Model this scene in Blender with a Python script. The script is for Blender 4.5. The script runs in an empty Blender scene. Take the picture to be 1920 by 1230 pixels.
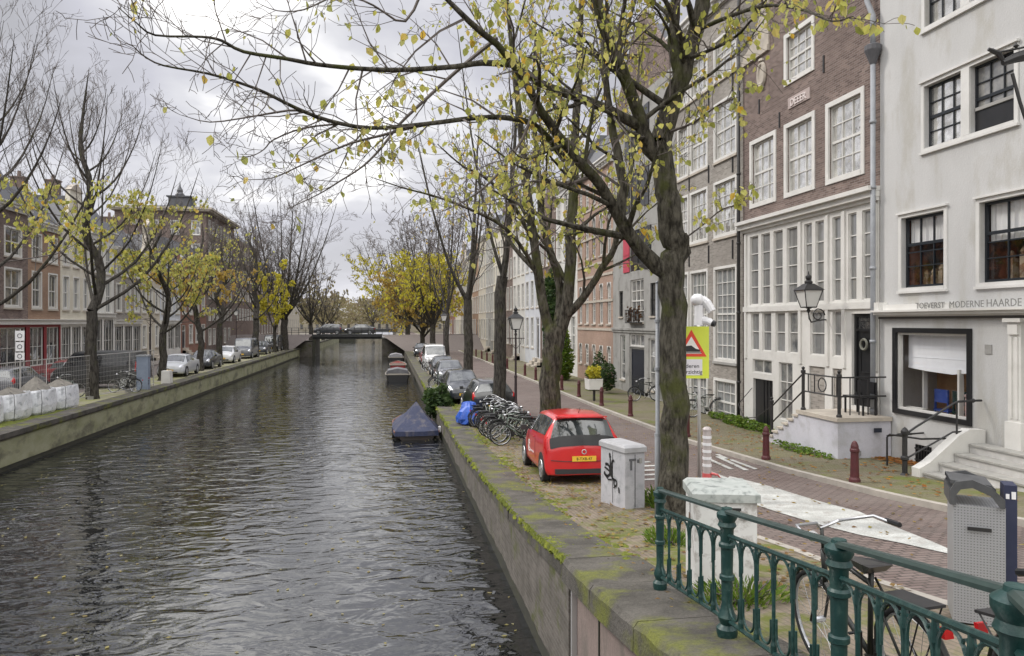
import bpy, math, random
from mathutils import Vector, Matrix, noise
R = math.radians
random.seed(7)
scene = bpy.context.scene
col = scene.collection

# ------------------------------------------------------------------ camera
FPX, CX, HY, CZ, TH = 1400.0, 960.0, 604.0, 4.7, R(9.41)
cam_d = bpy.data.cameras.new('camera')
cam = bpy.data.objects.new('camera', cam_d); col.objects.link(cam)
cam.location = (0, 0, CZ); cam.rotation_euler = (R(90), 0, -TH)
cam_d.sensor_width = 36; cam_d.lens = 36*FPX/1920; cam_d.shift_y = -11/1920
cam_d.clip_start = .1; cam_d.clip_end = 3000
scene.camera = cam
ct, st = math.cos(TH), math.sin(TH)

# ------------------------------------------------------------------ sky, sun, exposure
SUN_DIR = Vector((-.62, .42, .66)).normalized()
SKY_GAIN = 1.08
world = bpy.data.worlds.new('World'); scene.world = world; world.use_nodes = True
def build_world():
    nt = world.node_tree; nt.nodes.clear(); N = nt.nodes; L = nt.links
    out = N.new('ShaderNodeOutputWorld'); bg = N.new('ShaderNodeBackground'); bg.inputs[1].default_value = .1
    sky = N.new('ShaderNodeTexSky'); sky.sky_type = 'NISHITA'; sky.sun_disc = False
    sky.sun_elevation = math.asin(SUN_DIR.z); sky.sun_rotation = math.atan2(SUN_DIR.x, SUN_DIR.y)
    tc = N.new('ShaderNodeTexCoord'); sep = N.new('ShaderNodeSeparateXYZ'); L.new(tc.outputs['Generated'], sep.inputs[0])
    def m(op, a, b=None, c=None):
        n = N.new('ShaderNodeMath'); n.operation = op
        for i, v in enumerate((a, b, c)):
            if v is None: continue
            if isinstance(v, (int, float)): n.inputs[i].default_value = v
            else: L.new(v, n.inputs[i])
        return n.outputs[0]
    zz = m('ADD', m('MAXIMUM', sep.outputs[2], 0.0), .22)
    cb = N.new('ShaderNodeCombineXYZ')
    L.new(m('DIVIDE', sep.outputs[0], zz), cb.inputs[0]); L.new(m('DIVIDE', sep.outputs[1], zz), cb.inputs[1])
    def noi(scale, det, rough, off):
        mp = N.new('ShaderNodeMapping'); mp.inputs['Location'].default_value = off; L.new(cb.outputs[0], mp.inputs[0])
        n = N.new('ShaderNodeTexNoise'); n.inputs['Scale'].default_value = scale; n.inputs['Detail'].default_value = det
        n.inputs['Roughness'].default_value = rough; n.inputs['Distortion'].default_value = .15
        L.new(mp.outputs[0], n.inputs['Vector']); return n.outputs[0]
    n1 = noi(1.1, 5, .5, (3.1, 1.7, 0)); n2 = noi(3.4, 4, .55, (7, 2, 0))
    v = m('ADD', m('MULTIPLY', m('SUBTRACT', m('ADD', m('MULTIPLY', n1, .78), m('MULTIPLY', n2, .22)), .5), 1.15), .47)
    # the bright gap in the clouds that the sun stands behind
    vm = N.new('ShaderNodeVectorMath'); vm.operation = 'DOT_PRODUCT'; nv = N.new('ShaderNodeVectorMath'); nv.operation = 'NORMALIZE'
    L.new(tc.outputs['Generated'], nv.inputs[0]); L.new(nv.outputs[0], vm.inputs[0])
    d0 = Vector((-.21, .9, .42)).normalized(); vm.inputs[1].default_value = d0
    lobe = m('POWER', m('MAXIMUM', vm.outputs['Value'], 0.0), 70.0)
    v = m('ADD', v, m('MULTIPLY', lobe, .30))
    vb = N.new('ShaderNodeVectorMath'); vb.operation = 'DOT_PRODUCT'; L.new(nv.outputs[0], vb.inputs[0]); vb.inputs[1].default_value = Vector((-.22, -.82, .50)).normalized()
    v = m('ADD', v, m('MULTIPLY', m('POWER', m('MAXIMUM', vb.outputs['Value'], 0.0), 2.5), .55))   # unseen sky behind and left, brightness added to light the facades
    mr = N.new('ShaderNodeMapRange'); mr.clamp = False; mr.inputs['From Min'].default_value = .36; mr.inputs['From Max'].default_value = .70
    L.new(v, mr.inputs['Value'])
    rp = N.new('ShaderNodeValToRGB'); L.new(mr.outputs[0], rp.inputs[0])
    e = rp.color_ramp.elements
    e[0].position = 0; e[0].color = (.33, .33, .352, 1); e[1].position = 1; e[1].color = (1.15, 1.13, 1.10, 1)
    x = e.new(.42); x.color = (.44, .44, .485, 1)
    x = e.new(.66); x.color = (.56, .56, .585, 1)
    # pale band near the horizon
    hz = m('POWER', m('SUBTRACT', 1.0, m('MAXIMUM', sep.outputs[2], 0.0)), 7.0)
    mx = N.new('ShaderNodeMixRGB'); mx.inputs[2].default_value = (.58, .578, .62, 1)
    L.new(m('MULTIPLY', hz, .8), mx.inputs[0]); L.new(rp.outputs[0], mx.inputs[1])
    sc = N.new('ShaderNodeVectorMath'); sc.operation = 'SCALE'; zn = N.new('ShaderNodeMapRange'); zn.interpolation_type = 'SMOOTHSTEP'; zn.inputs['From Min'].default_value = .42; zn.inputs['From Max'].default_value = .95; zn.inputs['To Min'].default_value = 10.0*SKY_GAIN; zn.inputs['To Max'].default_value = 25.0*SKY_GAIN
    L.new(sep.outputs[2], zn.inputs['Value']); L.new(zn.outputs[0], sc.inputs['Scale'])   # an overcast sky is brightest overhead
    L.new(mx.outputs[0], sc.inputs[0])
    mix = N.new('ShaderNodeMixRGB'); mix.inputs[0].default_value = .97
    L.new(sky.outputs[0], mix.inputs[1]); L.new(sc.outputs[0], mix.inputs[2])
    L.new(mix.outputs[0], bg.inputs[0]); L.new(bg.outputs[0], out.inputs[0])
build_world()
sun_d = bpy.data.lights.new('sun', 'SUN'); sun_d.energy = 1.5; sun_d.angle = R(12); sun_d.color = (1, .95, .88)
sun = bpy.data.objects.new('sun', sun_d); col.objects.link(sun)
sun.rotation_euler = SUN_DIR.to_track_quat('Z', 'Y').to_euler()
scene.view_settings.view_transform = 'Standard'; scene.view_settings.look = 'None'
scene.view_settings.exposure = 0.42; scene.view_settings.gamma = 1; scene.view_settings.use_curve_mapping = False
scene.cycles.max_bounces = 6; scene.cycles.diffuse_bounces = 3; scene.cycles.glossy_bounces = 3
scene.cycles.transparent_max_bounces = 8; scene.cycles.transmission_bounces = 4
scene.cycles.caustics_reflective = False; scene.cycles.caustics_refractive = False

# ------------------------------------------------------------------ survey helpers
GY = [(-60, 2.6), (-6, 3.0), (0, 2.98), (2.2, 2.72), (3.8, 2.42), (5.5, 2.2), (7.2, 1.97), (8.7, 1.83), (10.5, 1.62), (12.4, 1.45),
      (16, 1.22), (22, .98), (31, .90), (60, .9), (2500, .9)]
def g(y):
    for (a, b), (c, d) in zip(GY, GY[1:]):
        if y <= c:
            t = max(0, (y-a)/(c-a)); return b+(d-b)*t
    return .9
GL = 1.17
def Q(px, py, zc):
    u = (px-CX)/FPX
    return Vector((zc*(u*ct+st), zc*(ct-u*st), CZ+zc*(HY-py)/FPX))
def Xat(px, y): u = (px-CX)/FPX; return y*(u*ct+st)/(ct-u*st)
def Yat(px, x): u = (px-CX)/FPX; return x*(ct-u*st)/(u*ct+st)
def FP(px, py, D=12.6):
    u = (px-CX)/FPX; zc = D/(u*ct+st); return D/(u*ct+st)*(ct-u*st), CZ+zc*(HY-py)/FPX

# ------------------------------------------------------------------ materials
MATS = {}
def nodes(name):
    m = bpy.data.materials.new(name); m.use_nodes = True; MATS[name] = m
    nt = m.node_tree; b = nt.nodes['Principled BSDF']; return m, nt, b
def mat(name, c1, c2=None, scale=4, rough=.75, metal=0, bump=0, bscale=None, spec=.5, pos=.5, wid=.35, stretch=(1, 1, 1), c3=None, s3=1, coat=0, detail=5, grain=0):
    m, nt, b = nodes(name); N, L = nt.nodes, nt.links
    b.inputs['Roughness'].default_value = rough; b.inputs['Metallic'].default_value = metal
    b.inputs['Specular IOR Level'].default_value = spec
    if coat: b.inputs['Coat Weight'].default_value = coat; b.inputs['Coat Roughness'].default_value = .06
    b.inputs['Base Color'].default_value = (*c1, 1)
    tc = N.new('ShaderNodeTexCoord'); mp = N.new('ShaderNodeMapping'); mp.inputs['Scale'].default_value = stretch
    L.new(tc.outputs['Object'], mp.inputs[0])
    def noi(s, d=detail):
        n = N.new('ShaderNodeTexNoise'); n.inputs['Scale'].default_value = s; n.inputs['Detail'].default_value = d
        n.inputs['Roughness'].default_value = .62; L.new(mp.outputs[0], n.inputs['Vector']); return n.outputs[0]
    def mask(src, p, w):
        r = N.new('ShaderNodeMapRange'); r.inputs['From Min'].default_value = p-w/2; r.inputs['From Max'].default_value = p+w/2
        L.new(src, r.inputs['Value']); return r.outputs[0]
    cur = None
    if c2:
        mx = N.new('ShaderNodeMixRGB'); mx.inputs[1].default_value = (*c1, 1); mx.inputs[2].default_value = (*c2, 1)
        L.new(mask(noi(scale), pos, wid), mx.inputs[0]); cur = mx.outputs[0]
    if c3:
        mx = N.new('ShaderNodeMixRGB'); mx.inputs[2].default_value = (*c3, 1)
        if cur: L.new(cur, mx.inputs[1])
        else: mx.inputs[1].default_value = (*c1, 1)
        L.new(mask(noi(s3), .58, .14), mx.inputs[0]); cur = mx.outputs[0]
    if grain:      # fine speckle of the surface itself
        if cur is None:
            cn = N.new('ShaderNodeRGB'); cn.outputs[0].default_value = (*c1, 1); cur = cn.outputs[0]
        gr = N.new('ShaderNodeMapRange'); gr.inputs['From Min'].default_value = .3; gr.inputs['From Max'].default_value = .7; gr.inputs['To Min'].default_value = 1-grain; gr.inputs['To Max'].default_value = 1+grain*.6
        g1 = N.new('ShaderNodeTexNoise'); g1.inputs['Scale'].default_value = 38; g1.inputs['Detail'].default_value = 8; g1.inputs['Roughness'].default_value = .8; L.new(tc.outputs['Object'], g1.inputs['Vector']); L.new(g1.outputs[0], gr.inputs['Value'])
        vs = N.new('ShaderNodeVectorMath'); vs.operation = 'SCALE'; L.new(cur, vs.inputs[0]); L.new(gr.outputs[0], vs.inputs['Scale']); cur = vs.outputs[0]
    if cur: L.new(cur, b.inputs['Base Color'])
    if bump:
        bp = N.new('ShaderNodeBump'); bp.inputs['Strength'].default_value = bump; bp.inputs['Distance'].default_value = .02
        L.new(noi(bscale or scale*4), bp.inputs['Height']); L.new(bp.outputs[0], b.inputs['Normal'])
    return m
def brickmat(name, c1, c2, mortar, bw=.22, bh=.065, ms=.008, stain=None, ss=.8, rough=.85, ground=False, rot=0, bump=.5, bias=0, moss=None, mscale=1.5, mpos=.6, freq=2):
    m, nt, b = nodes(name); N, L = nt.nodes, nt.links
    b.inputs['Roughness'].default_value = rough; b.inputs['Specular IOR Level'].default_value = .3
    geo = N.new('ShaderNodeNewGeometry'); sep = N.new('ShaderNodeSeparateXYZ'); L.new(geo.outputs['Position'], sep.inputs[0])
    cb = N.new('ShaderNodeCombineXYZ')
    if ground:
        L.new(sep.outputs[0], cb.inputs[0]); L.new(sep.outputs[1], cb.inputs[1])
    else:
        a = N.new('ShaderNodeMath'); L.new(sep.outputs[0], a.inputs[0]); L.new(sep.outputs[1], a.inputs[1])
        L.new(a.outputs[0], cb.inputs[0]); L.new(sep.outputs[2], cb.inputs[1])
    vec = cb.outputs[0]
    if rot:
        mp = N.new('ShaderNodeMapping'); mp.inputs['Rotation'].default_value = (0, 0, R(rot)); L.new(vec, mp.inputs[0]); vec = mp.outputs[0]
    bt = N.new('ShaderNodeTexBrick'); bt.inputs['Scale'].default_value = 1; bt.inputs['Brick Width'].default_value = bw
    bt.inputs['Row Height'].default_value = bh; bt.inputs['Mortar Size'].default_value = ms; bt.inputs['Bias'].default_value = bias
    bt.offset_frequency = freq
    bt.inputs['Color1'].default_value = (*c1, 1); bt.inputs['Color2'].default_value = (*c2, 1); bt.inputs['Mortar'].default_value = (*mortar, 1)
    L.new(vec, bt.inputs['Vector']); cur = bt.outputs['Color']
    def noi(s, src=geo.outputs['Position']):
        n = N.new('ShaderNodeTexNoise'); n.inputs['Scale'].default_value = s; n.inputs['Detail'].default_value = 6; n.inputs['Roughness'].default_value = .65
        L.new(src, n.inputs['Vector']); return n.outputs[0]
    if stain:
        r = N.new('ShaderNodeMapRange'); r.inputs['From Min'].default_value = .38; r.inputs['From Max'].default_value = .68; L.new(noi(ss), r.inputs['Value'])
        mm = N.new('ShaderNodeMath'); mm.operation = 'MULTIPLY'; mm.inputs[1].default_value = .6; L.new(r.outputs[0], mm.inputs[0])
        mx = N.new('ShaderNodeMixRGB'); mx.inputs[2].default_value = (*stain, 1); L.new(mm.outputs[0], mx.inputs[0]); L.new(cur, mx.inputs[1]); cur = mx.outputs[0]
    if moss:
        r = N.new('ShaderNodeMapRange'); r.inputs['From Min'].default_value = mpos-.05; r.inputs['From Max'].default_value = mpos+.08; L.new(noi(mscale), r.inputs['Value'])
        mx = N.new('ShaderNodeMixRGB'); mx.inputs[2].default_value = (*moss, 1); L.new(r.outputs[0], mx.inputs[0]); L.new(cur, mx.inputs[1]); cur = mx.outputs[0]
    L.new(cur, b.inputs['Base Color'])
    if bump:
        ad = N.new('ShaderNodeMath'); ad.operation = 'MULTIPLY_ADD'; L.new(noi(30), ad.inputs[0]); ad.inputs[1].default_value = .5; 
        inv = N.new('ShaderNodeMath'); inv.operation = 'SUBTRACT'; inv.inputs[0].default_value = 1; L.new(bt.outputs['Fac'], inv.inputs[1]); L.new(inv.outputs[0], ad.inputs[2])
        bp = N.new('ShaderNodeBump'); bp.inputs['Strength'].default_value = bump; bp.inputs['Distance'].default_value = .01
        L.new(ad.outputs[0], bp.inputs['Height']); L.new(bp.outputs[0], b.inputs['Normal'])
    return m
def pane(name, c1, c2=None, metal=0, ior=1.9, scale=3, wav=.06, stretch=(1, 1, 1), rough=.03):
    m = mat(name, c1, c2, scale=scale, rough=rough, metal=metal, stretch=stretch, wid=.2)
    nt = m.node_tree; N, L = nt.nodes, nt.links; b = N['Principled BSDF']; b.inputs['IOR'].default_value = ior
    geo = N.new('ShaderNodeNewGeometry'); n = N.new('ShaderNodeTexNoise'); n.inputs['Scale'].default_value = 1.6; n.inputs['Detail'].default_value = 2
    L.new(geo.outputs['Position'], n.inputs['Vector'])
    bp = N.new('ShaderNodeBump'); bp.inputs['Strength'].default_value = wav; bp.inputs['Distance'].default_value = .25
    L.new(n.outputs[0], bp.inputs['Height']); L.new(bp.outputs[0], b.inputs['Normal'])
    return m

WHITE = mat('white_paint', (.74, .73, .70), (.62, .61, .58), scale=.9, rough=.5, c3=(.64, .63, .60), s3=2.2, grain=.06)
CREAM = mat('cream_paint', (.70, .66, .56), (.60, .56, .46), scale=2, rough=.6)
STUCCO = mat('grey_white_stucco', (.585, .585, .58), (.485, .485, .48), scale=.9, stretch=(1, 1, .4), rough=.85, bump=.35, bscale=35, c3=(.46, .45, .42), s3=1.3, wid=.5, grain=.14)
STUCCO2 = mat('lilac_white_stucco', (.60, .60, .66), (.50, .50, .56), scale=.9, rough=.8, bump=.2, bscale=20, c3=(.45, .45, .48), s3=1.6, grain=.15)
STONE = mat('pale_sandstone', (.52, .47, .40), (.40, .36, .31), scale=3, rough=.9, bump=.3)
BRICK_BR = brickmat('purple_brown_brick', (.115, .078, .068), (.26, .19, .165), (.28, .25, .23), stain=(.12, .09, .08), ss=.7)
BRICK_GR = brickmat('weathered_grey_brick', (.23, .21, .19), (.40, .37, .335), (.36, .34, .31), stain=(.21, .19, .17), ss=.5)
BRICK_PK = brickmat('pinkish_brick', (.34, .215, .165), (.42, .28, .215), (.42, .36, .31), stain=(.27, .19, .15), ss=.5)
BRICK_RD = brickmat('red_brick', (.25, .105, .075), (.33, .15, .105), (.33, .27, .23), stain=(.17, .09, .07), ss=.5)
BRICK_OR = brickmat('orange_brown_brick', (.33, .19, .115), (.40, .25, .165), (.38, .33, .27), stain=(.23, .15, .11), ss=.5)
BRICK_DK = brickmat('dark_brown_brick', (.17, .118, .10), (.22, .16, .135), (.24, .21, .19), stain=(.12, .085, .075), ss=.4)
SLATE = mat('dark_slate', (.075, .078, .088), (.11, .112, .122), scale=3, rough=.6, bump=.3)
TILE = mat('red_roof_tile', (.28, .11, .06), (.18, .08, .05), scale=4, rough=.8, bump=.4)
BLACKP = mat('black_gloss_paint', (.012, .013, .015), (.02, .02, .022), rough=.3)
DKGREEN = mat('dark_green_door_paint', (.012, .03, .026), rough=.3)
NAVY = mat('navy_door_paint', (.012, .016, .03), rough=.3)
REDP = mat('dark_red_paint', (.26, .02, .03), (.2, .018, .025), rough=.5)
PINKSH = mat('pink_red_shutter_paint', (.52, .06, .10), (.42, .05, .08), rough=.6)
GREYP = mat('grey_plaster', (.36, .355, .34), (.29, .285, .27), scale=1, rough=.85, c3=(.24, .235, .22), s3=1.5)
BEIGEP = mat('beige_plaster', (.56, .51, .42), (.48, .44, .36), scale=1, rough=.85)
PALEBL = mat('pale_blue_grey_plaster', (.60, .62, .66), (.5, .52, .56), scale=1, rough=.8)
ZINC = mat('painted_zinc_pipe', (.33, .345, .37), (.27, .285, .31), scale=5, rough=.5)
P_SKY = pane('sky_reflecting_glass', (.92, .91, .87), (.62, .61, .58), metal=.72, scale=2.6, wav=.13, ior=2.2)
P_CUR = pane('glass_over_net_curtain', (.30, .31, .31), (.17, .18, .185), scale=2.0, stretch=(9, 9, .6), ior=1.9)
P_DK = pane('dark_window_glass', (.03, .032, .035), (.075, .07, .065), scale=2.5, ior=2.2)
P_MID = pane('grey_window_glass', (.10, .105, .11), (.28, .275, .26), scale=1.8, ior=2.1)
IRON = mat('black_iron', (.015, .015, .017), (.028, .027, .027), scale=10, rough=.5)
MAROON = mat('maroon_bollard_paint', (.095, .018, .022), (.06, .014, .016), scale=8, rough=.5)

# ------------------------------------------------------------------ mesh helpers
class MB:
    def __init__(s): s.v = []; s.f = []; s.m = []; s.cur = 0
    def face(s, pts):
        i = len(s.v); s.v += [tuple(p) for p in pts]; s.f.append(tuple(range(i, i+len(pts)))); s.m.append(s.cur)
    def raw(s, vs, fs):
        i = len(s.v); s.v += [tuple(p) for p in vs]
        for f in fs: s.f.append(tuple(k+i for k in f)); s.m.append(s.cur)
    def box(s, x0, x1, y0, y1, z0, z1, T=None, taper=None):
        P = [(x, y, z) for z in (z0, z1) for y in (y0, y1) for x in (x0, x1)]
        if taper:
            cx, cy = (x0+x1)/2, (y0+y1)/2
            P = [(cx+(x-cx)*taper if z == z1 else x, cy+(y-cy)*taper if z == z1 else y, z) for x, y, z in P]
        if T: P = [T(*p) for p in P]
        s.raw(P, [(0, 2, 3, 1), (4, 5, 7, 6), (0, 1, 5, 4), (2, 6, 7, 3), (0, 4, 6, 2), (1, 3, 7, 5)])
    def prism(s, poly, d0, d1, T):
        """poly in (s,z), extruded along d; T(d,s,z)"""
        n = len(poly)
        s.raw([T(d0, a, b) for a, b in poly]+[T(d1, a, b) for a, b in poly],
              [tuple(range(n)), tuple(range(2*n-1, n-1, -1))]+[(i, (i+1) % n, (i+1) % n+n, i+n) for i in range(n)])
    def tube(s, pts, rads, n=6, cap=True):
        pts = [Vector(p) for p in pts]
        if isinstance(rads, (int, float)): rads = [rads]*len(pts)
        i0 = len(s.v); prev = None; N = len(pts)
        for k in range(N):
            a = pts[max(0, k-1)]; b = pts[min(N-1, k+1)]; d = (b-a)
            if d.length < 1e-9: d = Vector((0, 0, 1))
            d.normalize()
            if prev is None:
                ref = Vector((0, 0, 1)) if abs(d.z) < .9 else Vector((1, 0, 0)); u = d.cross(ref).normalized()
            else:
                u = prev-d*prev.dot(d)
                if u.length < 1e-6: u = d.orthogonal()
                u.normalize()
            prev = u; w = d.cross(u)
            for j in range(n):
                an = 2*math.pi*j/n; q = pts[k]+(u*math.cos(an)+w*math.sin(an))*rads[k]; s.v.append((q.x, q.y, q.z))
        for k in range(N-1):
            for j in range(n):
                a = i0+k*n+j; b = i0+k*n+(j+1) % n; s.f.append((a, b, b+n, a+n)); s.m.append(s.cur)
        if cap:
            s.f.append(tuple(i0+j for j in range(n))[::-1]); s.m.append(s.cur)
            s.f.append(tuple(i0+(N-1)*n+j for j in range(n))); s.m.append(s.cur)
    def lathe(s, prof, n=14, c=(0, 0, 0), axis='z', sq=None):
        """prof: [(r,h)]"""
        i0 = len(s.v)
        for r, h in prof:
            for j in range(n):
                an = 2*math.pi*(j+.5)/n; a, b = r*math.cos(an), r*math.sin(an)
                p = (a, b, h) if axis == 'z' else ((h, a, b) if axis == 'x' else (a, h, b))
                s.v.append((p[0]+c[0], p[1]+c[1], p[2]+c[2]))
        for k in range(len(prof)-1):
            for j in range(n):
                a = i0+k*n+j; b = i0+k*n+(j+1) % n; s.f.append((a, b, b+n, a+n)); s.m.append(s.cur)
        s.f.append(tuple(i0+j for j in range(n))[::-1]); s.m.append(s.cur)
        s.f.append(tuple(i0+(len(prof)-1)*n+j for j in range(n))); s.m.append(s.cur)
    def torus(s, c, Rr, r, n=24, k=5, axis='x'):
        pts = []
        for i in range(n+1):
            a = 2*math.pi*i/n; p = (0, math.cos(a)*Rr, math.sin(a)*Rr) if axis == 'x' else (math.cos(a)*Rr, math.sin(a)*Rr, 0)
            pts.append((p[0]+c[0], p[1]+c[1], p[2]+c[2]))
        s.tube(pts, r, k, cap=False)
    def build(s, name, m, parent=None, off=None, smooth=False):
        """off: world position to subtract so that the mesh is local to its parent"""
        me = bpy.data.meshes.new(name)
        if off is not None:
            ox, oy, oz = off; vs = [(a-ox, b-oy, c-oz) for a, b, c in s.v]
        else: vs = s.v
        me.from_pydata(vs, [], s.f)
        ms = m if isinstance(m, (list, tuple)) else [m]
        for k in ms: me.materials.append(k)
        if len(ms) > 1: me.polygons.foreach_set('material_index', s.m)
        if smooth: me.polygons.foreach_set('use_smooth', [True]*len(s.f))
        me.update()
        o = bpy.data.objects.new(name, me); col.objects.link(o)
        if parent: o.parent = parent
        return o
def tag(o, label=None, cat=None, group=None, kind=None):
    if label: o['label'] = label
    if cat: o['category'] = cat
    if group: o['group'] = group
    if kind: o['kind'] = kind
    return o
def thing(name, label, cat, loc=(0, 0, 0), rz=0, group=None):
    o = bpy.data.objects.new(name, None); col.objects.link(o); o.location = loc; o.rotation_euler = (0, 0, rz)
    o.empty_display_size = .2
    return tag(o, label, cat, group)
def struct(name, mb, m, kind='structure', smooth=False):
    o = mb.build(name, m, smooth=smooth); o['kind'] = kind; return o
def dup(o, loc=None, rz=None, label=None, parent=None, scale=None):
    c = o.copy(); col.objects.link(c)
    if parent: c.parent = parent
    if loc is not None: c.location = loc
    if rz is not None: c.rotation_euler = (0, 0, rz)
    if label: c['label'] = label
    if scale: c.scale = (scale, scale, scale) if isinstance(scale, (int, float)) else scale
    for ch in list(o.children): dup(ch, parent=c)
    return c
def text_mb(mb, body, T, size, depth=.01, align='CENTER'):
    """letters in the (s,z) plane of T(d,s,z), extruded by depth"""
    cu = bpy.data.curves.new('t', 'FONT'); cu.body = body; cu.size = size; cu.align_x = align; cu.extrude = depth/2; cu.resolution_u = 2
    ob = bpy.data.objects.new('t', cu); me = bpy.data.meshes.new_from_object(ob)
    mb.raw([T(v.co.z+depth/2, v.co.x, v.co.y) for v in me.vertices], [tuple(p.vertices) for p in me.polygons])
    bpy.data.objects.remove(ob); bpy.data.curves.remove(cu); bpy.data.meshes.remove(me)

# ------------------------------------------------------------------ ground and water
def ysamples(y0, y1):
    ys = [y0]; y = y0
    while y < y1:
        y += .7 if y < 32 else (5 if y < 120 else 60); ys.append(min(y, y1))
    return ys
def strip(x0, x1, y0, y1, dz, gf=g, mb=None, nx=1):
    mb = mb or MB(); ys = ysamples(y0, y1)
    X = (lambda y, x: x(y) if callable(x) else x)
    for a, b in zip(ys, ys[1:]):
        for i in range(nx):
            t0, t1 = i/nx, (i+1)/nx
            xa0, xa1, xb0, xb1 = X(a, x0), X(a, x1), X(b, x0), X(b, x1)
            mb.face([(xa0+(xa1-xa0)*t0, a, gf(a)+dz), (xa0+(xa1-xa0)*t1, a, gf(a)+dz), (xb0+(xb1-xb0)*t1, b, gf(b)+dz), (xb0+(xb1-xb0)*t0, b, gf(b)+dz)])
    return mb
gl = lambda y: GL
SOIL = mat('packed_soil', (.16, .14, .11), (.11, .10, .08), scale=1)
ROADB = brickmat('red_brown_road_bricks', (.15, .112, .10), (.215, .165, .15), (.055, .045, .04), bw=.21, bh=.105, ms=.013, ground=True, stain=(.20, .17, .155), ss=.6, bump=1, rough=.7)
ASPH = mat('worn_grey_asphalt_band', (.17, .145, .13), (.12, .10, .095), scale=8, rough=.85)
PAVEB = brickmat('mossy_tan_paving_bricks', (.16, .135, .095), (.22, .185, .14), (.10, .095, .06), bw=.21, bh=.07, ms=.008, ground=True, stain=(.15, .15, .07), ss=.9, moss=(.13, .15, .035), mscale=.8, mpos=.58, bump=.6)
PARKB = brickmat('ochre_parking_bricks', (.15, .12, .088), (.215, .17, .13), (.11, .10, .07), bw=.21, bh=.07, ms=.009, ground=True, stain=(.30, .25, .20), ss=1.3, moss=(.12, .135, .03), mscale=1.6, mpos=.54, bump=.6, rot=90)
COPING = mat('grey_coping_stone', (.125, .115, .10), (.06, .055, .046), scale=2.2, rough=.9, bump=.8, bscale=30, c3=(.145, .155, .03), s3=1.5, wid=.3, grain=.5)
KERBM = mat('pale_kerb_stone', (.42, .385, .34), (.32, .30, .265), scale=3, rough=.85)
PAINT = mat('worn_white_road_paint', (.60, .61, .585), (.38, .385, .365), scale=2.0, rough=.75, c3=(.40, .385, .36), s3=5, grain=.5)
QUAYR = brickmat('weathered_quay_bricks', (.135, .12, .105), (.20, .178, .158), (.19, .178, .16), bw=.23, bh=.07, ms=.012, stain=(.065, .06, .05), ss=2.4, moss=(.095, .105, .04), mscale=1.3, mpos=.60, bump=1)
QUAYL = mat('algae_stained_quay_concrete', (.40, .39, .27), (.27, .28, .15), scale=.9, stretch=(1, 1, 2), rough=.9, bump=.3, bscale=12, c3=(.17, .165, .11), s3=.7, wid=.4, grain=.25)
DARKW = mat('wet_dark_stone', (.035, .035, .028), (.05, .05, .03), scale=3, rough=.5)
MOSS = mat('bright_moss', (.145, .17, .018), (.07, .085, .014), scale=9, rough=1, bump=1, bscale=60, c3=(.22, .24, .025), s3=4)
PINKW = mat('pinkish_abutment_stone', (.30, .235, .21), (.24, .19, .17), scale=3, stretch=(1, 1, .3), rough=.85, bump=.4, bscale=24, c3=(.19, .16, .14), s3=2, grain=.3)

mb = MB(); mb.face([(-1500, -300, -1.2), (1500, -300, -1.2), (1500, 2600, -1.2), (-1500, 2600, -1.2)]); struct('ground', mb, SOIL)
struct('ground_right_bank', strip(2.3, 700, -60, 2500, -.02), SOIL)
struct('ground_left_bank', strip(-700, -12.0, -60, 2500, -.02, gl), SOIL)

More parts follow.
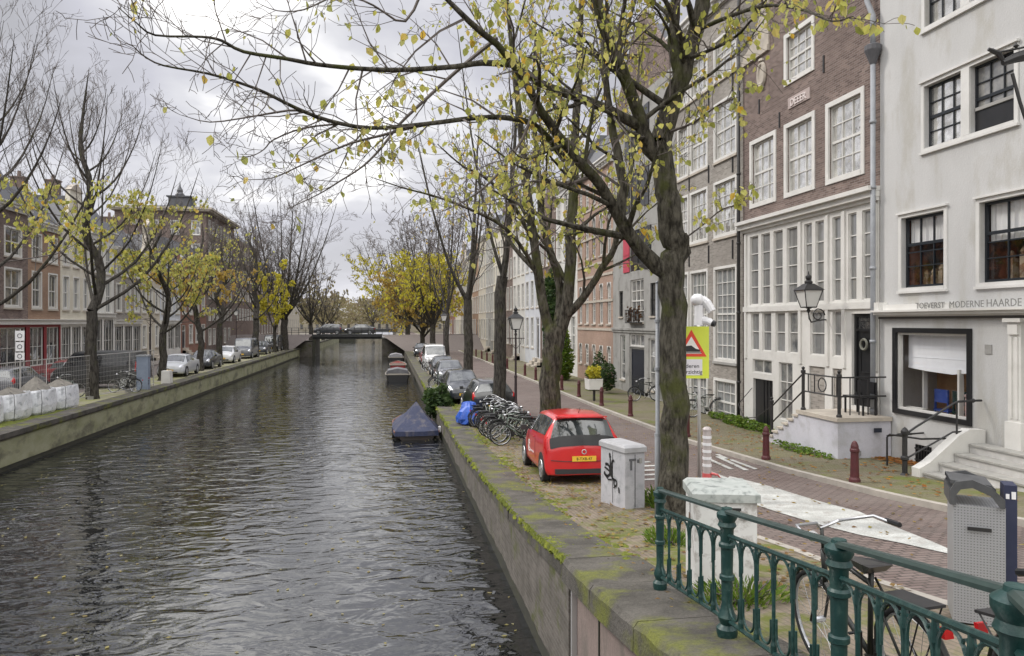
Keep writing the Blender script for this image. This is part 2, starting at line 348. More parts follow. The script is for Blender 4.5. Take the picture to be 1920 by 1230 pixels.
def water_mat():
    m, nt, b = nodes('canal_water'); N, L = nt.nodes, nt.links
    b.inputs['Base Color'].default_value = (.006, .007, .008, 1); b.inputs['Roughness'].default_value = .02; b.inputs['IOR'].default_value = 2.15
    geo = N.new('ShaderNodeNewGeometry')
    def noi(sx, sy, s, d=3, off=0, dist=0):
        mp = N.new('ShaderNodeMapping'); mp.inputs['Scale'].default_value = (sx, sy, 1); mp.inputs['Location'].default_value = (off, off, 0)
        mp.inputs['Rotation'].default_value = (0, 0, R(8)); L.new(geo.outputs['Position'], mp.inputs[0])
        n = N.new('ShaderNodeTexNoise'); n.inputs['Scale'].default_value = s; n.inputs['Detail'].default_value = d; n.inputs['Distortion'].default_value = dist
        n.inputs['Roughness'].default_value = .5; L.new(mp.outputs[0], n.inputs['Vector']); return n.outputs[0]
    def bp(h, dist, prev=None, strength=1):
        n = N.new('ShaderNodeBump'); n.inputs['Strength'].default_value = strength; n.inputs['Distance'].default_value = dist; L.new(h, n.inputs['Height'])
        if prev: L.new(prev, n.inputs['Normal'])
        return n.outputs[0]
    # ripples come and go over metres, as gusts do
    big = noi(.12, .10, 1, 2, 5)
    r = N.new('ShaderNodeMapRange'); r.inputs['From Min'].default_value = .35; r.inputs['From Max'].default_value = .62
    r.inputs['To Min'].default_value = .55; r.inputs['To Max'].default_value = 1; L.new(big, r.inputs['Value'])
    sp = N.new('ShaderNodeSeparateXYZ'); L.new(geo.outputs['Position'], sp.inputs[0]); fy = N.new('ShaderNodeMapRange'); L.new(sp.outputs[1], fy.inputs['Value'])
    fy.inputs['From Min'].default_value = 14; fy.inputs['From Max'].default_value = 75; fy.inputs['To Min'].default_value = 1; fy.inputs['To Max'].default_value = .6
    fm_ = N.new('ShaderNodeMath'); fm_.operation = 'MULTIPLY'; L.new(r.outputs[0], fm_.inputs[0]); L.new(fy.outputs[0], fm_.inputs[1]); r = fm_   # calmer water up the canal
    n1 = noi(.75, 1.25, 1.55, 2, 0, .8)
    n2 = noi(.8, 1.2, 4.6, 2, 3, .5)
    b1 = N.new('ShaderNodeBump'); b1.inputs['Distance'].default_value = .082; L.new(n1, b1.inputs['Height']); L.new(r.outputs[0], b1.inputs['Strength'])
    b2 = N.new('ShaderNodeBump'); b2.inputs['Distance'].default_value = .010; L.new(n2, b2.inputs['Height']); L.new(r.outputs[0], b2.inputs['Strength']); L.new(b1.outputs[0], b2.inputs['Normal'])
    L.new(b2.outputs[0], b.inputs['Normal'])
    return m
WATER = water_mat()
mb = MB(); mb.face([(-11.98, -60, 0), (2.24, -60, 0), (2.24, 2500, 0), (-11.98, 2500, 0)])
tag(struct('canal_water', mb, WATER), 'dark rippled canal water reflecting the clouds')

# right bank: coping, parking strip, road, kerb, pavement
struct('parking_strip', strip(2.86, 5.1, -6, 400, .0), PARKB)
struct('road', strip(5.1, 9.05, -60, 400, -.004), ROADB)
mb = strip(9.2, 12.75, -60, 400, .10); struct('pavement', mb, PAVEB)
mb = MB(); ys = ysamples(-60, 400)
for a, b in zip(ys, ys[1:]):
    za, zb = g(a), g(b)
    mb.raw([(9.05, a, za-.05), (9.2, a, za-.05), (9.2, a, za+.103), (9.05, a, za+.103), (9.05, b, zb-.05), (9.2, b, zb-.05), (9.2, b, zb+.103), (9.05, b, zb+.103)],
           [(3, 2, 6, 7), (0, 3, 7, 4), (1, 5, 6, 2)])
struct('kerb', mb, KERBM)
mb = strip(5.0, 5.13, -6, 400, .006); struct('road_edge_stones', mb, KERBM)
# near quay wall
def wall_strip(mb, x0, x1, y0, y1, zb, gf, dz):
    ys = ysamples(y0, y1)
    for a, b in zip(ys, ys[1:]):
        P = [(x0, a, zb), (x1, a, zb), (x1, a, gf(a)+dz), (x0, a, gf(a)+dz), (x0, b, zb), (x1, b, zb), (x1, b, gf(b)+dz), (x0, b, gf(b)+dz)]
        f = [(3, 2, 6, 7), (0, 3, 7, 4), (1, 5, 6, 2)]
        if a == ys[0]: f.append((0, 1, 2, 3))
        if b == ys[-1]: f.append((4, 7, 6, 5))
        mb.raw(P, f)
t = thing('quay_wall', 'weathered grey quay wall with mossy coping below the red car', 'quay wall', (2.2, 9, 0)); off = t.location
mb = MB(); wall_strip(mb, 2.14, 2.4, 8.75, 400, -.6, g, -.22); mb.build('wall', QUAYR, t, off)
mb = MB(); y = 8.78
while y < 140:
    L_ = 1.45 if y < 40 else 8; dx = random.uniform(-.012, .012)
    y1 = y+L_-.012
    P = []
    for yy in (y, y1):
        zt = g(yy)+.03
        P += [(2.11+dx, yy, zt-.25), (2.88, yy, zt-.25), (2.88, yy, zt), (2.15+dx, yy, zt), (2.11+dx, yy, zt-.04)]
    mb.raw(P, [(0, 1, 6, 5), (1, 2, 7, 6), (2, 3, 8, 7), (3, 4, 9, 8), (4, 0, 5, 9), (0, 4, 3, 2, 1), (5, 6, 7, 8, 9)])
    y += L_
mb.build('coping', COPING, t, off)
mb = MB(); rgm = random.Random(3)     # moss cushions on the wall's edge and along the joint with the paving
def cushion(xx, yy, w, zt, hh):
    n = 6; a0 = rgm.uniform(0, 6)
    vs = [(xx, yy, zt+hh)]
    for j in range(n):
        a = a0+6.283*j/n; x_ = xx+math.cos(a)*w*rgm.uniform(.6, 1.2); y_ = yy+math.sin(a)*w*rgm.uniform(.8, 1.5); vs.append((x_, y_, zt-.006 if x_ > 2.13 else zt-w*rgm.uniform(.6, 2.0)))
    mb.raw(vs, [(0, j+1, (j+1) % n+1) for j in range(n)])
for k in range(5200):
    y = 8.9+40*rgm.random()**1.5; f = noise.noise(Vector((y*.45, 3, 0)))+.5*noise.noise(Vector((y*1.9, 3, 5)))
    lim = .35 if 9.5 < y < 17 else .12
    if rgm.random() < max(.04, min(1, (f+lim)*1.6)):
        w = rgm.uniform(.012, .04)*(1+y/40); wid = .22*max(.15, min(1, f+lim+.2)); cushion(2.10+abs(rgm.gauss(0, wid*.6)), y, w, g(y)+.028, w*.22)
for k in range(3800):
    y = 8+38*rgm.random()**1.4; f = noise.noise(Vector((y*.4, 9, 4)))+.4*noise.noise(Vector((y*2.1, 1, 5)))
    if rgm.random() < max(.03, f*1.8+.25):
        w = rgm.uniform(.015, .06)*(1+y/40); xx = 2.92+rgm.gauss(0, .10+.1*max(0, f)); cushion(xx, y, w, g(y)+(.028 if xx < 2.86 else .004), w*.3)
o = mb.build('moss', MOSS, t, off); o['kind'] = 'stuff'
# abutment beside the bridge
m2 = MB(); yy = 8.76; rg2 = random.Random(8); P0 = None
while yy < 90:
    zt = .22+.10*noise.noise(Vector((yy*.9, 1, 2)))+.05*noise.noise(Vector((yy*4, 1, 2)))
    if P0: m2.face([(2.136, P0[0], -.5), (2.136, yy, -.5), (2.136, yy, zt), (2.136, P0[0], P0[1])])
    P0 = (yy, zt); yy += .18 if yy < 30 else .8
m2.build('algae_band', DARKW, t, off)
t = thing('bridge_abutment', 'pinkish stone abutment below the green railing with a steel strip and rail', 'abutment', (2.3, 5, 0)); off = t.location
mb = MB(); wall_strip(mb, 2.18, 2.4, -6, 8.73, -.6, g, -.2); mb.build('wall', PINKW, t, off)
for yj in (7.55, 6.2, 5.1, 4.0, 2.9): mb = MB(); mb.box(2.166, 2.2, yj-.015, yj+.015, -.3, g(yj)-.24); mb.build('joint', DARKW, t, off)
mb = MB(); mb.box(2.12, 2.18, 8.50, 8.56, -.3, g(8.5)-.2); mb.build('steel_strip', mat('galvanised_steel', (.5, .49, .48), rough=.4, metal=.5), t, off)
mb = MB(); mb.tube([(2.15, 6.95, .2), (2.1, 6.95, 1.28), (2.1, 6.85, 1.36), (2.1, 4.9, 1.62), (2.15, 4.8, 1.6)], .022, 8); mb.build('hand_rail', MATS['galvanised_steel'], t, off, smooth=True)
mb = MB(); yy0 = 8.76; rq = random.Random(12)
while yy0 > -6:
    y1_ = yy0-rq.uniform(1.0, 1.5); dx = rq.uniform(-.012, .012); n_ = 4; prev = None
    for k in range(n_+1):
        yy = yy0-.012+(y1_-yy0+.012)*k/n_; zt = g(yy)+.03; j = rq.uniform(-.008, .008); P = [(2.05+dx, yy, zt-.26), (3.0, yy, zt-.26), (3.0, yy, zt), (2.10+dx+j, yy, zt+j*.4), (2.06+dx+j, yy, zt-.05+j)]
        i = len(mb.v); mb.v += P
        if prev is not None: mb.f += [(prev+q, prev+(q+1) % 5, i+(q+1) % 5, i+q) for q in range(5)]; mb.m += [0]*5
        if k in (0, n_): mb.f.append(tuple(range(i, i+5))); mb.m.append(0)
        prev = i
    yy0 = y1_
mb.build('coping', COPING, t, off)
# left quay
t = thing('quay_wall', 'yellow green algae covered quay wall along the far left bank', 'quay wall', (-11.95, 60, 0)); off = t.location
mb = MB(); mb.box(-12.2, -11.9, -40, 104, .16, GL-.12); mb.box(-12.2, -11.9, 104, 420, -.6, GL-.12); mb.build('wall', QUAYL, t, off)
mb = MB(); mb.box(-12.25, -11.93, -40, 104, -.6, .16); mb.build('footing', DARKW, t, off)
mb = MB(); y = -40
while y < 200:
    mb.box(-12.65, -11.84, y, y+3.98, GL-.12, GL+.04); mb.box(-11.9, -11.865, y, y+3.98, GL-.17, GL-.12); y += 4
mb.build('coping', COPING, t, off)
COBL = mat('greenish_quay_cobbles', (.34, .31, .23), (.24, .23, .15), scale=2, rough=.9, bump=.5, c3=(.25, .26, .10), s3=.6)
struct('quay_parking', strip(-15.2, -12.6, -40, 400, .0, gl), COBL)
struct('road_far_bank', strip(-18.6, -15.2, -40, 400, -.005, gl), ASPH)
mb = MB(); mb.box(-21.2, -18.6, -40, 400, GL-.1, GL+.1); struct('pavement_far_bank', mb, mat('grey_brown_paving', (.24, .21, .19), (.18, .16, .145), scale=3, rough=.9))
mb = strip(-13.6, -12.62, 20, 33, .02, gl); struct('grass_verge', mb, MOSS)

# road paint on the near street
def quad(mb, pts, dz=.006):
    mb.face([(x, y, g(y)+dz) for x, y in pts])
def gp(px, py):
    """street point seen at a pixel"""
    u = (px-CX)/FPX; y = 12.
    for _ in range(40):
        zc = (CZ-g(y))*FPX/(py-HY); y = .5*y+.5*zc*(ct-u*st)
    zc = y/(ct-u*st); return zc*(u*ct+st), y
mb = MB()
def ribbon(mb, a, b, w, n=10):
    a, b = Vector(a), Vector(b); d = (b-a); pn = Vector((-d.y, d.x)).normalized()*w/2
    for i in range(n):
        p, q = a+d*i/n, a+d*(i+1)/n
        quad(mb, [(p+pn)[:], (q+pn)[:], (q-pn)[:], (p-pn)[:]])
def patch(mb, px, n=8):
    """four-cornered painted area, corners given as (x,y) in order"""
    A, B, C, D = [Vector(p) for p in px]
    for i in range(n):
        t0, t1 = i/n, (i+1)/n
        quad(mb, [A.lerp(D, t0)[:], B.lerp(C, t0)[:], B.lerp(C, t1)[:], A.lerp(D, t1)[:]])
patch(mb, [gp(1368, 893), gp(1345, 918), gp(1447, 957), gp(1440, 911)])
patch(mb, [gp(1440, 911), gp(1447, 957), gp(1610, 1003), gp(1612, 960)])
patch(mb, [gp(1612, 960), gp(1610, 1003), gp(1784, 1040), gp(1782, 1031)])
ribbon(mb, gp(1330, 885), gp(1480, 940), .14, 6)
# letters and bars further up the street
for k in range(5):
    y = 15.6+k*.62; patch(mb, [(5.5, y), (6.6, y+.05), (6.6, y+.25), (5.5, y+.2)], 1)
for px in ((1205, 858, 1225, 868), (1205, 843, 1225, 852), (1205, 872, 1225, 884)):
    pass
for (a, b, c, d) in ((1322, 858, 1372, 880), (1345, 856, 1400, 882), (1370, 862, 1418, 880), (1345, 852, 1362, 860)):
    ribbon(mb, gp(a, b), gp(c, d), .12, 4)
struct('road_markings', mb, PAINT)

# bridge deck under the photographer
mb = MB()
mb.box(-12.0, 2.0, -5.5, .9, 2.45, 2.95)
t = thing('near_bridge_deck', 'brick paved bridge deck at the foot of the green railing', 'bridge', (-5, -2, 2.45)); mb.build('deck', ROADB, t, t.location)
# ------------------------------------------------------------------ houses
DR, DL = 12.6, -21.0
TR = lambda d, s, z: (DR-d, s, z)
TL = lambda d, s, z: (DL+d, s, z)
def TS(y0): return lambda d, s, z: (s, y0-d, z)
def fwall(mb, s0, s1, z0, z1, holes, T, dep=.16):
    """wall sheet at d=0 with rectangular openings and their reveals"""
    S = sorted({s0, s1, *[h[0] for h in holes], *[h[1] for h in holes]}); Z = sorted({z0, z1, *[h[2] for h in holes], *[h[3] for h in holes]})
    S = [a for a in S if s0 <= a <= s1]; Z = [a for a in Z if z0 <= a <= z1]
    for a, b in zip(Z, Z[1:]):
        run = None
        for c, d in zip(S, S[1:]):
            hit = any(h[0] < (c+d)/2 < h[1] and h[2] < (a+b)/2 < h[3] for h in holes)
            if hit:
                if run is not None: mb.face([T(0, run, a), T(0, c, a), T(0, c, b), T(0, run, b)]); run = None
            elif run is None: run = c
        if run is not None: mb.face([T(0, run, a), T(0, s1, a), T(0, s1, b), T(0, run, b)])
    for a, b, c, d in holes:
        mb.face([T(0, a, c), T(-dep, a, c), T(-dep, a, d), T(0, a, d)]); mb.face([T(0, b, c), T(-dep, b, c), T(-dep, b, d), T(0, b, d)])
        mb.face([T(0, a, c), T(-dep, a, c), T(-dep, b, c), T(0, b, c)]); mb.face([T(0, a, d), T(-dep, a, d), T(-dep, b, d), T(0, b, d)])
def shell(mb, s0, s1, z0, z1, T, depth=10):
    mb.face([T(0, s0, z0), T(-depth, s0, z0), T(-depth, s0, z1), T(0, s0, z1)]); mb.face([T(0, s1, z0), T(-depth, s1, z0), T(-depth, s1, z1), T(0, s1, z1)])
    mb.face([T(-depth, s0, z0), T(-depth, s1, z0), T(-depth, s1, z1), T(-depth, s0, z1)])
def window(par, off, T, s0, s1, z0, z1, nx=3, ny=4, fw=.07, mw=.025, fm=WHITE, pm=P_MID, sill=True, casing=0, sash=True, dep=.12, bars=None, rail=None, barm=None, arch=False):
    mb = MB(); B = lambda a, b, c, d, e, f: mb.box(a, b, c, d, e, f, T)
    d0, d1 = -dep, -dep+.06
    B(d0, d1, s0, s0+fw, z0, z1); B(d0, d1, s1-fw, s1, z0, z1); B(d0, d1-.002, s0+fw, s1-fw, z0, z0+fw); B(d0, d1-.002, s0+fw, s1-fw, z1-fw, z1)
    if casing:
        c = casing; B(-.03, .035, s0-c, s0+.012, z0-c, z1+c); B(-.03, .035, s1-.012, s1+c, z0-c, z1+c); B(-.03, .033, s0+.012, s1-.012, z1-.012, z1+c); B(-.03, .045, s0+.012, s1-.012, z0-c, z0+.012)
    a, b, c, d = s0+fw, s1-fw, z0+fw, z1-fw
    if sash:
        zm = c+(d-c)*(rail if rail else .5); B(d0, d1-.004, a, b, zm-.035, zm+.035)
    if arch:      # half-round head: fill the corners
        n = 6; r = (s1-s0)/2; sc = (s0+s1)/2; zc = z1-r
        for sg in (-1, 1):
            pts = [(sc+sg*r, z1+.01), (sc, z1+.01)]+[(sc+sg*r*math.sin(math.pi/2*k/n), zc+r*math.cos(math.pi/2*k/n)) for k in range(n+1)]
            mb.prism(pts, -.02, .004, T)
    m2 = mb if not barm else MB()
    for i in range(1, nx): x = a+(b-a)*i/nx; m2.box(d0+.004, d1-.012, x-mw/2, x+mw/2, c, d, T)
    for j in range(1, ny):
        z = c+(d-c)*j/ny
        if sash and abs(z-zm) < .1: continue
        m2.box(d0+.006, d1-.014, a, b, z-mw/2, z+mw/2, T)
    w = mb.build('window', fm, par, off)
    if barm: m2.build('glazing_bars', barm, w, None if off is None else off)
    p = MB(); qd = [T(-dep+.012, a-.01, c-.01), T(-dep+.012, b+.01, c-.01), T(-dep+.012, b+.01, d+.01), T(-dep+.012, a-.01, d+.01)]; p.face(qd if T is TL else qd[::-1]); p.build('pane', pm, w, off)
    if sill:
        q = MB(); q.box(-dep+.061, .07, s0-casing-.05, s1+casing+.05, z0-casing-.09, z0-casing-.005 if casing else z0-.002, T); q.build('sill', STONE if sill is True else sill, w, off)
    return w
def doorp(par, off, T, s0, s1, z0, z1, dm=NAVY, fm=WHITE, light=.5, dep=.14):
    mb = MB(); B = lambda a, b, c, d, e, f: mb.box(a, b, c, d, e, f, T); w = .09
    B(-dep, -dep+.08, s0, s0+w, z0, z1); B(-dep, -dep+.08, s1-w, s1, z0, z1); B(-dep, -dep+.078, s0+w, s1-w, z1-w, z1)
    if light: B(-dep, -dep+.078, s0+w, s1-w, z1-w-light-.07, z1-w-light)
    fr = mb.build('door_frame', fm, par, off)
    zt = z1-w-(light+.07 if light else 0)
    d = MB(); B = lambda a, b, c, dd, e, f: d.box(a, b, c, dd, e, f, T); B(-dep, -dep+.03, s0+w, s1-w, z0+.02, zt)
    a, b = s0+w+.12, s1-w-.12
    for e, f in ((z0+.2, z0+.75), (z0+.9, zt-.15)):
        B(-dep+.03, -dep+.05, a, b, e, e+.03); B(-dep+.03, -dep+.05, a, b, f-.03, f); B(-dep+.03, -dep+.05, a, a+.03, e+.03, f-.03); B(-dep+.03, -dep+.05, b-.03, b, e+.03, f-.03)
    do = d.build('door', dm, par, off)
    h = MB(); h.box(-dep+.03, -dep+.08, s0+w+.04, s0+w+.07, z0+1.0, z0+1.15, T); h.build('handle', MATS['galvanised_steel'], do, off)
    if light:
        p = MB(); p.face([T(-dep+.03, s0+w, z1-w-light), T(-dep+.03, s1-w, z1-w-light), T(-dep+.03, s1-w, z1-w), T(-dep+.03, s0+w, z1-w)]); p.build('fan_light', P_DK, par, off)
def cornice(par, off, T, s0, s1, z, h=.45, out=.4, m=WHITE):
    mb = MB()
    mb.prism([(0, 0)]*0 or [(s0, z-h), (s1, z-h), (s1, z-h*.55), (s0, z-h*.55)], -.02, out*.35, T)
    mb.prism([(s0-.03, z-h*.55), (s1+.03, z-h*.55), (s1+.03, z-h*.2), (s0-.03, z-h*.2)], -.02, out*.75, T)
    mb.prism([(s0-.06, z-h*.2), (s1+.06, z-h*.2), (s1+.06, z), (s0-.06, z)], -.02, out, T)
    n = int((s1-s0)/.55)
    for i in range(n):
        s = s0+(i+.5)*(s1-s0)/n; mb.box(0, out*.6, s-.06, s+.06, z-h*.8, z-h*.551, T)
    mb.build('cornice', m, par, off)
def roofp(par, off, T, s0, s1, z, h=2.6, depth=10, m=SLATE, kind='mansard'):
    mb = MB()
    if kind == 'flat': mb.face([T(-.01, s0, z), T(-depth, s0, z), T(-depth, s1, z), T(-.01, s1, z)])
    elif kind == 'mansard':
        mb.raw([T(0, s0, z), T(0, s1, z), T(-depth, s1, z), T(-depth, s0, z), T(-1.6, s0+.1, z+h), T(-1.6, s1-.1, z+h), T(-depth+1.6, s1-.1, z+h), T(-depth+1.6, s0+.1, z+h)],
               [(0, 1, 5, 4), (1, 2, 6, 5), (2, 3, 7, 6), (3, 0, 4, 7), (4, 5, 6, 7)])
    else:   # saddle with its ridge running away from the street
        sm = (s0+s1)/2
        mb.raw([T(0, s0, z), T(0, s1, z), T(-depth, s1, z), T(-depth, s0, z), T(-.3, sm, z+h), T(-depth, sm, z+h)], [(0, 4, 5, 3), (1, 2, 5, 4), (0, 1, 4), (2, 3, 5)])
    r = mb.build('roof', m, par, off)
    c = MB(); sc = s0+.8; c.box(-3.2, -2.4, sc-.35, sc+.35, z+h*.3, z+h+1.1, T); c.box(-3.26, -2.34, sc-.4, sc+.4, z+h+1.1, z+h+1.2, T)
    c.lathe([(.12, 0), (.1, .4)], 8, T(-2.8, sc, z+h+1.2)); c.build('chimney', BRICK_DK, r, off)
def gable(par, off, T, s0, s1, z, kind, m, trim=STONE, h=3.2):
    sm, w = (s0+s1)/2, (s1-s0)/2; mb = MB(); tr = MB()
    if kind == 'neck':
        nw = w*.5
        poly = [(s0, z), (s1, z), (s1, z+.25), (sm+nw, z+.75), (sm+nw, z+h), (sm-nw, z+h), (sm-nw, z+.75), (s0, z+.25)]
        mb.prism(poly, -.3, 0, T)
        for sg in (-1, 1):
            a = sm+sg*nw; P = [(a, z+.4)]+[(a+sg*(w-nw)*t, z+.3+(h*.62)*(1-t)**2.2) for t in (0, .12, .25, .4, .6, .8, .97)]+[(a+sg*(w-nw)*.97, z+.12), (a, z+.12)]
            tr.prism(P, -.18, .05, T)
        tr.prism([(sm-nw-.12, z+h), (sm+nw+.12, z+h), (sm, z+h+.75)], -.3, .1, T)
        tr.prism([(s0-.02, z-.08), (sm-nw, z-.08), (sm-nw, z+.12), (s0-.02, z+.12)], -.15, .09, T); tr.prism([(sm+nw, z-.08), (s1+.02, z-.08), (s1+.02, z+.12), (sm+nw, z+.12)], -.15, .09, T)
    elif kind == 'step':
        n = 5
        for k in range(n):
            ww = w*(1-k/n); mb.box(-.3, 0, sm-ww, sm+ww, z+h*k/n, z+h*(k+1)/n, T); 
            for sg in (-1, 1):
                a = sm+sg*ww; b = a-sg*w/n if k < n-1 else sm; tr.box(-.33, .04, min(a, b)-.02, max(a, b)+.02, z+h*(k+1)/n+.001, z+h*(k+1)/n+.09, T)
    elif kind == 'bell':
        P = [(s0, z)]+[(sm-w*(1-.62*math.sin(t*math.pi/2)**.8), z+h*t**1.2) for t in (0, .15, .3, .45, .6, .75, .9, 1)]
        P2 = [(2*sm-a, b) for a, b in P]; mb.prism(P2[:0]+[(s0, z)]+P[1:]+P2[::-1][:-1]+[(s1, z)], -.3, 0, T)
        tr.prism([(sm-w*.42, z+h), (sm+w*.42, z+h), (sm+w*.25, z+h+.3), (sm, z+h+.5), (sm-w*.25, z+h+.3)], -.3, .08, T)
    elif kind == 'point':
        mb.prism([(s0, z), (s1, z), (sm+.4, z+h), (sm-.4, z+h)], -.3, 0, T); tr.box(-.32, .05, sm-.5, sm+.5, z+h, z+h+.12, T)
    gb = mb.build('gable', m, par, off); tr.build('gable_coping', trim, gb, off)
def house(T, s0, s1, label, wallm, z1, bays=3, floors=None, z0=.5, fm=WHITE, pm=(P_SKY, P_CUR, P_MID), top='cornice', ny=4, nx=2, wr=.56, ground='door', gm=None, seed=0, roofm=SLATE, doorm=NAVY, bands=None, arch=False, side=True, name='canal_house', casing=.0, rh=2.6, group=None, depth=10, casem=None):
    rnd = random.Random(seed*17+3); p = T(0, (s0+s1)/2, z0); t = thing(name, label, 'house', p, 0, group); off = t.location.copy()
    s0 += .008; s1 -= .008; holes = []; W = []
    bw = (s1-s0)/bays
    if floors is None:
        floors = []; z = z0+.9+.7; hgt = [2.6, 2.3, 2.0, 1.7, 1.4]; k = 0
        while z+hgt[min(k, 4)]+.5 < z1: floors.append((z, z+hgt[min(k, 4)])); z += hgt[min(k, 4)]+.95; k += 1
    for k, (a, b) in enumerate(floors):
        for i in range(bays):
            c = s0+(i+.5)*bw; hw = bw*wr/2
            if k == 0 and ground == 'door' and i == seed % bays:
                holes.append((c-hw, c+hw, z0+.75, b)); W.append(('d', c-hw, c+hw, z0+.75, b)); continue
            if k == 0 and ground == 'shop':
                hw = bw*.84/2; holes.append((c-hw, c+hw, a-.45, b)); W.append(('s', c-hw, c+hw, a-.45, b)); continue
            holes.append((c-hw, c+hw, a, b)); W.append((k, c-hw, c+hw, a, b))
    mb = MB(); fwall(mb, s0, s1, z0-.3, z1, holes, T); shell(mb, s0, s1, z0-.3, z1, T, depth); mb.build('wall', wallm, t, off)
    if gm:
        h2 = [h for h in holes if h[3] <= floors[0][1]+.01]
        g2 = MB(); zt = floors[0][1]+.42; fwall(g2, s0-.002, s1+.002, z0-.3, zt, h2, lambda d, s, z: T(d+.03, s, z), .19)
        g2.face([T(0, s0, zt), T(.03, s0, zt), T(.03, s1, zt), T(0, s1, zt)]); g2.build('ground_floor_front', gm, t, off)
        g3 = MB(); g3.box(-.01, .16, s0-.003, s1+.003, zt-.26, zt, T); g3.box(0, .24, s0-.004, s1+.004, zt, zt+.06, T); g3.build('shop_cornice', WHITE, t, off)
    for w in W:
        if w[0] == 'd': doorp(t, off, T, *w[1:], dm=doorm, fm=fm)
        elif w[0] == 's': window(t, off, T, *w[1:], nx=3, ny=2, fm=fm, pm=P_DK, sill=False, sash=False, rail=.75)
        else:
            k = w[0]; pmm = pm[rnd.choice((0, 0, 1, 2))] if k > 0 else pm[rnd.choice((1, 2, 2))]
            window(t, off, T, *w[1:], nx=nx, ny=ny, fm=fm, pm=pmm, arch=arch, casing=casing, fw=.09, mw=.035)
    if bands:
        mb = MB()
        for z in bands: mb.box(-.02, .05, s0, s1, z, z+.14, T)
        mb.build('stone_band', STONE, t, off)
    if top == 'cornice': cornice(t, off, T, s0, s1, z1+.02, m=fm if fm in (WHITE, CREAM) else WHITE); roofp(t, off, T, s0, s1, z1+.021, h=rh, m=roofm, depth=depth)
    elif top == 'flat': cornice(t, off, T, s0, s1, z1+.02, m=casem or WHITE); roofp(t, off, T, s0, s1, z1+.021, m=roofm, kind='flat', h=.2, depth=depth)
    else: gable(t, off, T, s0, s1, z1, top, wallm, h=rh+.6); roofp(t, off, T, s0, s1, z1-.01, h=rh, m=roofm, kind='saddle', depth=depth)
    st_ = MB()
    if ground == 'door':
        c = s0+(seed % bays+.5)*bw
        for q in range(3): st_.box(0, .9-.28*q, c-.6, c+.6, z0-.3, z0+.25*(q+1), T)
        st_.build('front_steps', STONE, t, off)
    return t, off

